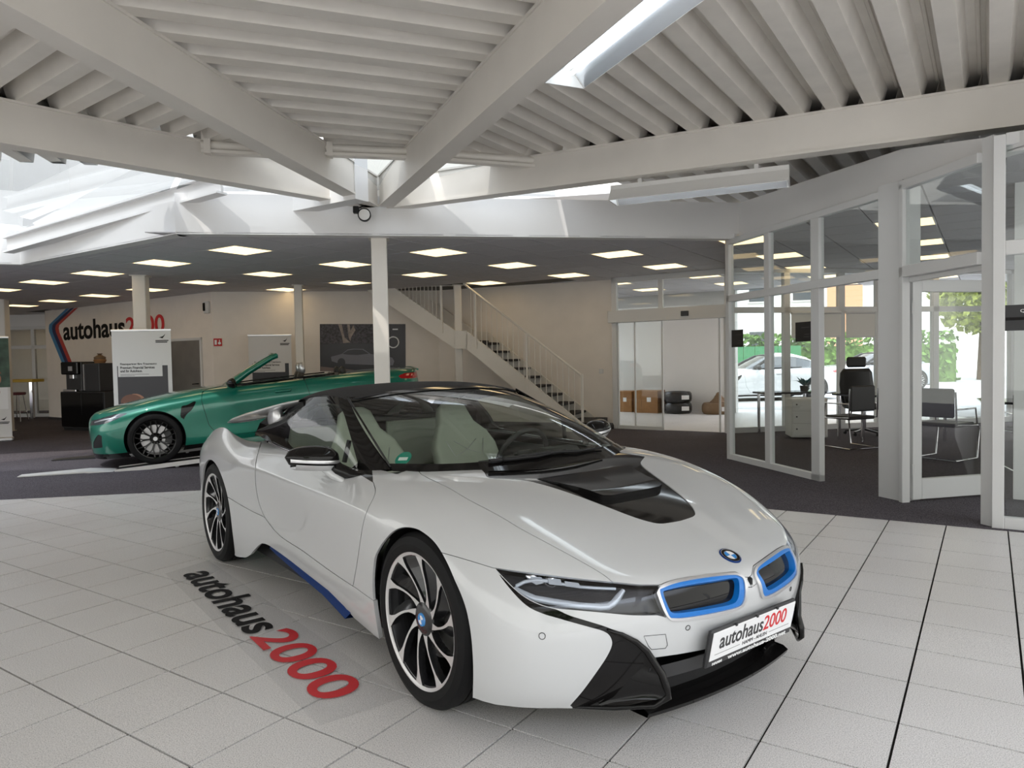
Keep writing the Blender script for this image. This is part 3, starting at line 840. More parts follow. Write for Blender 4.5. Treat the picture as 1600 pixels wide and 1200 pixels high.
# ---- logo wall: chevron stripes, lettering, door, signs
def wallpt(u, v, a, b, off=.0):
    h = heading(a, b); p = at_plane(u, v, np.array(a) + np.array([math.sin(h), -math.cos(h)]) * off, math.degrees(h)); return p
def flat_on(a, b, pts, off, th, name, m, parent=None):
    """thin plate with a pixel outline on the wall a->b, standing off by off"""
    h = heading(a, b); a = np.array(a, float); o_ = MB(); P = []
    for (u, v) in pts:
        p = wallpt(u, v, a, b, off); d = p[:2] - a; P.append((d @ np.array([math.cos(h), math.sin(h)]), p[2]))
    o_.prism(P, -off, -off + th, 'xz')
    o = o_.build(name, MAT[m], parent)
    if parent is None or True: 
        if parent is None: o.location = (a[0], a[1], 0); o.rotation_euler = (0, 0, h)
    return o
WA, WB = A_, B__
t = thing('wall_logo_stripes', 'blue, navy and red chevron stripes painted on the logo wall', 'wall graphic', (WA[0], WA[1], 0), heading(WA, WB))
for k, (m_, lab) in enumerate((('stripe_blue', 'blue stripe'), ('stripe_navy', 'navy stripe'), ('stripe_red', 'red stripe'))):
    f = lambda x0, x1: (x0 + (x1 - x0) * k / 3, x0 + (x1 - x0) * (k + 1) / 3)
    t0, t1 = f(103.5, 122); m0, m1 = f(76, 91.5); b0, b1 = f(99, 115)
    o = flat_on(WA, WB, [(t0, 482), (t1, 481 - k * .3), (m1 + 1, 508), (m1, 513), (m1 + 1, 519), (b1, 573), (b0, 573), (m0 + 1, 519), (m0, 513), (m0 + 1, 507)], .006, .004, 'stripe', m_, t); o['label'] = lab
t = thing('wall_lettering', 'large autohaus2000 lettering in black and red on the logo wall', 'wall graphic', (WA[0], WA[1], 0), heading(WA, WB))
def wx(u, v=520): p = wallpt(u, v, WA, WB); return float(np.hypot(*(p[:2] - WA))), p[2]
x0, zb_ = wx(100, 532); x1, _ = wx(195, 500); zt_ = wx(148, 498)[1]
text_obj('autohaus', .5, MAT['ink_black'], t, (x0, -.008, zb_), (PI / 2, 0, 0), fit=(x1 - x0, zt_ - zb_), bold=.012, ext=.002)
x2, _ = wx(197, 500); x3, _ = wx(257, 500)
text_obj('2000', .5, MAT['ink_red'], t, (x2, -.008, zb_ + .02), (PI / 2, 0, 0), fit=(x3 - x2, zt_ - zb_ - .06), bold=.008, ext=.002)
dr = struct('door_3', (WA[0], WA[1], 0), heading(WA, WB)); xa, _ = wx(268); xb, _ = wx(313)
MB().box((xa, -.03, 0), (xb, -.005, 1.93), .004).build('door_leaf', MAT['steel_door'], dr)
bar(dr, xa - .06, xa, 0, 1.99, .05, -.01); bar(dr, xb, xb + .06, 0, 1.99, .05, -.01); bar(dr, xa - .06, xb + .06, 1.93, 1.99, .05, -.01)
m = MB(); m.tube([(xb - .08, -.03, 1.0), (xb - .08, -.08, 1.0), (xb - .22, -.085, .99)], .012, 8); m.build('door_handle', MAT['black_plastic'], dr, smooth=50)
# red fire-point signs, presence sensor, switch
WC, WD = B__, K_
t = thing('fire_sign', 'small red sign with two white fire symbols on the wall', 'sign', (WC[0], WC[1], 0), heading(WC, WD))
def wcx(u): p = wallpt(u, 535, WC, WD); return float((p[:2] - WC) @ ((WD - WC) / np.linalg.norm(WD - WC)))
x0, x1 = wcx(334), wcx(347); zt_, zb_ = 1.95, 1.79
MB().box((x0, -.012, zb_), (x1, -.004, zt_), .001).build('sign_board', MAT['fire_red'], t)
w_ = x1 - x0
MB().box((x0 + w_ * .12, -.0135, zb_ + .03), (x0 + w_ * .38, -.012, zt_ - .03)).build('hose_symbol', MAT['ink_white'], t)
MB().cyl((x0 + w_ * .70, -.0135, zb_ + .06), (x0 + w_ * .70, -.012, zb_ + .06), .03, 14).build('extinguisher_symbol', MAT['ink_white'], t)
MB().box((x0 + w_ * .66, -.0135, zb_ + .07), (x0 + w_ * .76, -.012, zt_ - .03)).build('extinguisher_neck', MAT['ink_white'], t)
p = wallpt(325, 480, WA, WB)
t = thing('wall_sensor', 'small white wall box with a black window near the ceiling', 'sensor', (p[0], p[1], p[2]), heading(WA, WB))
MB().box((-.08, -.06, -.13), (.08, -.003, .12), .01).build('sensor_case', MAT['frame_white'], t); MB().box((-.085, -.075, -.08), (-.01, -.055, .09), .008).build('sensor_window', MAT['black_gloss'], t)
p = at_plane(939.5, 580, K_, math.degrees(heading(K_, W3)))
t = thing('light_switch', 'small square light switch on the wall beside the sliding door', 'switch', (p[0], p[1], p[2]), heading(K_, W3))
MB().box((-.045, -.014, -.045), (.045, -.002, .045), .004).build('switch_plate', MAT['frame_white'], t); MB().box((-.028, -.02, -.028), (.028, -.013, .028), .003).build('rocker', MAT['lamp_white'], t)
# poster of a silver car
mat('print_dark', (.022, .020, .026), .35); mat('print_mid', (.05, .045, .055), .4, noise=.6, nscale=9); mat('print_tree', (.30, .25, .22), .5, noise=.3, nscale=12); mat('print_car', (.16, .16, .19), .4); mat('print_ground', (.20, .15, .14), .5); mat('print_leaf', (.055, .05, .06), .5, noise=.8, nscale=22)
t = thing('wall_poster', 'wide dark poster of a silver car under trees on the back wall', 'poster', (WC[0], WC[1], 0), heading(WC, WD))
PQ = lambda cx, cy: (480 + cx / 8.889, 490 + cy / 8.889)
FO = lambda pts, off, nm, m_: flat_on(WC, WD, [PQ(*q) for q in pts], off, .001, nm, m_, t)
flat_on(WC, WD, [PQ(175, 145), PQ(1365, 145), PQ(1368, 800), PQ(180, 800)], .012, .011, 'poster_board', 'print_dark', t)
FO([(185, 150), (950, 150), (950, 410), (185, 420)], .0135, 'printed_foliage', 'print_leaf')
FO([(430, 150), (480, 150), (520, 330), (600, 400), (500, 410), (480, 300)], .0145, 'printed_trunk', 'print_tree')
FO([(555, 150), (590, 150), (600, 240), (640, 160), (670, 230), (610, 330), (600, 385), (575, 330)], .0145, 'printed_trunk', 'print_tree')
FO([(185, 735), (700, 790), (350, 798), (185, 798)], .0140, 'printed_ground', 'print_ground')
FO([(330, 600), (480, 560), (560, 500), (640, 488), (780, 492), (880, 560), (1180, 610), (1210, 660), (1190, 720), (560, 700), (430, 690), (340, 660)], .0145, 'printed_car', 'print_car')
FO([(490, 560), (565, 510), (650, 498), (770, 502), (860, 556), (700, 575), (560, 570)], .0155, 'printed_car_window', 'print_dark')
for cx, cy in ((475, 680), (1060, 700)):
    FO([(cx + 55 * math.cos(q), cy + 62 * math.sin(q)) for q in np.linspace(0, 2 * PI, 16, False)], .0155, 'printed_wheel', 'print_dark')
FO([(1185, 210), (1260, 210), (1260, 226), (1185, 226)], .0145, 'printed_caption', 'ink_white')
m = MB(); h = heading(WC, WD); pts = []
for q in np.linspace(0, 2 * PI, 28, False):
    p = wallpt(*PQ(1195 + 75 * math.cos(q), 398 + 75 * math.sin(q)), WC, WD, .014); d = p[:2] - WC; pts.append((d @ np.array([math.cos(h), math.sin(h)]), -.014, p[2]))
m.tube(pts, .014, 6, True); m.build('printed_ring', MAT['ink_white'], t)

# ---- roll-up banners
mat('skin_print', srgb(176, 128, 104), .6, noise=.12, nscale=14); mat('paper_white', (.70, .69, .68), .5); mat('hair_print', srgb(120, 84, 70), .6); mat('print_navy', srgb(32, 40, 70), .5); mat('print_green', srgb(60, 85, 70), .5, noise=.5, nscale=6)
def banner(loc, rz, w, h, label, kind, lift=.06):
    t = thing('roll_up_banner', label, 'banner', loc, rz)
    MB().box((-w / 2 - .02, -.09, 0), (w / 2 + .02, .09, .08), .02).build('banner_base', MAT['satin_silver'], t)
    MB().box((-w / 2, -.006, .08), (w / 2, -.002, h)).build('banner_sheet', MAT['paper_white'], t)
    MB().box((-w / 2 - .01, -.015, h - .015), (w / 2 + .01, .01, h + .02), .004).build('top_rail', MAT['satin_silver'], t)
    MB().cyl((0, .03, .08), (0, .03, h), .012, 8).build('support_pole', MAT['satin_silver'], t)
    def pr(x0, x1, z0, z1, m_, o=0, nm='print'):
        MB().box((x0 * w - w / 2, -.0075 - .0008 * o, z0), (x1 * w - w / 2, -.006 - .0008 * o, z1)).build(nm, MAT[m_], t)
    def el(cx, cz, rx, rz_, m_, o, nm, a0=0, a1=2 * PI):
        MB().prism([(cx * w - w / 2 + rx * math.cos(q), cz + rz_ * math.sin(q)) for q in np.linspace(a0, a1, 22, a1 < 6)], -.0075 - .0008 * o, -.006 - .0008 * o, 'xz').build(nm, MAT[m_], t)
    if kind == 'person':
        pr(0, 1, h * .52, h, 'print_green', 0, 'printed_scenery'); pr(0, 1, .08, .60, 'paper_white', 1, 'printed_footer')
        pr(0, .55, .60, h * .60, 'print_navy', 1, 'printed_suit'); el(.72, h * .60, .10, .13, 'skin_print', 2, 'printed_face'); el(.72, h * .65, .105, .09, 'hair_print', 3, 'printed_hair', 0, PI)
        pr(.5, .95, .62, h * .52, 'plate_white', 1, 'printed_shirt'); el(.75, .95, .05, .07, 'skin_print', 3, 'printed_hand')
    else:
        pr(.075, .93, .20, h - .58, 'print_dark', 0, 'printed_photo')
        pr(.53, .93, .20, h - 1.12, 'paper_white', 1, 'printed_shirt')
        el(.36, h - 1.24, .19, .20, 'skin_print', 2, 'printed_head'); el(.10, h - 1.32, .06, .09, 'skin_print', 3, 'printed_ear'); el(.30, h - 1.17, .17, .12, 'hair_print', 3, 'printed_hair', .3, PI + .2)
        pr(.09, .84, h - .76, h - .50, 'paper_white', 2, 'printed_panel')
        for k, s in enumerate(('Finanzpartner fürs Traumauto:', 'Premium Financial Services', 'und Ihr Autohaus.')):
            text_obj(s, .05, MAT['ink_black'], t, (.13 * w - w / 2, -.0098, h - .575 - k * .055), (PI / 2, 0, 0), fit=(w * (.62, .58, .37)[k], .042), bold=.001)
        for k, wd in enumerate((.48, .24)): pr(.13, .13 + wd, h - .725 - k * .022, h - .719 - k * .022, 'ceiling_rail', 4, 'printed_line')
    # emblem in the corner: a small bird-like tick over a word
    zc = h - .12 if kind != 'person' else .42
    MB().prism([(.80 * w - w / 2, zc), (.87 * w - w / 2, zc + .02), (.91 * w - w / 2, zc + .06), (.89 * w - w / 2, zc + .02), (.86 * w - w / 2, zc - .015)], -.009, -.0078, 'xz').build('printed_mark', MAT['ink_black'], t)
    for k, wd in enumerate((.22, .20)): pr(.74, .74 + wd, zc - .06 - k * .025, zc - .045 - k * .025, 'ink_black', 4, 'printed_line')
    return t
banner((-6.09, 11.78, .0025), math.radians(6), .93, 1.985, 'tall white roll-up banner with a man in profile behind the green car bonnet', 'man')
banner((-4.98, 14.75, .0025), math.radians(14), .84, 1.98, 'white roll-up banner farther back beside the slim column', 'man')
banner((-10.08, 13.6, .0025), math.radians(30), .85, 2.0, 'roll-up banner with a smiling person at the left edge', 'person')

# ---- coffee corner
gx = lambda u, v: at_z(u, v, 0)
c0 = np.array([-10.1, 15.95]); c1 = np.array([-8.72, 15.30]); h = heading(c0, c1); Lc = float(np.linalg.norm(c1 - c0)) * .97
t = thing('black_cabinet', 'black cabinet carrying the coffee machine in front of the logo wall', 'cabinet', (c0[0], c0[1], .0025), h)
MB().box((0, 0, .06), (Lc, .55, .86), .006).build('cabinet_body', MAT['black_satin'], t)
MB().box((.03, .03, 0), (Lc - .03, .52, .06)).build('plinth', MAT['black_plastic'], t)
for k in range(2): MB().box((.02 + k * (Lc - .04) / 2, -.015, .08), (.01 + (k + 1) * (Lc - .04) / 2, 0, .84), .004).build('cabinet_door', MAT['black_gloss'], t)
z0 = .863
t = thing('coffee_machine', 'tall black coffee machine standing on the black cabinet', 'coffee machine', (c0[0], c0[1], z0), h)
MB().box((.08, .08, 0), (.62, .52, .66), .02).build('machine_body', MAT['black_satin'], t); MB().box((.03, .0, .38), (.60, .10, .66), .02).build('machine_head', MAT['black_gloss'], t)
MB().box((.12, -.02, .0), (.56, .10, .05), .008).build('drip_tray', MAT['chrome'], t); MB().box((.28, .03, .28), (.42, .09, .38), .01).build('spout', MAT['chrome'], t)
MB().box((.30, -.004, .46), (.44, .002, .56)).build('display', MAT['satin_silver'], t)
t = thing('cup_warmer', 'black glass-fronted cabinet unit next to the coffee machine', 'cabinet', (c0[0], c0[1], z0), h)
MB().box((.68, .08, 0), (1.22, .52, .62), .012).build('unit_body', MAT['black_satin'], t); MB().box((.70, .065, .03), (.735, .082, .60)).build('unit_handle', MAT['satin_silver'], t)
t = thing('gift_basket', 'small wrapped gift basket on top of the black unit', 'basket', (c0[0], c0[1], z0 + .622), h); off = np.array([.95, .3, 0])
m = MB(); m.lathe([(0, 0), (.10, 0), (.13, .06), (.12, .08), (0, .08)], 18, tuple(off)); m.build('basket', MAT['cardboard'], t, smooth=40)
m = MB(); m.lathe([(.115, .08), (.12, .13), (.05, .17), (.03, .18), (.06, .21), (0, .21)], 14, tuple(off)); m.build('wrapping', MAT['bag_brown'], t, smooth=40)
for k in range(2):
    p = c0 + np.array([math.cos(h), math.sin(h)]) * (.14 + .16 * k) + np.array([-math.sin(h), math.cos(h)]) * .04
# bar at the far left with stools, glazed door behind
t = thing('bar_counter', 'high bar with a yellow edge in the room at the far left', 'counter', (-14.6, 19.6, 0), math.radians(0))
mat('bar_yellow', srgb(196, 160, 40), .5); mat('stool_maroon', srgb(86, 28, 34), .6)
MB().box((-.9, -.25, 1.02), (1.6, .25, 1.10), .01).build('counter_top', MAT['bar_yellow'], t)
for x in (-.7, 1.4): MB().box((x - .04, -.04, 0), (x + .04, .04, 1.02)).build('counter_leg', MAT['chrome'], t)
def stool(x, y, label):
    t = thing('bar_stool', label, 'stool', (x, y, .0025), 0)
    MB().lathe([(0, .70), (.17, .70), (.19, .73), (.18, .77), (0, .78)], 20).build('seat', MAT['stool_maroon'], t, smooth=50)
    for k in range(4):
        q = PI / 4 + k * PI / 2
        MB().tube([(.12 * math.cos(q), .12 * math.sin(q), .70), (.22 * math.cos(q), .22 * math.sin(q), 0)], .012, 6).build('leg', MAT['chrome'], t)
    m = MB(); m.tube([(.19 * math.cos(q), .19 * math.sin(q), .25) for q in np.linspace(0, 2 * PI, 16, False)], .008, 6, True); m.build('foot_ring', MAT['chrome'], t)
stool(-13.6, 18.6, 'maroon bar stool at the left end of the yellow bar'); stool(-13.0, 18.75, 'maroon bar stool nearer the logo wall'); stool(-14.2, 18.7, 'maroon bar stool half hidden by the left banner')
w6 = struct('window_6', (-16.6, 20.6, 0), math.radians(-3)); Lw = 4.2
for x in (0, .9, 1.9, 2.9, Lw - .08): bar(w6, x, x + .1, 0, CZ - .35, .08)
for z in (0, 1.95, 2.5): bar(w6, 0, Lw, z, z + .1, .08)
for x0, x1 in ((.1, .9), (1.0, 1.9), (2.0, 2.9), (3.0, 4.12)): pane(w6, x0, x1, .1, 1.95); pane(w6, x0, x1, 2.05, 2.5)
wall('wall_bar', (-16.6, 20.6), (-12.4, 20.4), 2.6, CZ + .1, .1, MAT['fascia_white'])
wall('wall_bar_back', (-17.5, 23.5), (-11, 23.2), 0, CZ + .1, .1, MAT['wall_plaster'])

# ---- transparent foil with lettering on the tiles
fa, fb, fc, fd = at_z(258, 897, 0)[:2], at_z(326, 876, 0)[:2], at_z(635, 1090, 0)[:2], at_z(499, 1135, 0)[:2]
sheet = bpy.data.materials.new('floor_foil'); sheet.use_nodes = True; nt = sheet.node_tree; nt.nodes.clear()
o_ = nt.nodes.new('ShaderNodeOutputMaterial'); mx = nt.nodes.new('ShaderNodeMixShader'); tr = nt.nodes.new('ShaderNodeBsdfTransparent'); pb_ = nt.nodes.new('ShaderNodeBsdfPrincipled')
tr.inputs[0].default_value = (.985, .985, .985, 1); pb_.inputs['Base Color'].default_value = (.62, .62, .63, 1); pb_.inputs['Roughness'].default_value = .12; mx.inputs[0].default_value = .14
nz = nt.nodes.new('ShaderNodeTexNoise'); nz.inputs['Scale'].default_value = 5; bp = nt.nodes.new('ShaderNodeBump'); bp.inputs['Strength'].default_value = .5; bp.inputs['Distance'].default_value = .03
nt.links.new(nz.outputs['Fac'], bp.inputs['Height']); nt.links.new(bp.outputs[0], pb_.inputs['Normal'])
nt.links.new(tr.outputs[0], mx.inputs[1]); nt.links.new(pb_.outputs[0], mx.inputs[2]); nt.links.new(mx.outputs[0], o_.inputs[0])
fx = (fd - fa) / np.linalg.norm(fd - fa); fy = np.array([-fx[1], fx[0]])
t = thing('floor_foil', 'clear plastic floor foil lettered autohaus2000 beside the roadster', 'floor mat', (fa[0], fa[1], .0012), math.atan2(fx[1], fx[0]))
loc = lambda p: (float((p - fa) @ fx), float((p - fa) @ fy))
def patch(nm, quad, z, m_):
    A0, B0, C0, D0 = [np.array(loc(np.array(q))) for q in quad]; G = []
    for i in range(25):
        s = i / 24; row = []
        for j in range(9):
            r = j / 8; p = (A0 * (1 - s) + D0 * s) * (1 - r) + (B0 * (1 - s) + C0 * s) * r
            row.append((p[0], p[1], z + .0015 * math.sin(7 * s + 3 * r) ** 2 * (1 if 0 < i < 24 else 0)))
        G.append(row)
    m = MB(); m.grid(G); return m.build(nm, m_, t, smooth=80, recalc=False)
patch('foil_sheet', (fa, fb, fc, fd), .002, sheet)
ts, te, tt = at_z(284, 899, 0)[:2], at_z(494, 1096, 0)[:2], at_z(585, 1066, 0)[:2]
l0, l1 = loc(ts), loc(te); ang = math.atan2(l1[1] - l0[1], l1[0] - l0[0]); Lt = math.hypot(l1[0] - l0[0], l1[1] - l0[1]); hgt = .215
rot = (0, 0, ang); c_, s_ = math.cos(ang), math.sin(ang)
o = text_obj('autohaus', .3, MAT['ink_black'], t, (l0[0], l0[1], .0046), rot, fit=(Lt * .60, hgt * 1.02), bold=.007, ext=.0002)
o = text_obj('2000', .3, MAT['ink_red'], t, (l0[0] + c_ * Lt * .615, l0[1] + s_ * Lt * .615, .0046), rot, fit=(Lt * .40, hgt), bold=.006, ext=.0002)

# ---- fluorescent troughs and the spotlight
def trough(loc, rz, L, label, tilt=0):
    t = thing('fluorescent_lamp', label, 'lamp', loc, rz); t.rotation_euler = (tilt, 0, rz)
    prof = [(-.06, .16), (.06, .16), (.065, .115), (.15, .0), (.158, -.005), (.15, -.012), (.055, .10), (-.055, .10), (-.15, -.012), (-.158, -.005), (-.15, .0), (-.065, .115)]
    MB().prism(prof, 0, L, 'yz').build('housing', MAT['lamp_white'], t)
    for sg in (-1, 1):
        m = MB(); m.grid([[(x, sg * .054, .098), (x, sg * .10, .042), (x, sg * .148, -.010)] for x in (.03, L - .03)]); m.build('reflector', MAT['reflector'], t)
    for sg in (-1, 1): MB().cyl((.06, sg * .032, .060), (L - .06, sg * .032, .060), .014, 14).build('tube', MAT['tube_light'], t, smooth=50)
    for x in (0, L - .012): MB().prism([(-.06, .10), (.06, .10), (.15, -.012), (-.15, -.012)], x, x + .012, 'yz').build('end_cap', MAT['lamp_white'], t)
    for x in (.3, L - .3): MB().box((x - .02, -.02, .16), (x + .02, .02, .21)).build('mount', MAT['lamp_white'], t)
    return t
trough((.40, 5.03, 3.30), math.radians(-66.9), 2.4, 'large white fluorescent trough hanging under the decking at the top')
p = at_z(960, 304, 3.05)
trough((1.10, 7.62, 3.04), math.radians(-24), 1.75, 'white fluorescent trough hanging along the right roof beam')
t = thing('spotlight', 'small black spotlight with a round white lens below the beam hub', 'spotlight', (-1.72, 8.42, 3.12), math.radians(8))
MB().box((-.10, -.02, .02), (-.03, .06, .10), .008).build('spot_driver', MAT['black_plastic'], t); MB().tube([(-.03, 0, .08), (.02, 0, .10)], .01, 6).build('spot_arm', MAT['black_plastic'], t)
m = MB(); m.lathe([(.062, 0), (.076, -.012), (.076, .05), (.05, .08), (0, .085)], 28, (.03, -.02, .0), 'y'); m.build('spot_ring', MAT['black_plastic'], t, smooth=40)
m = MB(); m.lathe([(0, -.004), (.064, -.002)], 28, (.03, -.02, 0), 'y'); m.build('spot_lens', MAT['lamp_white'], t)

# ---- office furniture
def desk(x, y, rz, w, d, label):
    t = thing('office_desk', label, 'desk', (x, y, .0025), rz)
    MB().box((-w / 2, -d / 2, .715), (w / 2, d / 2, .745), .006).build('desk_top', MAT['black_gloss'], t)
    for sx_ in (-1, 1):
        for sy_ in (-1, 1): MB().cyl((sx_ * (w / 2 - .08), sy_ * (d / 2 - .08), 0), (sx_ * (w / 2 - .08), sy_ * (d / 2 - .08), .715), .025, 12).build('leg', MAT['chrome'], t, smooth=50)
    return t
desk(5.95, 11.2, math.radians(6), 1.5, .8, 'black desk with chrome legs behind the doorway glass')
desk(4.75, 12.35, math.radians(6), 1.0, .5, 'narrow black side desk by the office window')
t = thing('pedestal_cabinet', 'pale grey drawer pedestal under the narrow side desk', 'cabinet', (4.86, 11.80, .0025), math.radians(-10))
MB().box((-.28, -.25, .03), (.28, .25, .66), .01).build('pedestal_body', MAT['lamp_white'], t)
for k in range(3): d_ = MB().box((-.26, -.265, .06 + k * .2), (.26, -.25, .24 + k * .2), .004).build('drawer', MAT['lamp_white'], t); MB().cyl((-.2, -.285, .17 + k * .2), (-.2, -.265, .17 + k * .2), .012, 8).build('drawer_knob', MAT['black_plastic'], d_)
def visitor(x, y, rz, label):
    t = thing('visitor_chair', label, 'chair', (x, y, .0025), rz)
    MB().box((-.24, -.24, .43), (.24, .24, .48), .02).build('seat', MAT['dark_leather'], t); MB().box((-.23, .21, .55), (.23, .25, .92), .02).build('backrest', MAT['dark_leather'], t)
    for sg in (-1, 1):
        m = MB(); m.tube([(sg * .26, .26, .88), (sg * .26, .24, .46), (sg * .26, -.25, .44), (sg * .26, -.28, .40), (sg * .26, -.24, .02), (sg * .26, .26, .015)], .012, 8); m.build('side_frame', MAT['chrome'], t, smooth=60)
        m = MB(); m.tube([(sg * .26, .23, .66), (sg * .26, -.2, .66), (sg * .26, -.24, .44)], .011, 8); m.build('armrest', MAT['chrome'], t, smooth=60)
    MB().cyl((-.26, .26, .015), (.26, .26, .015), .012, 8).build('floor_bar', MAT['chrome'], t)
visitor(4.95, 10.45, math.radians(200), 'black cantilever visitor chair in front of the glass doorway desk'); visitor(6.0, 8.2, math.radians(160), 'black cantilever visitor chair seen through the open glass door'); visitor(5.6, 9.2, math.radians(120), 'black visitor chair between the two office desks')
def exec_chair(x, y, rz, label):
    t = thing('office_chair', label, 'chair', (x, y, .0025), rz)
    MB().box((-.27, -.26, .44), (.27, .26, .54), .04).build('seat', MAT['dark_leather'], t)
    m = MB(); m.grid([[(wd * q, .24 + .05 * (z - .5) - .03 * (1 - q * q), z) for q in np.linspace(-1, 1, 9)] for z, wd in ((.50, .24), (.62, .27), (.85, .29), (1.05, .27), (1.12, .22))]); m.build('backrest', MAT['dark_leather'], t, smooth=60, solid=.06)
    MB().box((-.17, .24, 1.14), (.17, .30, 1.32), .03).build('headrest', MAT['dark_leather'], t)
    MB().cyl((0, 0, .1), (0, 0, .44), .03, 12).build('gas_lift', MAT['chrome'], t)
    for k in range(5):
        q = k * 2 * PI / 5; MB().beam((0, 0, .10), (.30 * math.cos(q), .30 * math.sin(q), .06), .04, .03).build('base_arm', MAT['black_satin'], t)
        MB().lathe([(0, -.02), (.025, -.02), (.025, .02), (0, .02)], 12, (.30 * math.cos(q), .30 * math.sin(q), .027), 'y').build('castor', MAT['black_plastic'], t)
    for sg in (-1, 1): m = MB(); m.tube([(sg * .27, .1, .5), (sg * .32, .1, .68), (sg * .32, -.18, .70)], .02, 8); m.build('armrest', MAT['black_plastic'], t, smooth=60)
exec_chair(5.95, 12.05, math.radians(0), 'tall black leather office chair behind the doorway desk')
desk(6.9, 8.9, math.radians(-30), 1.8, .9, 'black desk seen through the open glass door on the right')
exec_chair(7.5, 9.9, math.radians(-30), 'black office chair at the desk behind the open glass door')
t = thing('office_plant', 'small teal potted plant at the end of the side desk', 'plant', (4.98, 12.15, .75), 0); mat('plant_teal', srgb(40, 84, 90), .6)
MB().lathe([(0, 0), (.06, 0), (.075, .1), (.065, .1), (0, .09)], 16).build('pot', MAT['black_satin'], t, smooth=40)
for k in range(9):
    q = k * .7; m = MB(); L_ = .16 + .05 * (k % 3); dx, dy = math.cos(q), math.sin(q)
    m.add([(0, 0, .09), (dx * L_ * .5 - dy * .03, dy * L_ * .5 + dx * .03, .19), (dx * L_, dy * L_, .17 + .03 * (k % 4)), (dx * L_ * .5 + dy * .03, dy * L_ * .5 - dx * .03, .185)], [(0, 1, 2, 3)]); m.build('leaf', MAT['plant_teal'], t)
t = thing('computer_monitor', 'black computer monitor on the doorway desk', 'monitor', (6.2, 11.3, .7475), math.radians(30))
MB().box((-.26, -.02, .1), (.26, .02, .42), .008).build('screen_case', MAT['black_satin'], t); MB().box((-.03, -.01, 0), (.03, .03, .12)).build('stand', MAT['black_satin'], t); MB().box((-.12, -.08, 0), (.12, .08, .012)).build('foot', MAT['black_satin'], t)
# ================================================================== the white sports car
CAR_O = np.array([-.536, 4.505]); CAR_TH = math.radians(-52.59)
_cc, _cs = math.cos(CAR_TH), math.sin(CAR_TH)
CAR_M = np.array([[_cc, -_cs, 0], [_cs, _cc, 0], [0, 0, 1]])
CAR_T = np.array([CAR_O[0], CAR_O[1], 0])
CAR_CAM = CAR_M.T @ (np.array([0, 0, CAM_H]) - CAR_T)

def car_px(P):
    return project(np.asarray(P) @ CAR_M.T + CAR_T)

def car_ray(u, v):
    return CAR_M.T @ ray(u, v)

def car_at_y(u, v, y):
    d = car_ray(u, v); return CAR_CAM + d * ((y - CAR_CAM[1]) / d[1])

def car_at_x(u, v, x):
    d = car_ray(u, v); return CAR_CAM + d * ((x - CAR_CAM[0]) / d[0])

def subsurf(V, F, level, creases=()):
    me = bpy.data.meshes.new('cage'); me.from_pydata([tuple(v) for v in V], [], F); me.update()
    if creases:
        cr = me.attributes.new('crease_edge', 'FLOAT', 'EDGE')
        d = {tuple(sorted(e.vertices)): e.index for e in me.edges}
        for (a, b, w) in creases:
            k = tuple(sorted((a, b)))
            if k in d: cr.data[d[k]].value = w
    o = bpy.data.objects.new('cage', me); COL.objects.link(o)
    md = o.modifiers.new('s', 'SUBSURF'); md.levels = level; md.subdivision_type = 'CATMULL_CLARK'
    dg = bpy.context.evaluated_depsgraph_get(); ev = o.evaluated_get(dg)
    m2 = bpy.data.meshes.new_from_object(ev)
    n = len(m2.vertices); P = np.empty(n * 3); m2.vertices.foreach_get('co', P)
    q = np.empty(len(m2.loops), int); m2.loops.foreach_get('vertex_index', q)
    bpy.data.objects.remove(o); bpy.data.meshes.remove(me); bpy.data.meshes.remove(m2)
    return P.reshape(-1, 3), q.reshape(-1, 4)

def vnormals(P, T):
    n = np.zeros_like(P)
    fn = np.cross(P[T[:, 1]] - P[T[:, 0]], P[T[:, 2]] - P[T[:, 0]])
    for k in range(3): np.add.at(n, T[:, k], fn)
    return n / (np.linalg.norm(n, axis=1, keepdims=True) + 1e-12)

def poly_sdf(P, poly):
    """signed distance of points to a closed polygon, inside positive"""
    poly = np.asarray(poly, float); A = poly; B = np.roll(poly, -1, 0)
    best = np.full(len(P), 1e9); ins = np.zeros(len(P), bool)
    for a, b in zip(A, B):
        e = b - a; w = P - a
        t = np.clip((w @ e) / (e @ e + 1e-12), 0, 1)
        d = np.hypot(*(w - t[:, None] * e).T); best = np.minimum(best, d)
        c = (a[1] <= P[:, 1]) != (b[1] <= P[:, 1])
        if abs(b[1] - a[1]) > 1e-12:
            x = a[0] + (P[:, 1] - a[1]) * (b[0] - a[0]) / (b[1] - a[1])
            ins ^= c & (P[:, 0] < x)
    return np.where(ins, best, -best)

def smooth_line(pts, n=6, closed=False):
    """Catmull-Rom; a point given as (u,v,1) stays a corner"""
    P = [np.array(p[:2], float) for p in pts]; K = [len(p) > 2 for p in pts]; m = len(P); out = []
    for i in range(m if closed else m - 1):
        p1, p2 = P[i], P[(i + 1) % m]
        p0 = P[i - 1] if (closed or i > 0) and not K[i] else 2 * p1 - p2
        p3 = P[(i + 2) % m] if (closed or i + 2 < m) and not K[(i + 1) % m] else 2 * p2 - p1
        for k in range(n):
            t = k / n
            out.append(.5 * ((2 * p1) + (p2 - p0) * t + (2 * p0 - 5 * p1 + 4 * p2 - p3) * t * t + (3 * p1 - p0 - 3 * p2 + p3) * t ** 3))
    if not closed: out.append(P[-1])
    return np.array(out)

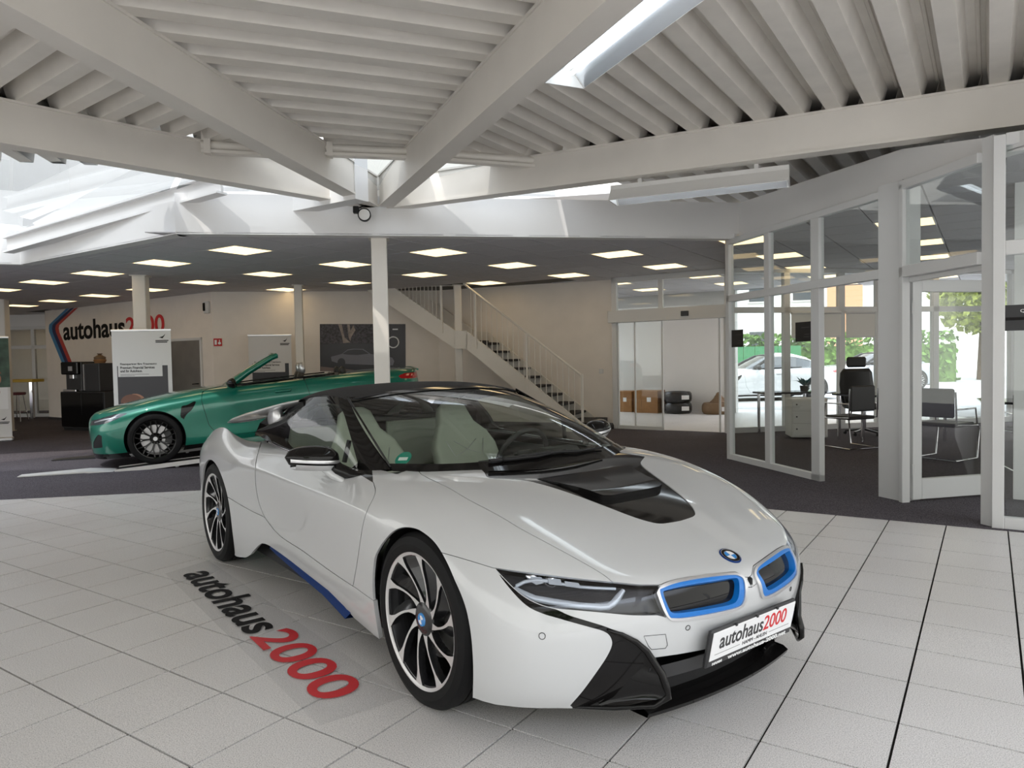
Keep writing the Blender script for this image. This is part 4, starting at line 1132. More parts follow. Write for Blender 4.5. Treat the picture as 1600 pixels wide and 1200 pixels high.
def split(mesh, s):
    """cut a triangle mesh (P,N,T) where s changes sign -> (inside, outside)"""
    P, N, T = mesh
    if len(T) == 0: return mesh, mesh
    s = np.where(np.abs(s) < 1e-7, 1e-7, s)
    ins = s > 0; c = ins[T].sum(1)
    keep = [T[c == 3]]; drop = [T[c == 0]]
    newP = [P]; newN = [N]; base = len(P)
    for one in (1, 2):
        X = T[c == one]
        if not len(X): continue
        lone = (ins[X] == (one == 1)).argmax(1); r = np.arange(len(X))
        a, b, d = X[r, lone], X[r, (lone + 1) % 3], X[r, (lone + 2) % 3]
        def cut(p, q):
            lo, hi = np.minimum(p, q), np.maximum(p, q)
            t = (s[lo] / (s[lo] - s[hi]))[:, None]
            return P[lo] + t * (P[hi] - P[lo]), N[lo] + t * (N[hi] - N[lo])
        pb, nb = cut(a, b); pd, nd = cut(a, d)
        ib = base + r; idd = base + len(X) + r; base += 2 * len(X)
        newP += [pb, pd]; newN += [nb, nd]
        t1 = np.stack([a, ib, idd], 1); t2 = np.stack([ib, b, d], 1); t3 = np.stack([ib, d, idd], 1)
        if one == 1: keep.append(t1); drop += [t2, t3]
        else: drop.append(t1); keep += [t2, t3]
    Pn = np.concatenate(newP); Nn = np.concatenate(newN)
    Nn /= np.linalg.norm(Nn, axis=1, keepdims=True) + 1e-12
    return compact(Pn, Nn, np.concatenate(keep)), compact(Pn, Nn, np.concatenate(drop))

def compact(P, N, T):
    if len(T) == 0: return np.zeros((0, 3)), np.zeros((0, 3)), np.zeros((0, 3), int)
    used, inv = np.unique(T, return_inverse=True); P = P[used]; N = N[used]; T = inv.reshape(-1, 3)
    key = np.round(P, 6); _, first, inv = np.unique(key, axis=0, return_index=True, return_inverse=True)
    T = first[inv.ravel()][T] if False else inv.ravel()[T]
    P = P[first]; N = N[first]
    ok = (T[:, 0] != T[:, 1]) & (T[:, 1] != T[:, 2]) & (T[:, 0] != T[:, 2])
    return P, N, T[ok]

def facing(mesh):
    P, N, T = mesh
    return ((CAR_CAM - P) * N).sum(1) > -.02 * np.linalg.norm(CAR_CAM - P, axis=1)

def cut_px(mesh, poly, gap=0., ok=None):
    """cut by an outline seen in the photograph; only surface that faces the camera (and ok) can be inside"""
    P, N, T = mesh
    s = poly_sdf(car_px(P), poly) - gap
    f = facing(mesh)
    if ok is not None: f &= ok(P, N)
    return split(mesh, np.where(f, s, np.minimum(s, -1.)))

def mirror(mesh):
    P, N, T = mesh
    return P * np.array([1, -1, 1]), N * np.array([1, -1, 1]), T[:, ::-1]

def join(a, b):
    n = len(a[0])
    return compact(np.concatenate([a[0], b[0]]), np.concatenate([a[1], b[1]]), np.concatenate([a[2], b[2] + n]))

def panel(name, mesh, m, parent, rim=.012, lift=0.):
    """a body panel: the cut surface with its edge turned inwards, shaded by the uncut surface's normals"""
    P, N, T = mesh
    if len(T) == 0: return None
    if lift: P = P + N * lift
    E = np.concatenate([T[:, [0, 1]], T[:, [1, 2]], T[:, [2, 0]]])
    n0 = len(P); key = E[:, 0] * n0 + E[:, 1]; rev = E[:, 1] * n0 + E[:, 0]
    bd = [tuple(e) for e in E[~np.isin(key, rev)].tolist()]
    V = [P]; Q = []; n = len(P); nl = N[T].reshape(-1, 3)
    ln = [nl]
    if rim and bd:
        bv = sorted({i for e in bd for i in e}); ix = {v: n + k for k, v in enumerate(bv)}
        V.append(P[bv] - N[bv] * rim)
        for a, b in bd:
            if abs(P[a][1]) < 1e-5 and abs(P[b][1]) < 1e-5: continue
            q = (b, a, ix[a], ix[b]); Q.append(q)
            e = P[b] - P[a]; fn = np.cross(e, N[a]); fn = fn / (np.linalg.norm(fn) + 1e-12)
            ln.append(np.repeat(fn[None], 4, 0))
    V = np.concatenate(V)
    me = bpy.data.meshes.new(name)
    me.from_pydata(V.tolist(), [], T.tolist() + Q)
    me.materials.append(m)
    me.polygons.foreach_set('use_smooth', [True] * len(me.polygons))
    me.update()
    me.normals_split_custom_set(np.concatenate(ln).tolist())
    o = bpy.data.objects.new(name, me); COL.objects.link(o); o.parent = parent
    return o

# ---- the control cage of the body, right half given as (x, w, z), w outwards
FRONT = [  # y=0, .28, .55
    [(2.20, 0, .12), (2.25, 0, .20), (2.30, 0, .31), (2.345, 0, .45), (2.35, 0, .535), (2.31, 0, .605)],
    [(2.185, .28, .12), (2.235, .28, .20), (2.285, .28, .31), (2.33, .28, .45), (2.33, .28, .535), (2.285, .28, .61)],
    [(2.11, .55, .13), (2.17, .56, .20), (2.205, .56, .31), (2.23, .56, .45), (2.205, .56, .545), (2.155, .54, .63)]]
SIDE = [
    [(1.97, .77, .14), (2.02, .82, .22), (2.04, .845, .33), (2.035, .84, .46), (2.00, .805, .575), (1.955, .70, .66)],
    [(1.80, .87, .15), (1.80, .905, .24), (1.80, .912, .36), (1.80, .91, .51), (1.80, .875, .64), (1.80, .73, .755)],
    [(1.60, .885, .15), (1.60, .905, .24), (1.60, .912, .40), (1.60, .91, .58), (1.60, .885, .705), (1.60, .735, .82)],
    [(1.40, .885, .15), (1.40, .905, .25), (1.40, .912, .43), (1.40, .912, .65), (1.40, .89, .765), (1.40, .74, .86)],
    [(1.20, .88, .15), (1.20, .905, .24), (1.20, .908, .43), (1.20, .922, .71), (1.20, .888, .785), (1.20, .755, .878)],
    [(.95, .865, .14), (.95, .90, .21), (.95, .902, .40), (.95, .945, .745), (.95, .885, .80), (.95, .77, .882)],
    [(.55, .85, .17), (.55, .90, .27), (.55, .895, .44), (.55, .955, .755), (.55, .888, .815), (.55, .79, .872)],
    [(.1, .86, .22), (.1, .91, .33), (.1, .895, .47), (.1, .96, .762), (.1, .886, .83), (.1, .797, .885)],
    [(-.35, .875, .25), (-.35, .915, .37), (-.35, .90, .50), (-.35, .955, .77), (-.35, .89, .83), (-.35, .81, .90)],
    [(-.68, .89, .10), (-.68, .935, .30), (-.68, .925, .52), (-.68, .955, .765), (-.68, .90, .815), (-.68, .835, .87)],
    [(-.95, .90, .10), (-.95, .94, .30), (-.95, .94, .55), (-.95, .955, .755), (-.95, .925, .81), (-.95, .885, .845)],
    [(-1.2, .90, .10), (-1.2, .945, .30), (-1.2, .95, .55), (-1.2, .955, .76), (-1.2, .94, .88), (-1.2, .885, .97)],
    [(-1.4, .90, .12), (-1.4, .945, .30), (-1.4, .95, .55), (-1.4, .955, .76), (-1.4, .94, .88), (-1.4, .885, .965)],
    [(-1.8, .88, .16), (-1.8, .93, .32), (-1.8, .94, .55), (-1.8, .94, .72), (-1.8, .92, .81), (-1.8, .865, .88)],
    [(-2.12, .80, .20), (-2.15, .85, .33), (-2.17, .86, .52), (-2.16, .855, .65), (-2.14, .84, .72), (-2.10, .77, .775)]]
REAR = [
    [(-2.26, .5, .20), (-2.30, .5, .33), (-2.33, .5, .52), (-2.33, .5, .66), (-2.30, .5, .74), (-2.24, .5, .79)],
    [(-2.29, .25, .20), (-2.33, .25, .33), (-2.36, .25, .52), (-2.36, .25, .66), (-2.33, .25, .74), (-2.27, .25, .79)],
    [(-2.30, 0, .20), (-2.34, 0, .33), (-2.37, 0, .52), (-2.37, 0, .66), (-2.34, 0, .74), (-2.28, 0, .79)]]
TOP = [  # per side station: (x,z) at w=0, .26, .50
    [(1.92, 0, .760), (1.91, .27, .762), (1.87, .52, .750)],
    [(1.62, 0, .828), (1.62, .27, .832), (1.61, .53, .832)],
    [(1.40, 0, .868), (1.40, .27, .874), (1.40, .53, .882)],
    [(1.20, 0, .893), (1.20, .27, .90), (1.20, .54, .905)],
    [(.95, 0, .915), (.95, .27, .915), (.95, .55, .91)],
    [(.55, 0, .91), (.55, .27, .91), (.55, .57, .90)],
    [(.1, 0, .91), (.1, .27, .91), (.1, .58, .90)],
    [(-.35, 0, .91), (-.35, .27, .91), (-.35, .60, .89)],
    [(-.68, 0, .95), (-.68, .30, .95), (-.68, .70, .90)],
    [(-.95, 0, .97), (-.95, .30, .96), (-.95, .72, .875)],
    [(-1.2, 0, .98), (-1.2, .30, .95), (-1.2, .72, .80)],
    [(-1.4, 0, .97), (-1.4, .30, .93), (-1.4, .70, .78)],
    [(-1.8, 0, .90), (-1.8, .28, .87), (-1.8, .64, .78)]]

def build_cage():
    V = []; idx = {}
    def vid(p, s):
        q = (p[0], s * p[1], p[2]) if p[1] else (p[0], 0., p[2])
        k = tuple(round(c, 5) for c in q)
        if k not in idx: idx[k] = len(V); V.append(q)
        return idx[k]
    F = []; CR = []
    for s in (-1, 1):
        cols = [[vid(p, s) for p in c] for c in FRONT + SIDE + REAR]
        for a, b in zip(cols, cols[1:]):
            for j in range(5):
                F.append((a[j], b[j], b[j + 1], a[j + 1]) if s > 0 else (a[j], a[j + 1], b[j + 1], b[j]))
        nf = len(FRONT); ns = len(SIDE)
        rows = [[cols[i][5] for i in range(nf)] + [cols[nf][5]]]
        for k, t in enumerate(TOP):
            rows.append([vid(p, s) for p in t] + [cols[nf + 1 + k][5]])
        rows.append([cols[nf + ns + 2][5], cols[nf + ns + 1][5], cols[nf + ns][5], cols[nf + ns - 1][5]])
        for a, b in zip(rows, rows[1:]):
            for j in range(3):
                F.append((a[j], b[j], b[j + 1], a[j + 1])[::-1] if s > 0 else (a[j], b[j], b[j + 1], a[j + 1]))
        # character lines
        for k in range(nf + 3, nf + 10):
            CR.append((cols[k][3], cols[k + 1][3], .45 if k > nf + 3 else .2))
        for k in range(nf + 9, nf + ns - 1):
            CR.append((cols[k][5], cols[k + 1][5], .55))
        for k in range(0, nf):
            CR.append((cols[k][5], cols[k + 1][5], .35)); CR.append((cols[k][4], cols[k + 1][4], .25))
    return V, F, CR

V_, F_, CR_ = build_cage()
P_, Q_ = subsurf(V_, F_, 5, CR_)
T_ = np.concatenate([Q_[:, [0, 1, 2]], Q_[:, [0, 2, 3]]])
N_ = vnormals(P_, T_)
if N_[np.argmax(P_[:, 0])][0] < 0:
    T_ = T_[:, ::-1]; N_ = -N_
P_[np.abs(P_[:, 1]) < 1e-6, 1] = 0
half = T_[(P_[T_][:, :, 1].mean(1) < 0)]
SHELL = compact(P_, N_, half)
car = thing('sports_car', 'white roadster with black soft top and blue-rimmed kidney grilles parked on the tiles', 'car', (CAR_O[0], CAR_O[1], 0), CAR_TH)

ARCH_F = smooth_line([(593.7, 1005, 1), (588, 972), (583.4, 939), (582, 905), (585, 873), (592, 857), (600, 845), (611.6, 832), (623, 825.5), (635, 823.5), (650, 826), (663, 833), (678, 846), (690, 863), (701, 884), (710, 905), (721, 930), (729, 954), (735, 985), (738, 1014), (739.5, 1050), (738.7, 1089, 1)], 4)
ARCH_F = np.concatenate([ARCH_F, [(738, 1200), (594, 1200)]])
ARCH_R = smooth_line([(364.5, 868, 1), (363, 835), (359, 804), (353, 770), (346, 742), (341, 729), (336, 723.5), (329, 724.5), (323, 734), (318.5, 752), (316.5, 790), (317, 860, 1)], 4)
ARCH_R = np.concatenate([ARCH_R, [(317, 1000), (364, 1000)]])
UNDER_S = np.array([(364, 868), (374, 870.5), (385, 871), (391, 867), (397, 860), (403, 853), (409, 849), (414, 849.5), (420, 852), (436, 863), (455, 877), (484, 900), (512.5, 922), (537.5, 947), (552, 964), (565, 980), (580, 994), (593.7, 1005), (594, 1300), (364, 1300)])
UNDER_F = np.array([(735, 1089), (745, 1092), (754, 1095.5), (775, 1101), (810, 1105), (840, 1106.5), (872, 1106.5), (900, 1107), (970, 1107), (1028, 1103), (1060, 1120), (1060, 1300), (735, 1300)])
CABIN = np.concatenate([smooth_line([(388, 673, 1), (396, 678), (410, 688), (425, 694.5), (440, 699), (454, 703), (478, 710), (500, 717), (526, 726), (551, 736), (562, 741), (583, 754, 1), (581, 727.5, 1), (594, 728.5), (607, 731), (630, 735), (655, 737), (700, 736), (757, 733), (800, 724), (840, 717), (872, 713, 1), ], 3), [(872, 500), (380, 500)]])
HEADLIGHT = smooth_line([(771, 886, 1), (800, 890.5), (852, 897), (905, 903.5), (958, 909), (990, 912.5), (1030, 913, 1), (1036, 935), (1042, 966, 1), (1028, 962, 1), (988, 962), (940, 957.5), (900, 954), (868, 951), (845, 945), (822, 934), (804, 920), (786, 902)], 3, True)
BLADE = smooth_line([(771, 886, 1), (776, 893), (790, 912), (810, 935), (828, 950), (852, 960.5), (868, 965), (890, 971.5), (926, 981.5), (940, 985.5), (949, 990), (954.5, 997), (956, 1008), (948, 1026), (932, 1050), (910, 1080), (890, 1103, 1), (900, 1112, 1), (970, 1112), (1028, 1106, 1), (1038, 1098), (1043, 1086, 1), (1038, 1068), (1026, 1040), (1010, 1016), (994, 1001), (975, 989.5), (958, 983.5), (942, 977.5), (916, 969.5), (890, 961.5), (876, 955), (868, 951.5, 1), (845, 945.5), (822, 934.5), (804, 920.5), (786, 902.5)], 3, True)
GRILLE = np.array([(1017, 1028), (1060, 1022), (1093, 1016), (1130, 1008), (1165, 998), (1215, 980), (1215, 1130), (1040, 1130), (1043, 1086), (1038, 1068), (1026, 1040)])
DOOR = smooth_line([(583.6, 754, 1), (562, 741), (551, 736), (526, 726), (500, 717), (478, 709.5), (454, 702), (425, 693), (410, 686, 1), (404, 705), (400, 722), (399, 740), (400, 760), (403, 779), (408, 795), (415.6, 811), (434, 834), (452, 847.5), (472, 860), (495, 877), (518.7, 894), (551.5, 916, 1), (557, 885), (560.5, 862), (563.7, 840), (568, 816), (574.7, 795.5), (583, 779), (586.5, 767)], 3, True)
HOOD = np.concatenate([smooth_line([(655, 728, 1), (658, 741), (699.5, 761.5), (732.5, 781), (776.5, 804), (815, 827), (856, 849), (897.5, 871.5), (939, 895.5), (957, 909.5, 1), (985, 912.5), (1014, 915, 1), (1030, 914), (1046, 908), (1080, 901), (1140, 894), (1152, 895), (1164, 902, 1)], 3), [(1300, 902), (1300, 600), (757, 690)]])
INSERT = smooth_line([(740, 722, 1), (757, 739, 1), (764, 747), (800, 749.5), (825, 752), (860, 761), (905, 776), (950, 793), (985, 806.5), (1010, 814.5), (1030, 818.5), (1050, 816.5), (1072, 812.5, 1), (1300, 790, 1), (1300, 640, 1), (872, 640, 1)], 3, True)
KIDNEY = smooth_line([(1025, 927, 1), (1031, 917), (1046, 909.5), (1080, 902.5), (1110, 898.5), (1140, 896), (1153, 897), (1162, 903), (1166, 914), (1165.5, 930), (1160, 945), (1148, 953), (1125, 960), (1095, 966), (1056, 970), (1044, 966), (1035, 953)], 4, True)
SHUTTER = smooth_line([(1036, 927), (1042, 922), (1075, 914.5), (1120, 907.5), (1146, 903.5), (1153, 906), (1154.5, 920), (1152, 935), (1143, 943.5), (1110, 950.5), (1075, 956), (1052, 957.5), (1045, 951)], 4, True)
BLUE_IN = smooth_line([(1030, 926), (1036, 919), (1060, 911), (1100, 904), (1140, 899.5), (1154, 901), (1160.5, 908), (1162, 925), (1159, 940), (1148, 948.5), (1110, 957.5), (1075, 963.5), (1052, 965), (1043, 960)], 4, True)
SEAM_B = np.array([(690, 864), (715, 871), (745, 880), (771, 888), (800, 893), (852, 900), (905, 906), (958, 912), (1014, 918), (1300, 918), (1300, 1300), (600, 1300), (600, 1010), (690, 1010)])
SILL = np.array([(352, 776), (359, 779), (375, 789), (395, 800), (412, 808), (418, 812), (480, 860), (551.5, 916), (568, 928), (585, 940), (620, 960), (620, 1300), (352, 1300)])
TRIANGLE = smooth_line([(545, 735, 1), (562, 741), (583, 754, 1), (581, 727, 1), (560, 722, 1)], 2, True)

near_front = lambda P, N: P[:, 0] > .6
near_rear = lambda P, N: (P[:, 0] < -.5)
S = SHELL
arch_ok = lambda x0: (lambda P, N: (np.abs(P[:, 0] - x0) < .55) & (np.abs(P[:, 1]) > .55))
_, S = cut_px(S, ARCH_F, 0, arch_ok(1.4))
s_ = np.where(S[0][:, 1] < -.5, .392 - np.hypot(S[0][:, 0] + 1.4, (S[0][:, 2] - .335)), -1)
_, S = split(S, s_)
_, S = cut_px(S, UNDER_S, 0, lambda P, N: (P[:, 2] < .5) & (P[:, 0] > -1.3) & (P[:, 1] < -.5))
_, S = cut_px(S, UNDER_F, 0, lambda P, N: P[:, 2] < .4)
INNER_SRC = S
cab_ok = lambda P, N: (P[:, 0] > -1.15) & (P[:, 2] > .79)
TRI, S = cut_px(S, TRIANGLE, 0, cab_ok)
_, S = cut_px(S, CABIN, 0, cab_ok)
# whatever is left of the flat deck behind the cowl and between the belt lines
s_ = np.where((S[0][:, 2] > .8) & (S[0][:, 1] > -.735) & (S[0][:, 0] < .95), S[0][:, 0] + 1.0, -1)
_, S = split(S, s_)
KID, S = cut_px(S, KIDNEY, 0, near_front)
LAMP, S = cut_px(S, HEADLIGHT, .4, near_front)
BLD, S = cut_px(S, BLADE, .2, near_front)
GRL, S = cut_px(S, GRILLE, .2, lambda P, N: (P[:, 0] > 1.9) & (P[:, 2] < .42))
HD, S = cut_px(S, HOOD, .6, lambda P, N: (P[:, 0] > .8) & (P[:, 2] > .5))
INS, HD = cut_px(HD, INSERT, .3)
DR, S = cut_px(S, DOOR, .5, lambda P, N: np.abs(P[:, 1]) > .7)
# trim the waste strip around each cut so that a gap stays open
def gap(mesh, poly, g, ok=None):
    return cut_px(mesh, poly, -g, ok)[1]
S = gap(S, DOOR, .6, lambda P, N: np.abs(P[:, 1]) > .7)
S = gap(S, HOOD, .4, lambda P, N: (P[:, 0] > .8) & (P[:, 2] > .5))
def side_cut(mesh, poly, ok):
    P = mesh[0]; s = poly_sdf(car_px(P), poly)
    return split(mesh, np.where(ok(P), s, -1))
BMP, S = side_cut(S, SEAM_B, lambda P: (P[:, 0] > 1.1) & (P[:, 2] < .78))
_, S = side_cut(S, SEAM_B + np.array([0, -1.0]), lambda P: (P[:, 0] > 1.1) & (P[:, 2] < .78))
_, BMP = split(BMP, np.where((np.abs(BMP[0][:, 1]) < .45) & (BMP[0][:, 0] > 2.0), .27 - BMP[0][:, 2], -1))
SL, S = side_cut(S, SILL, lambda P: (P[:, 0] > -1.15) & (P[:, 0] < 1.15) & (P[:, 2] < .62))
_, S = side_cut(S, SILL + np.array([0, -1.0]), lambda P: (P[:, 0] > -1.15) & (P[:, 0] < 1.15) & (P[:, 2] < .62))
# remaining: front fender / rear quarter
FF, RQ = split(S, S[0][:, 0] - .3)


W_ = MAT['white_paint']; B_ = MAT['black_gloss']
def both(name, mesh, m, rim=.012, lift=0.):
    return [panel(name, q, m, car, rim, lift) for q in (mesh, mirror(mesh))]
def whole(name, mesh, m, rim=.012, lift=0.):
    return panel(name, join(mesh, mirror(mesh)), m, car, rim, lift)
hood_o = whole('hood', HD, W_)
VENT = np.array([(838, 747), (900, 738), (1000, 724), (1300, 700), (1300, 770), (1040, 764), (1010, 769.5), (985, 774.5), (955, 780), (940, 780), (926, 774.5), (905, 766), (870, 755)])
VN, INS = cut_px(INS, VENT, 0)
whole('hood_insert', INS, B_, .02, -.004)
_q = car_px(VN[0]); _rear = np.array([(838, 747), (900, 738), (1000, 724), (1040, 719)]); _d = np.full(len(_q), 1e9)
for a_, b_ in zip(_rear, _rear[1:]):
    e_ = (b_ - a_).astype(float); t_ = np.clip(((_q - a_) @ e_) / (e_ @ e_), 0, 1); _d = np.minimum(_d, np.hypot(*((_q - a_) - t_[:, None] * e_).T))
_h = np.clip(_d / 38, 0, 1)[:, None] * .022 - .003
VN = (VN[0] + VN[1] * _h, VN[1], VN[2]); _n = vnormals(VN[0], VN[2]); VN = (VN[0], _n, VN[2])
whole('hood_vent', VN, B_, .03)
whole('front_bumper', BMP, W_, .015)
both('front_fender', FF, W_)
both('door', DR, W_, .015)
both('side_sill', SL, W_, .02)
both('rear_quarter', RQ, W_)
both('front_blade', BLD, B_, .01, -.004)
both('mirror_base', TRI, B_, .01)
whole('lower_grille', GRL, MAT['black_plastic'], .0, -.07)
# dark inner shell that shows through the gaps
inn = compact(INNER_SRC[0] - INNER_SRC[1] * .02, INNER_SRC[1], INNER_SRC[2])
s_ = np.where((inn[0][:, 2] > .78) & (inn[0][:, 0] < 1.22 - .35 * np.abs(inn[0][:, 1]) ** 2) & (inn[0][:, 0] > -1.0) & (np.abs(inn[0][:, 1]) < .77), .1, -.1)
_, inn = split(inn, s_)
_, inn = cut_px(inn, HEADLIGHT, -3, near_front); _, inn = cut_px(inn, KIDNEY, -1, near_front)
kill = np.where((inn[0][:, 0] > 2.0) & (inn[0][:, 2] < .36), .1, -.1)
_, inn = split(inn, kill)
whole('inner_shell', inn, MAT['black_plastic'], 0)

# ---- underbody, wheel housings and blue strip below the sills
ub = MB(); ub.box((-2.0, -.74, .15), (1.0, .74, .2)); ub.box((1.0, -.60, .15), (2.0, .60, .2)); ub.box((-.95, -.80, .15), (.95, .80, .3))
ub.build('underbody', MAT['black_plastic'], car)
for sx in (1.4, -1.4):
    for sy in (-1, 1):
        h = MB(); yo = .865 if sx > 0 else .905
        G = [[(sx + (.40) * math.cos(a), sy * y, .345 + (.40) * math.sin(a)) for y in (.52, yo)] for a in np.linspace(-.35, PI + .35, 28)]
        h.grid(G); h.add([(sx + .41 * math.cos(a), sy * .52, .345 + .41 * math.sin(a)) for a in np.linspace(-.35, PI + .35, 20)], [tuple(range(20))])
        h.build('wheel_housing', MAT['black_plastic'], car, smooth=40)
edge_px = [(424, 853.5), (436, 862), (455, 876), (484, 899), (512.5, 921), (537.5, 946), (548, 958)]
out_px = [(421, 856), (432, 867), (449, 882), (476, 906), (503.5, 929), (528, 955), (539, 967)]
ea = [car_at_y(u, v, -.868) for u, v in edge_px]; eb = [car_at_y(u, v, -.848) for u, v in out_px]
for sy in (-1, 1):
    m = MB(); f = lambda p: (p[0], -p[1] * sy, p[2])
    m.grid([[f(p + np.array([0, .004, .03])), f(p), f(q), f(q + np.array([0, .05, -.004]))] for p, q in zip(ea, eb)])
    m.build('blue_sill_strip', MAT['dark_blue'], car, smooth=60)

# ---- kidney grilles
fr, rest = cut_px(KID, BLUE_IN, 0)
both('kidney_frame', rest, MAT['satin_silver'], .03, .008)

shutter, blue = cut_px(fr, SHUTTER, 0)
for nm, q, m_, lf, rm in (('kidney_blue_surround', blue, MAT['i_blue'], .003, .03), ('kidney_shutter', shutter, MAT['black_gloss'], -.022, .0)):
    both(nm, q, m_, rm, lf)
m = MB(); m.box((2.30, -.012, .49), (2.338, .012, .565), .006)
m.build('nose_camera', MAT['black_plastic'], car)
m = MB(); m.tube([(2.336, 0, .537), (2.343, 0, .537)], .006, 12); m.build('camera_lens', MAT['chrome'], car)

# ---- headlights: dark bowl behind a clear cover, light guides inside
def on_px(mesh, pts, depth):
    """points seen at the given pixels, lying depth below the mesh surface"""
    P, N, T = mesh; q = car_px(P); out = []
    for (u, v) in pts:
        d = np.hypot(q[:, 0] - u, q[:, 1] - v); k = np.argsort(d)[:3]
        w = 1 / (d[k] + 1e-3); w /= w.sum(); n = (N[k] * w[:, None]).sum(0); n /= np.linalg.norm(n)
        p0 = (P[k] * w[:, None]).sum(0) - n * depth
        r = car_ray(u, v); t = ((p0 - CAR_CAM) @ n) / (r @ n)
        out.append(CAR_CAM + r * t)
    return out
both('headlight_bowl', LAMP, MAT['lamp_grey'], 0, -.045)
both('headlight_cover', LAMP, MAT['lens_glass'], 0, -.001)

lower = on_px(LAMP, [(804, 919), (818, 928), (836, 935.5), (868, 941), (905, 946.5), (938, 949), (950, 948), (958, 943), (966, 933), (974, 922)], .022)
inner = on_px(LAMP, [(806, 916), (820, 909), (838, 906), (856, 908)], .025)
upper = on_px(LAMP, [(852, 907), (880, 913), (905, 917), (935, 919), (962, 920)], .03)
eye = on_px(LAMP, [(836, 903), (866, 908)], .04)
for sy in (1, -1):
    f = lambda pts: [np.array([p[0], p[1] * sy, p[2]]) for p in pts]
    m = MB(); m.tube(f(lower), [.008] + [.0125] * 8 + [.008], 8); m.build('daylight_guide', MAT['lamp_clear'], car, smooth=60)
    m = MB(); m.tube(f(inner), .007, 8); m.tube(f(upper), .006, 8); m.build('light_guide', MAT['lamp_clear'], car, smooth=60)
    for p in f(eye):
        m = MB(); m.lathe([(.001, .012), (.018, .009), (.026, .0), (.028, -.02)], 18, (0, 0, 0), 'x'); o = m.build('projector_lens', MAT['chrome'], car, smooth=60); o.location = p
for q_ in ([(829, 900.5), (846, 902), (850, 911), (838, 914), (828, 908)], [(856, 903), (876, 905), (878, 915), (858, 913)], [(882, 908), (904, 911), (908, 918.5), (884, 916)]):
    a_ = on_px(LAMP, q_, .020); b_ = on_px(LAMP, q_, .034); n_ = len(q_)
    for sy in (1, -1):
        m = MB(); V = [np.array([p[0], p[1] * sy, p[2]]) for p in a_ + b_]
        m.add(V, [tuple(range(n_)), tuple(range(n_, 2 * n_))[::-1]] + [(i, (i + 1) % n_, n_ + (i + 1) % n_, n_ + i) for i in range(n_)]); m.build('lamp_module', MAT['lamp_clear'], car)
for q_ in ([(366, 716), (371, 723), (375, 731), (378, 738)], [(361, 756), (367, 760), (375, 762.5)]):
    a_ = on_px(RQ, q_, -.001)
    for sy in (1, -1):
        m = MB(); m.tube([np.array([p[0], p[1] * sy, p[2]]) for p in a_], .0022, 5); m.build('flap_seam', MAT['black_plastic'], car)
# little round bumper sensors and the tow-eye flap
def ring_on(name, px, r, mt, n=20):
    p = on_px(BMP, [px], -.0015)[0]; P, N, T = BMP
    k = np.argmin(((P - p) ** 2).sum(1)); nrm = N[k]
    a = np.cross(nrm, [0, 0, 1]); a /= np.linalg.norm(a); b = np.cross(nrm, a)
    for sy in (1, -1):
        m = MB(); m.tube([(p + r * (math.cos(t) * a + math.sin(t) * b)) * np.array([1, sy, 1]) for t in np.linspace(0, 2 * PI, n, False)], .0012, 5, True)
        m.build(name, mt, car)
ring_on('parking_sensor', (847, 994), .011, MAT['black_plastic'])
ring_on('parking_sensor', (1075, 981), .009, MAT['black_plastic'])
flap = [(1006, 994), (1040, 991), (1043, 1008), (1040, 1013), (1018, 1015), (1013, 1009)]
fp = on_px(BMP, flap, -.0012)
m = MB(); m.tube(fp, .001, 5, True); m.build('tow_eye_flap', MAT['black_plastic'], car)

# ---- lower front: satin trim strip, opening and splitter lip between the two fins
def frontarc(y, x0, k): return x0 - k * y * y
ys = np.linspace(-.46, .46, 25)
m = MB(); m.grid([[(frontarc(y, 2.300, .28), y, .318), (frontarc(y, 2.285, .28), y, .262), (frontarc(y, 2.20, .28), y, .25)] for y in ys]); m.build('grille_trim', MAT['black_satin'], car, smooth=50)
ys = np.linspace(-.44, .44, 31)
m = MB(); m.grid([[(frontarc(y, 2.15, .3), y, .155), (frontarc(y, 2.24, .24), y, .15), (frontarc(y, 2.262, .24), y, .138), (frontarc(y, 2.255, .24), y, .122), (frontarc(y, 2.1, .3), y, .115)] for y in ys]); m.build('splitter_lip', B_, car, smooth=40)
m = MB(); m.grid([[(2.17 - .3 * y * y, y, .14), (2.16 - .3 * y * y, y, .30)] for y in np.linspace(-.45, .45, 9)]); m.build('grille_mesh', MAT['black_plastic'], car)
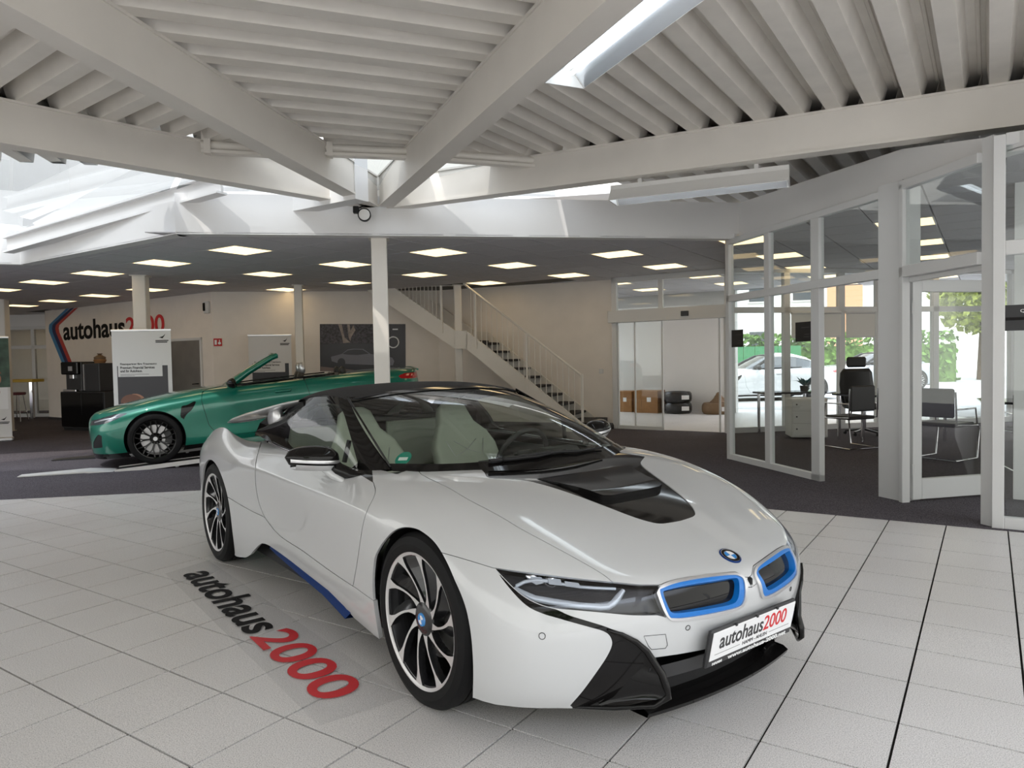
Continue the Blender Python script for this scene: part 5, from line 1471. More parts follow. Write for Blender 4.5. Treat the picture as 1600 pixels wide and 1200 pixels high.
for sy in (-1, 1):   # fins: the forward edge of each black blade
    pts = on_px(join(BLD, BLD), [(950, 985), (972, 991), (994, 1003), (1010, 1017)], -.004)
    pts = pts + [np.array([2.268, -.43, .30]), np.array([2.285, -.425, .255]), np.array([2.29, -.42, .222]), car_at_y(1022, 1103, -.455), car_at_y(960, 1106.5, -.56), car_at_y(894, 1104.5, -.66)]
    pts = [np.array([p[0], p[1] * -sy, p[2]]) for p in pts]
    m = MB(); m.tube(pts, [.004, .007, .010, .012, .014, .014, .012, .009, .008, .005], 10)
    m.build('blade_fin', B_, car, smooth=60)
    rim_ = on_px(BMP, [(950, 989), (955, 998), (955, 1010), (947, 1027), (931, 1051), (909, 1081), (892, 1102)], .012)
    rim_ = [np.array([p[0], p[1] * -sy, p[2]]) for p in rim_]; fin_ = [pts[0], pts[2], pts[3], pts[4], pts[5], pts[6], pts[8]]
    G = []
    for p, q in zip(rim_, fin_):
        p, q = np.array(p), np.array(q); G.append([p * (1 - t) + q * t + np.array([-.03, 0, 0]) * 4 * t * (1 - t) * (np.linalg.norm(q - p) > .1) for t in np.linspace(0, 1, 9)])
    G = np.array(G); ts = np.linspace(0, 6, 25); D = []
    for t in ts:
        i0 = min(int(t), 5); f0 = t - i0; D.append(G[i0] * (1 - f0) + G[i0 + 1] * f0)
    m = MB(); m.grid([[tuple(p) for p in r] for r in D])
    m.build('blade_face', B_, car, smooth=80)

# ---- emblem on the nose
def roundel(name, parent, r, loc, rot):
    e = empty(name, loc); e.parent = parent; e.rotation_euler = rot
    m = MB(); m.lathe([(0.0, 0), (r * 1.08, 0), (r * 1.08, .003), (r, .005), (r * .96, .005), (r * .94, .004), (0, .004)], 40)
    m.build('emblem_rim', MAT['dark_blue'], e, smooth=30)
    m = MB()
    for (r0, r1, h) in ((r * .90, r * .95, .0052), (r * .60, r * .645, .0052)):
        m.lathe([(r0, .003), (r0, h), (r1, h), (r1, .003)], 40)
    m.build('emblem_ring', MAT['chrome'], e, smooth=30)
    m = MB(); m.lathe([(r * .645, .0045), (r * .90, .0045)], 40); m.build('emblem_band', MAT['black_gloss'], e)
    for k in range(4):
        m = MB(); pts = [(0, 0)] + [(r * .60 * math.cos(a), r * .60 * math.sin(a)) for a in np.linspace(k * PI / 2, (k + 1) * PI / 2, 9)]
        m.prism(pts, .003, .0048); m.build('emblem_quarter', MAT['emblem_blue' if k % 2 == 0 else 'emblem_white'], e)
    return e
# emblem: sits on the hood ahead of the insert
_px = car_px(HD[0]); _k = np.argmin(np.hypot(_px[:, 0] - 1142.5, _px[:, 1] - 865) + (np.abs(HD[0][:, 1]) > .05) * 100)
_p = HD[0][_k]; _n = HD[1][_k]
roundel('emblem', car, .040, (_p[0], 0, _p[2] - .001), (0, math.atan2(_n[0], _n[2]), 0))
_e = car.children[-1]
# letters of the roundel
def roundel_letters(e, r):
    for ch, a in (('B', 130), ('M', 90), ('W', 50)):
        t = text_obj(ch, r * .30, MAT['emblem_white'], e, name='lettering', align='CENTER', valign='CENTER', ext=.0006, bold=.0006)
        # the emblem's up direction points backwards along the hood (-x)
        aa = math.radians(a)
        t.location = (-math.sin(aa) * r * .775, math.cos(aa) * -r * .775 * -1 * -1, .0050)
        t.rotation_euler = (0, 0, math.radians(a - 90) + PI / 2)
roundel_letters(_e, .040)

# ---- number plate in its holder
pl = empty('number_plate', (2.347, 0, .366)); pl.parent = car; pl.rotation_euler = (0, math.radians(12), 0)
m = MB(); m.box((-.02, -.268, -.082), (-.001, .268, .066), .006); m.build('plate_holder', MAT['black_satin'], pl)
m = MB(); m.box((-.001, -.259, -.052), (.003, .259, .060), .002); m.build('plate_face', MAT['plate_white'], pl)
R_ = (PI / 2, 0, PI / 2)
text_obj('autohaus', .08, MAT['ink_dark'], pl, (.0032, -.215, -.012), R_, fit=(.265, .062), bold=.001)
text_obj('2000', .08, MAT['ink_red'], pl, (.0032, .054, -.012), R_, fit=(.150, .060), bold=.0005)
text_obj('HAMM - AHLEN', .02, MAT['ink_dark'], pl, (.0032, -.07, -.0365), R_, fit=(.155, .014))
m = MB(); m.box((.0028, -.235, -.031), (.0034, -.085, -.0295)); m.box((.0028, .10, -.031), (.0034, .235, -.0295)); m.build('plate_rule', MAT['ink_dark'], pl)
text_obj('www.autohaus-2000.net', .03, MAT['ink_white'], pl, (.0002, -.145, -.0745), R_, fit=(.375, .017), bold=.0006)
text_obj('HAMM', .02, MAT['ink_white'], pl, (.0002, -.235, -.0735), R_, fit=(.055, .010), bold=.0006)
m = MB()
for y in (-.13, 0, .13): m.box((0, y - .005, .058), (.006, y + .005, .068))
m.build('plate_clip', MAT['black_satin'], pl)

# ---- windscreen
def bez(a, b, c, n):
    t = np.linspace(0, 1, n)[:, None]; return (1 - t) ** 2 * a + 2 * t * (1 - t) * b + t ** 2 * c
wb = [np.array(p) for p in ((.845, -.715, .895), (1.18, -.50, .905), (1.26, 0, .905), (1.18, .50, .905), (.845, .715, .895))]
def curve5(P, n=33):
    P = np.array(P); ts = np.linspace(0, 4, n); out = []
    E = np.concatenate([[2 * P[0] - P[1]], P, [2 * P[-1] - P[-2]]])
    for t in ts:
        i = min(int(t), 3); f = t - i; p0, p1, p2, p3 = E[i:i + 4]
        out.append(.5 * (2 * p1 + (p2 - p0) * f + (2 * p0 - 5 * p1 + 4 * p2 - p3) * f * f + (3 * p1 - p0 - 3 * p2 + p3) * f ** 3))
    return np.array(out)
BASE = curve5(wb)
HEAD = curve5([(.148, -.60, 1.188), (.225, -.33, 1.222), (.25, 0, 1.234), (.225, .33, 1.222), (.148, .60, 1.188)])
def screen(t, off=0.):
    b = .055 * 4 * t * (1 - t)
    return [BASE[i] * (1 - t) + HEAD[i] * t + np.array([b * .5, 0, b * .85]) * (1 - ((i - 16) / 16) ** 2 * .75) + np.array([off * .5, 0, off]) for i in range(33)]
m = MB(); m.grid([screen(t) for t in np.linspace(0, 1, 13)])
m.build('windscreen', MAT['car_glass'], car, smooth=80)
m = MB(); m.grid([screen(t, .004) for t in np.linspace(.955, 1.03, 4)])
m.build('windscreen_header', B_, car, smooth=80)
m = MB(); m.grid([screen(t, .003) for t in np.linspace(-.05, .035, 4)])
m.build('cowl_band', B_, car, smooth=80)
# green emission badge on the inside of the screen
def screen_pt(u, v):
    best = None
    for t in np.linspace(.02, .98, 49):
        row = np.array(screen(t)); q = car_px(row); d = np.hypot(q[:, 0] - u, q[:, 1] - v); k = d.argmin()
        if best is None or d[k] < best[0]: best = (d[k], t, k)
    return best
_, tb, kb = screen_pt(628, 718)
c0 = np.array(screen(tb)[kb]); ex = np.array(screen(tb)[kb + 1]) - np.array(screen(tb)[kb - 1]); ey = np.array(screen(tb + .03)[kb]) - np.array(screen(tb - .03)[kb])
ex /= np.linalg.norm(ex); nn = np.cross(ex, ey); nn /= np.linalg.norm(nn); ey = np.cross(nn, ex)
if nn[0] < 0: nn = -nn
m = MB(); n_ = 28
V = [c0 - nn * .004 + .044 * (math.cos(a) * ex + math.sin(a) * ey) for a in np.linspace(0, 2 * PI, n_, False)]
m.add(V, [tuple(range(n_))]); bd = m.build('emission_badge', MAT['sticker_green'], car)
m = MB(); V = [c0 - nn * .003 + x * ex + y * ey for x, y in ((-.026, -.012), (.026, -.012), (.026, .008), (-.026, .008))]
m.add(V, [(0, 1, 2, 3)]); m.build('badge_field', MAT['ink_white'], bd)
# wipers
for pts in ([(757, 733.5), (800, 724), (845, 714.5), (880, 711)], [(792, 725), (850, 713.5), (900, 710), (945, 709)]):
    q = []
    for (u, v) in pts:
        _, t, k = screen_pt(u, v); q.append(np.array(screen(t, .014)[k]))
    m = MB(); m.tube(q, [.010, .009, .008, .005], 6); m.build('wiper_blade', MAT['black_plastic'], car, smooth=60)

# ---- sides of the cabin: ruled between belt line and roof rail, cut into glass and frame
def curveN(P, n):
    P = np.array(P, float); m_ = len(P) - 1; E = np.concatenate([[2 * P[0] - P[1]], P, [2 * P[-1] - P[-2]]]); out = []
    for t in np.linspace(0, m_, n):
        i = min(int(t), m_ - 1); f = t - i; p0, p1, p2, p3 = E[i:i + 4]
        out.append(.5 * (2 * p1 + (p2 - p0) * f + (2 * p0 - 5 * p1 + 4 * p2 - p3) * f * f + (3 * p1 - p0 - 3 * p2 + p3) * f ** 3))
    return np.array(out)
LOW = curveN([(.845, -.715, .885), (.66, -.775, .862), (.35, -.785, .862), (0, -.79, .872), (-.35, -.795, .882), (-.75, -.775, .905), (-1.05, -.75, .925)], 61)
RAIL = curveN([(.148, -.60, 1.188), (.02, -.615, 1.203), (-.15, -.625, 1.205), (-.32, -.63, 1.195), (-.48, -.635, 1.165), (-.64, -.64, 1.10), (-.86, -.66, .985)], 61)
G = []
for i in range(61):
    G.append([LOW[i] * (1 - t) + RAIL[i] * t + np.array([0, -.028, .012]) * 4 * t * (1 - t) for t in np.linspace(0, 1, 21)])
G = np.array(G); P = G.reshape(-1, 3)
q = np.array([(i * 21 + j, (i + 1) * 21 + j, (i + 1) * 21 + j + 1, i * 21 + j + 1) for i in range(60) for j in range(20)])
T = np.concatenate([q[:, [0, 1, 2]], q[:, [0, 2, 3]]]); N = vnormals(P, T)
if N[:, 1].mean() > 0: T = T[:, ::-1]; N = -N
SIDE_G = (P, N, T)
DAY = smooth_line([(445, 690, 1), (454, 700), (478, 707.5), (500, 714.5), (526, 723.5), (551, 733), (563, 737, 1), (557, 716), (549, 687), (540, 655), (535, 641, 1), (528, 633), (515, 630.5), (495, 631), (478, 634.5), (465, 638.5), (457, 645), (450, 662)], 3, True)
GL, FRM = cut_px(SIDE_G, DAY, 0)
both('side_window', GL, MAT['car_glass'], 0)
both('window_frame', FRM, B_, .02)
STRUT1 = np.array([(543, 676), (548, 690), (543, 708), (541, 722), (535, 722), (537, 700)])
# bright line along the pillar edge
for sy in (1, -1):
    m = MB(); m.tube([(p[0], p[1] * sy, p[2]) for p in [BASE[0] * (1 - t) + HEAD[0] * t + np.array([.004, -.004, .006]) for t in np.linspace(-.02, 1.02, 12)]], .006, 6)
    m.build('pillar_edge', MAT['black_gloss'], car, smooth=60)
    m = MB(); m.tube([(p[0], p[1] * sy, p[2]) for p in LOW[11:48] + np.array([0, -.012, .004])], .006, 6); m.build('belt_strip', MAT['chrome'], car, smooth=60)
    # quarter light divider inside the window
    a = car_at_y(546, 688, -.74); b = car_at_y(538, 722, -.765); c = car_at_y(560, 737, -.765); d = car_at_y(541, 668, -.70)
    m = MB(); f = lambda p: np.array([p[0], p[1] * sy, p[2]])
    m.tube([f(b), f(a)], .014, 6); m.build('quarter_light_bar', MAT['black_plastic'], car)

# ---- soft top
def roof_cage():
    st = [  # x, centre z, mid (w,z), shoulder (w,z), rail (w,z)
        (.20, 1.238, .36, 1.226, .54, 1.205, .60, 1.186),
        (.10, 1.252, .37, 1.240, .555, 1.216, .617, 1.196),
        (-.12, 1.270, .38, 1.258, .57, 1.228, .632, 1.205),
        (-.32, 1.270, .38, 1.258, .57, 1.226, .638, 1.197),
        (-.50, 1.252, .38, 1.240, .575, 1.205, .642, 1.165),
        (-.66, 1.215, .38, 1.203, .575, 1.165, .648, 1.10),
        (-.80, 1.15, .38, 1.14, .58, 1.10, .66, 1.035),
        (-.93, 1.02, .38, 1.01, .59, .99, .675, .95)]
    V = []; F = []
    for (x, zc, w1, z1, w2, z2, w3, z3) in st:
        V += [(x - .03, -w3, z3), (x - .02, -w2, z2), (x + .03, -w1, z1), (x + .05, 0, zc), (x + .03, w1, z1), (x - .02, w2, z2), (x - .03, w3, z3)]
    for i in range(len(st) - 1):
        for j in range(6): F.append((i * 7 + j, i * 7 + j + 1, (i + 1) * 7 + j + 1, (i + 1) * 7 + j))
    return V, F
V, F = roof_cage(); P, q = subsurf(V, F, 3)
T = np.concatenate([q[:, [0, 1, 2]], q[:, [0, 2, 3]]]); N = vnormals(P, T)
if N[:, 2].mean() < 0: T = T[:, ::-1]; N = -N
o = panel('soft_top', (P, N, T), MAT['soft_top'], car, .02)
m = MB(); m.lathe([(.0, .028), (.012, .026), (.022, .0), (.022, -.01)], 16); m.v = [(p[0] * 2.2, p[1], p[2]) for p in m.v]
o = m.build('roof_antenna', B_, car, smooth=60); o.location = (-.92, .25, 1.16)

# ---- rear: fins sweeping back from the roof, twin humps behind the seats
def fin(sy):
    st = [  # x, w, z, width, height
        (-.40, .655, 1.165, .03, .012), (-.55, .665, 1.142, .07, .018), (-.8, .68, 1.095, .11, .026), (-1.1, .69, 1.045, .13, .032), (-1.4, .69, 1.0, .12, .030), (-1.65, .685, .966, .08, .022), (-1.82, .68, .948, .02, .008)]
    m = MB(); G = []
    for (x, w, z, wd, h) in st:
        G.append([(x, sy * (w + wd * math.cos(a)), z + (h if math.sin(a) > 0 else h * .5) * math.sin(a)) for a in np.linspace(0, 2 * PI, 20, False)])
    G = [[G[i][j] for i in range(len(st))] for j in range(20)]
    m.grid(G, closed_u=True)
    return m
for sy in (-1, 1):
    fin(sy).build('flying_buttress', MAT['white_paint'], car, smooth=70)
    m = MB()   # inner pillar below the fin
    pts = [(-.62, .655, 1.10), (-.86, .665, 1.00), (-1.05, .66, .93)]
    G = [[(x, sy * w, z) for (x, w, z) in ((-.58, .665, 1.14), (-.76, .67, 1.06), (-.92, .675, .97), (-1.0, .68, .90))],
         [(x, sy * w, z) for (x, w, z) in ((-.80, .66, 1.10), (-1.0, .66, 1.05), (-1.22, .66, .98), (-1.35, .66, .88))]]
    m.grid(G); m.build('buttress_panel', MAT['black_gloss'], car)
    m = MB(); m.lathe([(0, .10), (.05, .095), (.075, .05), (.08, -.03), (.05, -.09), (0, -.10)], 18, axis='x')
    m.v = [(p[0], p[1] * .45, p[2] * 1.0) for p in m.v]
    o = m.build('buttress_pod', MAT['satin_silver'], car, smooth=70); o.location = (-.78, sy * .70, 1.045); o.rotation_euler = (0, math.radians(-14), 0)
    m = MB(); G = []
    for x, z, w in ((-.72, 1.10, .17), (-.95, 1.10, .17), (-1.3, 1.05, .15), (-1.7, .97, .10), (-1.95, .88, .03)):
        G.append([(x, sy * (.33 + w * math.cos(a)), z - .16 + .17 * max(0, math.sin(a)) - (.1 if x < -1.8 else 0)) for a in np.linspace(0, PI, 11)])
    m.grid(G); m.build('rear_hump', MAT['white_paint'], car, smooth=60)
m = MB(); m.grid([[(-.70, y, .86), (-.92, y, 1.0), (-1.02, y, 1.0), (-1.08, y, .85)] for y in np.linspace(-.66, .66, 9)]); m.build('rear_deck_lid', MAT['black_gloss'], car)

# ---- door mirrors
for sy in (-1, 1):
    mr = empty('door_mirror'); mr.parent = car
    ctr = np.array([.525, sy * .968, .932])
    # cap: rounded shell, wide across the car
    m = MB(); G = []
    for s in np.linspace(-1, 1, 15):
        w = .128 * s; k = math.sqrt(max(.0, 1 - abs(s) ** 2.6)); zt = .062 * k * (1 - .12 * s); zb = .050 * k ** .8 * (1 + .1 * s)
        xf = .085 * k; row = []
        for a in np.linspace(0, 2 * PI, 20, False):
            ca, sa = math.cos(a), math.sin(a)
            row.append((ctr[0] - abs(w) * .10 - w * .22 + (xf if ca > 0 else .045 * k) * ca, ctr[1] + sy * w, ctr[2] + (zt if sa > 0 else zb) * sa + .012 * s))
        G.append(row)
    G = [[G[i][j] for i in range(15)] for j in range(20)]
    m.grid(G, closed_u=True); m.build('mirror_cap', B_, mr, smooth=70)
    m = MB(); G = []
    for s in np.linspace(-.86, .9, 13):
        w = .129 * s; k = math.sqrt(max(.0, 1 - abs(s) ** 2.6)); x = ctr[0] - abs(w) * .10 - w * .22 + .085 * k
        G.append([(x + .001, ctr[1] + sy * w, ctr[2] - .004 + .012 * s), (x + .0035, ctr[1] + sy * w, ctr[2] - .011 + .012 * s), (x + .001, ctr[1] + sy * w, ctr[2] - .020 + .012 * s)])
    m.grid(G); m.build('indicator_strip', MAT['satin_silver'], mr, smooth=60)
    m = MB(); G = []
    for s in np.linspace(-.9, .75, 13):
        w = .126 * s; k = math.sqrt(max(.0, 1 - abs(s) ** 2.6)); x = ctr[0] - abs(w) * .10 - w * .22
        G.append([(x + .075 * k, ctr[1] + sy * w, ctr[2] - .030 + .012 * s), (x + .05 * k, ctr[1] + sy * w, ctr[2] - .058 + .012 * s), (x - .03, ctr[1] + sy * w, ctr[2] - .058 + .012 * s)])
    m.grid(G); m.build('mirror_lower_shell', MAT['white_paint'], mr, smooth=60)
    m = MB(); m.tube([ctr + np.array([.0, -sy * .09, -.035]), (.60, sy * .865, .872), (.66, sy * .82, .845), (.72, sy * .79, .84)], [.036, .032, .028, .02], 10)
    m.build('mirror_arm', B_, mr, smooth=70)
    m = MB(); m.tube([ctr + np.array([.01, -sy * .05, -.055]), (.585, sy * .885, .845), (.64, sy * .86, .818)], [.018, .024, .012], 10)
    m.build('mirror_arm_cover', MAT['white_paint'], mr, smooth=70)
    m = MB(); m.box((ctr[0] - .05, ctr[1] - .10, ctr[2] - .04), (ctr[0] - .044, ctr[1] + .10, ctr[2] + .045)); m.build('mirror_glass', MAT['chrome'], mr)

# ---- wheels
def wheel(name, parent, loc, sy, width=.20):
    w = empty(name, loc); w.parent = parent; w.rotation_euler = (0, 0, 0 if sy < 0 else PI)
    R, r = .3525, .272
    yo = 0.0   # outer face plane, y grows inwards
    prof = [(r - .004, yo + .012), (r + .004, yo - .001), (R - .045, yo - .008), (R - .016, yo + .004), (R - .004, yo + .022)]
    for g in range(4):
        y0 = .030 + g * (width - .06) / 4; y1 = y0 + (width - .06) / 4
        prof += [(R, y0), (R, y1 - .010), (R - .008, y1 - .009), (R - .008, y1 - .001)]
    prof += [(R, width - .03), (R - .006, width - .02), (R - .03, width - .004), (r, width)]
    m = MB(); m.lathe(prof, 72, axis='y'); m.build('tyre', MAT['rubber'], w, smooth=30)
    m = MB(); m.lathe([(r - .008, yo + .010), (r + .003, yo + .0), (r + .003, yo + .012)], 72, axis='y')
    m.lathe([(.262, .006), (.272, .002), (.275, .0055)], 72, axis='y')
    m.build('rim_edge', MAT['alloy_bright'], w, smooth=40)
    m = MB(); m.lathe([(r, .008), (.258, .014), (.25, .05), (.24, .14), (.25, width - .01), (r, width - .004)], 48, axis='y'); m.build('rim_barrel', MAT['alloy_dark'], w, smooth=40)
    for k in range(10):
        tip = PI / 2 + 2 * PI * k / 10 - .02; n = 9; L = []; Rr = []
        mb = MB(); md = MB()
        for i in range(n):
            t = i / (n - 1); rad = .066 + (.268 - .066) * t
            ang = tip - .46 * (1 - t) ** 1.25
            half = (.0075 - .002 * math.sin(PI * min(1, t / .7)) + .024 * max(0, (t - .70) / .30) ** 1.6 + .010 * max(0, .22 - t) / .22) / rad
            L.append((rad * math.cos(ang - half), rad * math.sin(ang - half))); Rr.append((rad * math.cos(ang + half * .8), rad * math.sin(ang + half * .8)))
        f = lambda p, d: (p[0], d, p[1])
        for i in range(n - 1):
            d0 = .030 - .024 * i / (n - 1); d1 = .030 - .024 * (i + 1) / (n - 1)
            V = [f(L[i], d0), f(Rr[i], d0), f(Rr[i + 1], d1), f(L[i + 1], d1)]
            mb.add(V, [(0, 1, 2, 3)])
            bk = [f(L[i], d0 + .03), f(Rr[i], d0 + .03), f(Rr[i + 1], d1 + .034), f(L[i + 1], d1 + .034)]
            md.add(V + bk, [(0, 4, 7, 3), (1, 2, 6, 5), (4, 5, 6, 7)])
        G = []
        for i in range(n):
            t = i / (n - 1); d = .036 - .022 * t; c = np.array(L[i]); a2 = -.26 * math.sin(PI * (.12 + .80 * t))
            q2 = (c[0] * math.cos(a2) - c[1] * math.sin(a2), c[0] * math.sin(a2) + c[1] * math.cos(a2)); G.append([(c[0], d + .006, c[1]), (q2[0], d + .034, q2[1])])
        md.grid(G)
        so = md.build('spoke', MAT['alloy_dark'], w, smooth=40)
        mb.build('spoke_face', MAT['alloy_bright'], w)
    m = MB(); m.lathe([(0, .020), (.045, .021), (.062, .026), (.074, .034), (.078, .06), (.07, .09)], 32, axis='y'); m.build('hub', MAT['alloy_dark'], w, smooth=40)
    m = MB(); m.lathe([(.0, .0165), (.026, .0165), (.028, .021)], 24, axis='y'); m.build('hub_cap', MAT['emblem_blue'], w, smooth=40)
    m = MB()
    for k in (0, 1):
        pts = [(0, 0)] + [(.018 * math.cos(a), .018 * math.sin(a)) for a in np.linspace(k * PI + .3, k * PI + .3 + PI / 2, 6)]
        m.prism(pts, .0145, .0163, 'xz')
    m.build('hub_cap_quarter', MAT['emblem_white'], w)
    m = MB(); m.lathe([(.07, .085), (.165, .085), (.165, .105), (.07, .105)], 40, axis='y'); m.build('brake_disc', MAT['disc_steel'], w, smooth=30)
    m = MB(); a = np.linspace(.5, 1.5, 9)
    m.prism([(.185 * math.cos(t), .185 * math.sin(t)) for t in a] + [(.11 * math.cos(t), .11 * math.sin(t)) for t in a[::-1]], .065, .125, 'xz'); m.build('brake_caliper', MAT['black_satin'], w)
    return w
for (x, sy, y) in ((1.4, -1, .90), (1.4, 1, .90), (-1.4, -1, .94), (-1.4, 1, .94)):
    wheel('wheel', car, (x, sy * y, .3525), sy)

# ---- cabin
m = MB(); m.box((-.72, -.70, .24), (1.0, .70, .30)); m.box((-.78, -.70, .24), (-.70, .70, .90)); m.build('cabin_tub', MAT['dark_leather'], car)
m = MB(); G = []
for y in np.linspace(-.70, .70, 15):
    G.append([(1.22 - .5 * (y / .7) ** 2 * .6, y, .86), (1.05 - .1 * (y / .7) ** 2, y, .865 - .0 * abs(y)), (.80, y, .86), (.72, y, .80), (.74, y, .62), (.85, y, .45)])
m.grid(G); m.build('dashboard', MAT['dark_leather'], car, smooth=60)
m = MB(); m.box((.70, -.13, .74), (.74, .13, .85), .02); m.build('centre_screen', MAT['dark_leather'], car)
m = MB(); m.box((.74, .22, .80), (.90, .52, .895), .04); m.build('instrument_hood', MAT['dark_leather'], car)
m = MB(); m.box((-.45, -.12, .3), (.75, .12, .56), .04); m.build('centre_console', MAT['dark_leather'], car)
for sy in (-1, 1):
    m = MB(); m.box((-.6, sy * .70, .35), (.72, sy * .79, .82), .03); m.build('door_lining', MAT['dark_leather'], car)
    # rear bulkhead trim
    m = MB(); m.box((-.72, sy * .06, .62), (-.64, sy * .68, 1.00), .03); m.build('rear_trim', MAT['cream_leather'], car)
m = MB(); m.box((-.75, -.66, .98), (-.62, .66, 1.02), .01); m.build('rear_shelf', MAT['dark_leather'], car)
m = MB(); m.grid([[(-.74, y, 1.02), (-.70, y, 1.12)] for y in (-.5, .5)]); m.build('rear_window', MAT['car_glass'], car)
def seat(y0):
    s = empty('seat', (0, y0, 0)); s.parent = car
    sections = [  # z, x, half width, thickness
        (.47, .02, .235, .075), (.58, -.05, .245, .08), (.70, -.12, .25, .08), (.82, -.18, .245, .07), (.90, -.22, .205, .06), (.965, -.255, .145, .05), (1.03, -.29, .12, .05), (1.075, -.31, .105, .045), (1.095, -.32, .07, .03)]
    m = MB(); G = []
    for (z, x, hw, th) in sections:
        row = []
        for a in np.linspace(0, 2 * PI, 28, False):
            c, s_ = math.cos(a), math.sin(a); e = .55
            cx = math.copysign(abs(c) ** e, c); sx = math.copysign(abs(s_) ** e, s_)
            side = .045 * max(0, abs(sx) - .6) / .4 * (1 if z < .92 else .2)
            row.append((x + th * cx * (.9 if cx > 0 else 1) + side, hw * sx, z + .02 * cx))
        G.append(row)
    G = [[G[i][j] for i in range(len(sections))] for j in range(28)]
    m.grid(G, closed_u=True); m.add([g[-1] for g in G], [tuple(range(28))])
    m.build('backrest', MAT['cream_leather'], s, smooth=60)
    m = MB(); m.box((-.02, -.25, .32), (.52, .25, .47), .05); m.build('seat_cushion', MAT['cream_leather'], s, smooth=60)
    m = MB()   # quilted seams
    for pts in ([(-.10, .62), (0, .70), (.10, .62)], [(-.11, .76), (0, .70), (.11, .76)], [(-.16, .58), (-.10, .62), (-.11, .76), (-.15, .86)], [(.16, .58), (.10, .62), (.11, .76), (.15, .86)], [(-.09, .86), (0, .80), (.09, .86)], [(0, .70), (0, .80)], [(0, .62), (0, .50)], [(-.11, .76), (0, .80), (.11, .76)]):
        q = [(float(np.interp(z, [.47, .58, .70, .82, .90], [.02, -.05, -.12, -.18, -.22])) + .075, y, z) for y, z in pts]
        m.tube(q, .003, 5)
    m.build('seam', MAT['satin_silver'], s)
    return s
seat(-.36); seat(.36)
sw = empty('steering_wheel', (.50, .36, .80)); sw.parent = car; sw.rotation_euler = (0, math.radians(-68), 0)
m = MB(); m.tube([(.185 * math.cos(t), .185 * math.sin(t), 0) for t in np.linspace(0, 2 * PI, 32, False)], .016, 10, True); m.build('wheel_rim', MAT['dark_leather'], sw, smooth=60)
m = MB(); m.box((-.05, -.07, -.02), (.05, .07, .02), .015)
for a in (0, PI, -PI / 2 * 3): m.beam((.04 * math.cos(a + PI / 2), .04 * math.sin(a + PI / 2), 0), (.18 * math.cos(a + PI / 2), .18 * math.sin(a + PI / 2), 0), .04, .015)
m.build('wheel_boss', MAT['dark_leather'], sw)
m = MB(); m.tube([(0, 0, 0), (0, 0, -.25)], .03, 10); m.build('steering_column', MAT['dark_leather'], sw)
# ================================================================== other cars
mat('green_paint', srgb(0, 112, 92), .35, .3, 1.0, coat_rough=.02)
mat('silver_paint', (.45, .48, .52), .3, .5, 1.0)
mat('grey_glass', (.05, .055, .06), .06, 0, 1.0)
mat('amber_lens', srgb(200, 120, 30), .2)
GF = [[(2.33, 0, .13), (2.36, 0, .24), (2.36, 0, .42), (2.37, 0, .58), (2.33, 0, .70), (2.24, 0, .765)],
      [(2.31, .28, .13), (2.34, .28, .24), (2.34, .28, .42), (2.35, .28, .58), (2.31, .28, .70), (2.23, .28, .77)],
      [(2.20, .58, .13), (2.24, .60, .24), (2.24, .60, .42), (2.25, .60, .57), (2.21, .58, .675), (2.14, .55, .755)]]
GS = [[(2.03, .79, .13), (2.06, .845, .24), (2.06, .865, .40), (2.05, .865, .55), (2.01, .84, .66), (1.95, .75, .735)],
      [(1.85, .895, .14), (1.85, .925, .25), (1.85, .935, .42), (1.85, .935, .58), (1.85, .91, .70), (1.82, .80, .79)],
      [(1.43, .91, .14), (1.43, .935, .25), (1.43, .945, .45), (1.43, .955, .66), (1.43, .935, .78), (1.43, .82, .865)],
      [(1.05, .90, .14), (1.05, .925, .25), (1.05, .93, .45), (1.05, .945, .69), (1.05, .92, .81), (1.05, .82, .905)],
      [(.65, .88, .16), (.65, .925, .26), (.65, .905, .42), (.65, .935, .71), (.65, .91, .845), (.65, .82, .935)],
      [(.1, .87, .17), (.1, .92, .27), (.1, .90, .42), (.1, .935, .72), (.1, .91, .865), (.1, .825, .955)],
      [(-.5, .87, .17), (-.5, .92, .27), (-.5, .905, .42), (-.5, .935, .73), (-.5, .915, .885), (-.5, .825, .965)],
      [(-1.0, .90, .16), (-1.0, .935, .27), (-1.0, .94, .46), (-1.0, .955, .73), (-1.0, .935, .885), (-1.0, .82, .975)],
      [(-1.43, .90, .16), (-1.43, .935, .27), (-1.43, .945, .46), (-1.43, .955, .73), (-1.43, .93, .885), (-1.43, .80, .975)],
      [(-1.85, .89, .20), (-1.85, .925, .30), (-1.85, .935, .48), (-1.85, .935, .73), (-1.85, .905, .875), (-1.85, .76, .965)],
      [(-2.20, .78, .24), (-2.22, .83, .34), (-2.24, .85, .52), (-2.24, .84, .74), (-2.22, .80, .87), (-2.18, .70, .95)]]
GR = [[(-2.33, .5, .24), (-2.36, .5, .34), (-2.38, .5, .52), (-2.39, .5, .74), (-2.37, .5, .90), (-2.33, .5, .965)],
      [(-2.37, .25, .24), (-2.39, .25, .34), (-2.41, .25, .52), (-2.42, .25, .74), (-2.40, .25, .91), (-2.36, .25, .975)],
      [(-2.38, 0, .24), (-2.40, 0, .34), (-2.42, 0, .52), (-2.43, 0, .74), (-2.41, 0, .91), (-2.37, 0, .975)]]
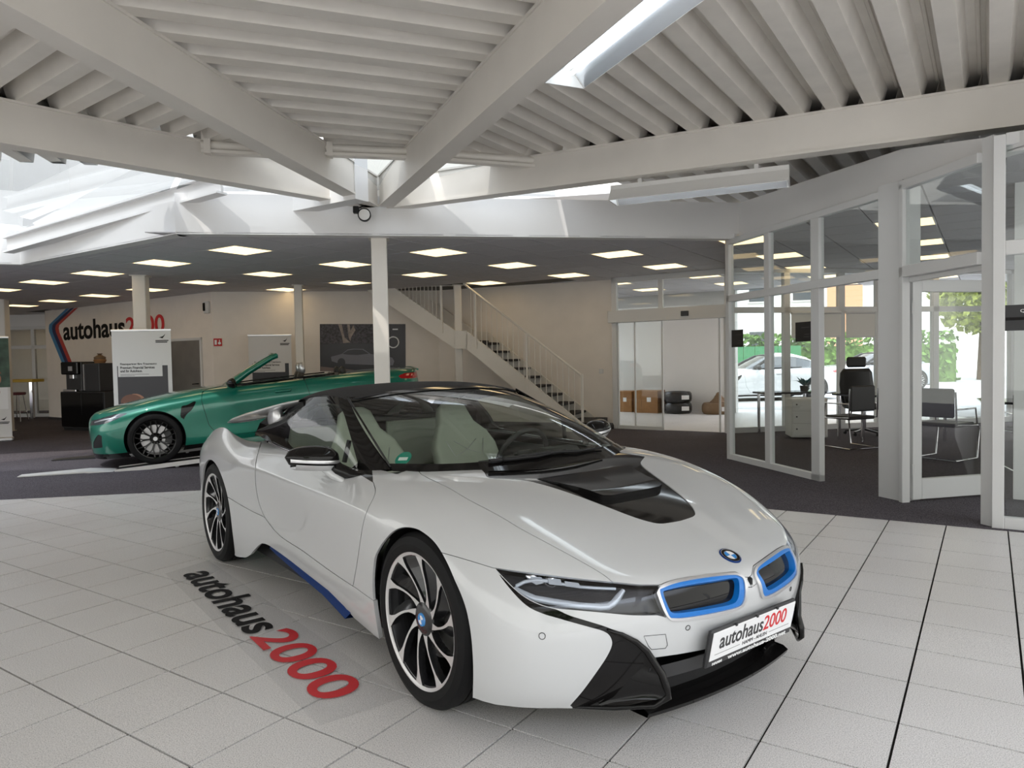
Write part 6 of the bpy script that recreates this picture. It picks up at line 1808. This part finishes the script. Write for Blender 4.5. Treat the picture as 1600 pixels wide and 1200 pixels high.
GT = [[(1.90, 0, .845), (1.90, .28, .85), (1.87, .56, .83)], [(1.43, 0, .91), (1.43, .28, .92), (1.43, .58, .915)], [(1.05, 0, .955), (1.05, .28, .96), (1.05, .58, .95)],
      [(.65, 0, .985), (.65, .28, .985), (.65, .58, .975)], [(.1, 0, .97), (.1, .3, .97), (.1, .6, .965)], [(-.5, 0, .97), (-.5, .3, .97), (-.5, .6, .97)],
      [(-1.0, 0, .985), (-1.0, .3, .985), (-1.0, .6, .98)], [(-1.43, 0, .99), (-1.43, .3, .99), (-1.43, .58, .985)], [(-1.85, 0, .985), (-1.85, .28, .985), (-1.85, .56, .98)]]
FRONT, SIDE, REAR, TOP = GF, GS, GR, GT
V_, F_, CR_ = build_cage()
P_, Q_ = subsurf(V_, F_, 3, CR_)
T_ = np.concatenate([Q_[:, [0, 1, 2]], Q_[:, [0, 2, 3]]]); N_ = vnormals(P_, T_)
if N_[np.argmax(P_[:, 0])][0] < 0: T_ = T_[:, ::-1]; N_ = -N_
P_[np.abs(P_[:, 1]) < 1e-6, 1] = 0
GSHELL = compact(P_, N_, T_[(P_[T_][:, :, 1].mean(1) < 0)])

def xz_cut(mesh, poly, g=0., side=True, ok=None):
    P, N, T = mesh; s = poly_sdf(P[:, [0, 2]], poly) - g
    if side: s = np.where(np.abs(P[:, 1]) > .45, s, np.minimum(s, -1))
    if ok is not None: s = np.where(ok(P, N), s, np.minimum(s, -1))
    return split(mesh, s)
def circ(x, z, r, n=40): return np.array([(x + r * math.cos(a), z + r * math.sin(a)) for a in np.linspace(0, 2 * PI, n, False)])

def coupe_wheel(parent, loc, sy, lod=1):
    w = empty('wheel', loc); w.parent = parent; w.rotation_euler = (0, 0, 0 if sy < 0 else PI)
    m = MB(); m.lathe([(.262, .010), (.275, -.002), (.31, -.006), (.335, .005), (.345, .03), (.345, .20), (.33, .235), (.27, .24)], 56, axis='y'); m.build('tyre', MAT['rubber'], w, smooth=35)
    m = MB(); m.lathe([(.245, .02), (.255, .004), (.266, .002), (.268, .012), (.255, .03), (.24, .20), (.26, .24)], 56, axis='y'); m.build('rim', MAT['black_gloss'], w, smooth=40)
    m = MB()
    for k in range(10):
        a = 2 * PI * k / 10; c = lambda r, t: (r * math.cos(a + t), .022 + .02 * (1 - r / .26), r * math.sin(a + t))
        for sg in (-1, 1):
            m.beam(c(.055, 0), c(.15, sg * .03), .018, .022, (0, 1, 0)); m.beam(c(.15, sg * .03), c(.252, sg * .20), .014, .020, (0, 1, 0))
    m.lathe([(0, .03), (.05, .03), (.065, .05), (.06, .09)], 24, axis='y')
    m.build('spokes', MAT['black_gloss'] if lod else MAT['alloy_bright'], w)
    m = MB(); m.lathe([(0, .024), (.028, .024), (.03, .032)], 18, axis='y'); m.build('hub_cap', MAT['satin_silver'], w)
    m = MB(); m.lathe([(.08, .075), (.19, .075), (.19, .10), (.08, .10)], 36, axis='y'); m.build('brake_disc', MAT['alloy_bright'], w)
    m = MB(); aa = np.linspace(-.5, .6, 9); m.prism([(.205 * math.cos(t), .205 * math.sin(t)) for t in aa] + [(.12 * math.cos(t), .12 * math.sin(t)) for t in aa[::-1]], .055, .12, 'xz'); m.build('brake_caliper', MAT['black_satin'], w)
    return w

def street_car(name, label, loc, rot, paint, top='open', lod=1):
    c = thing(name, label, 'car', loc); c.rotation_euler = rot
    S = GSHELL
    for x in (1.43, -1.43): _, S = xz_cut(S, circ(x, .345, .385), 0)
    both_ = lambda nm, q, m_, rim=.012, lift=0.: [panel(nm, k, MAT[m_], c, rim, lift) for k in (q, mirror(q))]
    whole_ = lambda nm, q, m_, rim=.012, lift=0.: panel(nm, join(q, mirror(q)), MAT[m_], c, rim, lift)
    cab = lambda P: split(S, np.where(P[:, 2] > .90, np.minimum(np.minimum(.42 - P[:, 0] - .25 * P[:, 1] ** 2, P[:, 0] + (1.12 if top == 'open' else 1.45)), .765 - np.abs(P[:, 1])), -1))
    _, S = cab(S[0])
    lower, S = split(S, .205 - S[0][:, 2])
    whole_('lower_skirt', lower, 'black_gloss')
    # front grille and lamps
    fr = lambda P, N: P[:, 0] > 1.5
    yz = S[0][:, 1:3]
    kid, S = split(S, np.where(S[0][:, 0] > 2.1, poly_sdf(np.abs(S[0][:, 1:3]), np.array([(.03, .30), (.19, .30), (.24, .45), (.23, .66), (.19, .71), (.05, .71), (.03, .66)])), -1)); whole_('kidney_grille', kid, 'black_gloss', .02, -.004)
    itk, S = split(S, np.where(S[0][:, 0] > 1.9, poly_sdf(np.abs(S[0][:, 1:3]), np.array([(.50, .28), (.78, .30), (.80, .46), (.74, .48), (.55, .36)])), -1)); both_('air_intake', itk, 'black_plastic', .02, -.004)
    lmp, S = xz_cut(S, np.array([(1.72, .735), (1.90, .735), (2.10, .69), (2.30, .655), (2.30, .60), (2.12, .605), (1.98, .63), (1.86, .67)]), 0, True, fr); both_('headlight', lmp, 'grey_glass', .01, -.002)
    lp2, _ = xz_cut(lmp, np.array([(1.86, .70), (2.05, .68), (2.2, .645), (2.2, .632), (2.05, .662), (1.90, .685)]), 0, True, fr); both_('headlight_element', lp2, 'satin_silver', 0, .001)
    tl, S = xz_cut(S, np.array([(-1.98, .86), (-2.10, .89), (-2.5, .88), (-2.5, .79), (-2.20, .80), (-2.02, .82)]), 0, True, lambda P, N: P[:, 0] < -1.5); both_('tail_light', tl, 'red_lens', .01, .003)
    door = np.array([(.78, .93), (.80, .80), (.74, .45), (.62, .27), (-.45, .27), (-.60, .42), (-.66, .70), (-.60, .98), (.2, 1.02)])
    dr_, S = xz_cut(S, door, .003); _, S = xz_cut(S, door, -.003)
    both_('door', dr_, paint)
    gill, S = xz_cut(S, np.array([(1.06, .755), (.98, .76), (.90, .80), (.86, .80), (.93, .69), (1.02, .62), (1.05, .56), (1.09, .60)]), 0); both_('side_gill', gill, 'black_gloss', .01, -.003)
    hd_, S = split(S, np.where((S[0][:, 2] > .7) & (S[0][:, 0] > .3), np.minimum(np.minimum(.735 - np.abs(S[0][:, 1]), S[0][:, 2] - .765), 1.), -1)); whole_('bonnet', hd_, paint)
    fe, re = split(S, S[0][:, 0] - .1)
    both_('front_wing', fe, paint); both_('rear_wing', re, paint)
    I = compact(GSHELL[0] - GSHELL[1] * .02, GSHELL[1], GSHELL[2])
    for x in (1.43, -1.43): _, I = xz_cut(I, circ(x, .345, .385), 0)
    _, I = split(I, np.where(I[0][:, 2] > .87, np.minimum(np.minimum(.44 - I[0][:, 0] - .25 * I[0][:, 1] ** 2, I[0][:, 0] + 1.15), .78 - np.abs(I[0][:, 1])), -1))
    whole_('inner_shell', I, 'black_plastic', 0)
    ub = MB(); ub.box((-2.2, -.80, .17), (2.1, .80, .2)); ub.box((-1.0, -.86, .15), (1.0, .86, .22)); ub.build('underbody', MAT['black_plastic'], c)
    for sy in (-1, 1):
        for x in (1.43, -1.43):
            h = MB(); h.grid([[(x + .395 * math.cos(a), sy * y, .345 + .395 * math.sin(a)) for y in (.55, .915)] for a in np.linspace(-.3, PI + .3, 24)]); h.add([(x + .395 * math.cos(a), sy * .56, .345 + .395 * math.sin(a)) for a in np.linspace(-.35, PI + .35, 20)], [tuple(range(20))]); h.build('wheel_housing', MAT['black_plastic'], c, smooth=40)
            coupe_wheel(c, (x, sy * .945, .345), sy, lod)
        mr = empty('door_mirror'); mr.parent = c
        m = MB(); G = []
        for s in np.linspace(-1, 1, 9):
            k = math.sqrt(max(0, 1 - abs(s) ** 2.4)); G.append([(.36 + .09 * k * math.cos(a) * (1 if math.cos(a) > 0 else .4), sy * (.985 + .11 * s), 1.0 + .075 * k * math.sin(a)) for a in np.linspace(0, 2 * PI, 14, False)])
        m.grid([[G[i][j] for i in range(9)] for j in range(14)], closed_u=True); m.build('mirror_cap', MAT['black_gloss'], mr, smooth=70)
        m = MB(); m.tube([(.34, sy * .93, .98), (.34, sy * .84, .955)], .022, 8); m.build('mirror_arm', MAT['black_gloss'], mr)
        m = MB(); m.lathe([(.0, .0), (.0, 0)], 4) if False else m.box((-.40, sy * .932, .80), (-.18, sy * .955, .835), .012); m.build('door_handle', MAT[paint], c, smooth=60)
        m = MB(); m.tube([(.40, sy * .79, .96), (.1, sy * .80, .975), (-.5, sy * .80, .985), (-1.05, sy * .78, .99)], .012, 6); m.build('belt_strip', MAT['black_gloss'], c, smooth=60)
        m = MB(); m.tube([(.44, sy * .75, .96), (.15, sy * .68, 1.14), (-.18, sy * .61, 1.31), (-.27, sy * .59, 1.335)], [.06, .048, .042, .04], 8); m.build('screen_pillar', MAT[paint if top == 'open' else 'black_gloss'], c, smooth=60)
    m = MB(); G = []
    for t_ in np.linspace(0, 1, 7):
        G.append([((.46 + .14 * (1 - (q) ** 2)) * (1 - t_) + (-.26 + .07 * (1 - q * q)) * t_, q * (.73 * (1 - t_) + .58 * t_), .95 * (1 - t_) + (1.335 + .03 * (1 - q * q)) * t_ + .06 * t_ * (1 - t_)) for q in np.linspace(-1, 1, 13)])
    m.grid(G); m.build('windscreen', MAT['car_glass'], c, smooth=80)
    m = MB(); m.tube([(p[0], p[1], p[2]) for p in G[-1]], .028, 8); m.build('screen_header', MAT[paint if top == 'open' else 'black_gloss'], c, smooth=60)
    MB().box((-1.1, -.76, .3), (.5, .76, .36)).build('cabin_floor', MAT['dark_leather'], c)
    m = MB(); m.grid([[(.60, y, .93), (.40, y, .95), (.30, y, .88), (.33, y, .6)] for y in np.linspace(-.74, .74, 7)]); m.build('dashboard', MAT['dark_leather'], c, smooth=50)
    for sy in (-1, 1):
        for x, s_ in ((-.42, 1.0), (-1.02, .9)):
            se = empty('seat', (x, sy * .37, 0)); se.parent = c
            MB().box((-.02, -.24, .42), (.48, .24, .56), .05).build('seat_cushion', MAT['dark_leather'], se)
            m = MB(); m.grid([[(-.05 - .22 * (z - .5) + th * .05, wd * q, z) for q in np.linspace(-1, 1, 7)] for z, wd, th in ((.5, .24, 1), (.8, .25, 1), (1.0, .20, .8), (1.06 * s_, .12, .6))]); m.build('backrest', MAT['dark_leather'], se, smooth=60, solid=.08)
            MB().box((-.24, -.12, 1.02 * s_), (-.15, .12, 1.20 * s_), .035).build('headrest', MAT['satin_silver' if x > -.5 else 'dark_leather'], se, smooth=60)
    if top == 'open':
        m = MB(); m.grid([[(-1.12, y, .995), (-1.05, y, .93), (-1.1, y, .6)] for y in np.linspace(-.76, .76, 7)]); m.build('hood_cover_edge', MAT['dark_leather'], c)
        m = MB(); m.tube([(-2.34, y, .928 + .032 * (1 - (y / .66) ** 2)) for y in np.linspace(-.66, .66, 11)], .016, 8); m.build('boot_spoiler', MAT[paint], c, smooth=60)
    else:
        rows = [(-.26, .58, 1.345, .60, 1.32), (-.55, .60, 1.40, .63, 1.33), (-.9, .58, 1.38, .63, 1.30), (-1.35, .52, 1.27, .60, 1.20), (-1.75, .50, 1.08, .62, 1.02), (-1.9, .5, .98, .6, .97)]
        G = [[(x, -w2, z2), (x, -w1, z1), (x, -w1 * .5, z1 + .03), (x, 0, z1 + .035), (x, w1 * .5, z1 + .03), (x, w1, z1), (x, w2, z2)] for x, w1, z1, w2, z2 in rows]
        m = MB(); m.grid(G[:4]); m.build('roof', MAT[paint], c, smooth=60)
        m = MB(); m.grid(G[3:]); m.build('rear_window', MAT['grey_glass'], c, smooth=60)
        for sy in (-1, 1):
            m = MB(); m.grid([[(x, sy * w2, z2), (xx, sy * .79, .96)] for (x, _, _, w2, z2), xx in zip(rows[:5], (.68, -.2, -.9, -1.4, -1.75))]); m.build('side_window', MAT['grey_glass'], c, smooth=60)
            m = MB(); m.tube([(x, sy * w2, z2) for (x, _, _, w2, z2) in rows], .03, 6); m.build('roof_rail', MAT[paint], c, smooth=60)
    return c
def place_car(rz, pitch, local, world_pt):
    R = Matrix.Rotation(rz, 4, 'Z') @ Matrix.Rotation(pitch, 4, 'Y'); v = R @ Vector(local)
    return (world_pt[0] - v.x, world_pt[1] - v.y, world_pt[2] - v.z)
GRZ, GP = math.radians(200), math.radians(4.3)
gl = place_car(GRZ, GP, (1.43, .945, 0), (-4.85, 9.70, .06))
street_car('convertible', 'green convertible with lowered top standing on a display ramp', gl, (0, GP, GRZ), 'green_paint', 'open')
# display ramp under it: two tracks on posts with flap plates at the low end
rp = thing('display_ramp', 'black and white vehicle display ramp under the green convertible', 'ramp', gl, 0); rp.rotation_euler = (0, GP, GRZ)
for sy in (-1, 1):
    y = sy * .83
    MB().box((-1.95, y - .17, -.035), (1.95, y + .17, -.004)).build('track', MAT['black_satin'], rp)
    for e in (-1, 1): MB().box((-1.95, y + e * .18 - .012, -.05), (1.95, y + e * .18 + .012, .006)).build('track_edge', MAT['lamp_white'], rp)
    # floor level in the ramp's own frame
    fl = lambda x, d=0: (x * math.sin(GP) - gl[2] + .008) / math.cos(GP) + d
    fm = MAT['lamp_white'] if sy > 0 else MAT['black_satin']
    m = MB(); m.hexa([(1.95, y - .18, -.05), (2.30, y - .18, fl(2.30)), (2.30, y + .18, fl(2.30)), (1.95, y + .18, -.05), (1.95, y - .18, -.02), (2.30, y - .18, fl(2.30, .02)), (2.30, y + .18, fl(2.30, .02)), (1.95, y + .18, -.02)]); m.build('ramp_slope', fm, rp)
    m = MB(); m.hexa([(2.30, y - .18, fl(2.30)), (3.05, y - .02, fl(3.05)), (3.05, y + .18, fl(3.05)), (2.30, y + .18, fl(2.30)), (2.30, y - .18, fl(2.30, .02)), (3.05, y - .02, fl(3.05, .01)), (3.05, y + .18, fl(3.05, .01)), (2.30, y + .18, fl(2.30, .02))]); m.build('ramp_plate', fm, rp)
    for x, hh in ((1.2, .07), (-.2, .17), (-1.6, .28)):
        MB().cyl((x, y + .1, -.05), (x + (hh * math.tan(GP)), y + .1, -.05 - hh + .02), .025, 10).build('post', MAT['satin_silver'], rp)
# ---- outdoors beyond the office windows
ag = mat('asphalt', (.42, .41, .40), .9, noise=.15, nscale=2)
tag(MB().prism([(3.9, 14.9), (10, 14.9), (16, 13.5), (60, 13.5), (60, 80), (3.9, 80)], -.02, .0).build('ground', MAT['asphalt']), kind='structure')
street_car('saloon', 'white saloon car parked outside the office windows', place_car(math.radians(186), 0, (-1.43, .945, 0), at_z(1276, 625, 0)), (0, 0, math.radians(186)), 'white_paint', 'closed', 0)
street_car('parked_car', 'silver car parked outside beyond the white saloon', place_car(math.radians(186), 0, (0, .945, 0), (13.2, 25.5, 0)), (0, 0, math.radians(186)), 'silver_paint', 'closed', 0)
mat('leaf_green', srgb(92, 128, 50), .7, noise=.4, nscale=6); mat('leaf_yellow', srgb(150, 160, 70), .7, noise=.4, nscale=6); mat('bark', srgb(90, 74, 58), .9); mat('fence_green', srgb(60, 130, 84), .5); mat('facade_orange', srgb(205, 160, 125), .8); mat('facade_white', (.75, .74, .72), .8); mat('pane_dark', (.08, .09, .10), .1)
def leaf_cloud(m, n, fn, size):
    for k in range(n):
        p = np.array(fn()); a = rng.uniform(-1, 1, 3); b = rng.uniform(-1, 1, 3); a /= np.linalg.norm(a); b -= a * (a @ b); b /= np.linalg.norm(b)
        s = size * rng.uniform(.6, 1.3); m.add([p - a * s, p + b * s * .6, p + a * s, p - b * s * .6], [(0, 1, 2, 3)])
t = thing('hedge', 'clipped green hedge behind the cars outside', 'hedge', (14, 33, 0), math.radians(-8))
m = MB(); leaf_cloud(m, 2600, lambda: (rng.uniform(-6, 6), rng.uniform(-.5, .5), 2.3 * rng.uniform(0, 1) ** .8), .16); tag(m.build('foliage', MAT['leaf_green'], t), kind='stuff')
MB().box((-6, -.2, 0), (6, .2, 1.7)).build('hedge_core', MAT['leaf_green'], t)
t = thing('green_fence', 'green sheet fence outside left of the hedge', 'fence', (11.5, 32.2, 0), math.radians(-8))
for k in range(7): MB().box((-2.0 + k * .5, -.03, 0), (-1.52 + k * .5, .03, 1.75)).build('fence_panel', MAT['fence_green'], t)
def tree(x, y, h, r, label, lf='leaf_yellow'):
    t = thing('tree', label, 'tree', (x, y, 0))
    MB().tube([(0, 0, 0), (.1, 0, h * .4), (0, .1, h * .75)], [.16, .12, .05], 8).build('trunk', MAT['bark'], t, smooth=60)
    def fn():
        v = rng.normal(0, 1, 3); v /= np.linalg.norm(v); v *= rng.uniform(.4, 1) ** .5; return (v[0] * r, v[1] * r, h * .68 + v[2] * h * .34)
    m = MB(); leaf_cloud(m, 2200, fn, .22); tag(m.build('crown', MAT[lf], t), kind='stuff')
tree(6.5, 36, 7, 2.0, 'yellow-green tree outside nearest the sliding door'); tree(22, 33.5, 6.5, 2.2, 'yellow-green tree outside right of the orange building'); tree(24, 26, 7, 2.6, 'green tree farthest right outside', 'leaf_green'); tree(-1.5, -13, 8, 2.8, 'green tree on the street behind the viewpoint', 'leaf_green')
t = thing('street_building', 'pale building with an orange strip across the street', 'building', (20, 44, 0), math.radians(-12))
MB().box((-14, 0, 0), (6, 6, 8)).build('facade', MAT['facade_white'], t); MB().box((-.5, -.1, 0), (1.5, .1, 8)).build('orange_strip', MAT['facade_orange'], t)
for k in range(7):
    for z in (1.2, 4.6): w_ = MB().box((-13 + k * 2.6, -.06, z), (-11.6 + k * 2.6, .05, z + 1.7)).build('window', MAT['facade_white'], t); MB().box((-12.9 + k * 2.6, -.08, z + .1), (-11.7 + k * 2.6, -.05, z + 1.6)).build('pane', MAT['pane_dark'], w_)
# ------------------------------------------------------------------ repeats share a group
_GROUPS = {'column': 'steel columns of the hall', 'beam': 'steel beams under the roof', 'rail': 'tube rails along the decking edge', 'banner': 'roll-up banners', 'chair': 'office chairs behind the glass', 'desk': 'office desks behind the glass', 'stool': 'bar stools at the yellow bar', 'box': 'cardboard boxes on the porch floor', 'tyre': 'wrapped tyres on the porch floor', 'tree': 'trees outside', 'lamp': 'fluorescent troughs under the roof', 'blind': 'roller blinds of the office windows'}
for o in COL.objects:
    c = o.get('category')
    if o.parent is None and c in _GROUPS and 'group' not in o: o['group'] = _GROUPS[c]
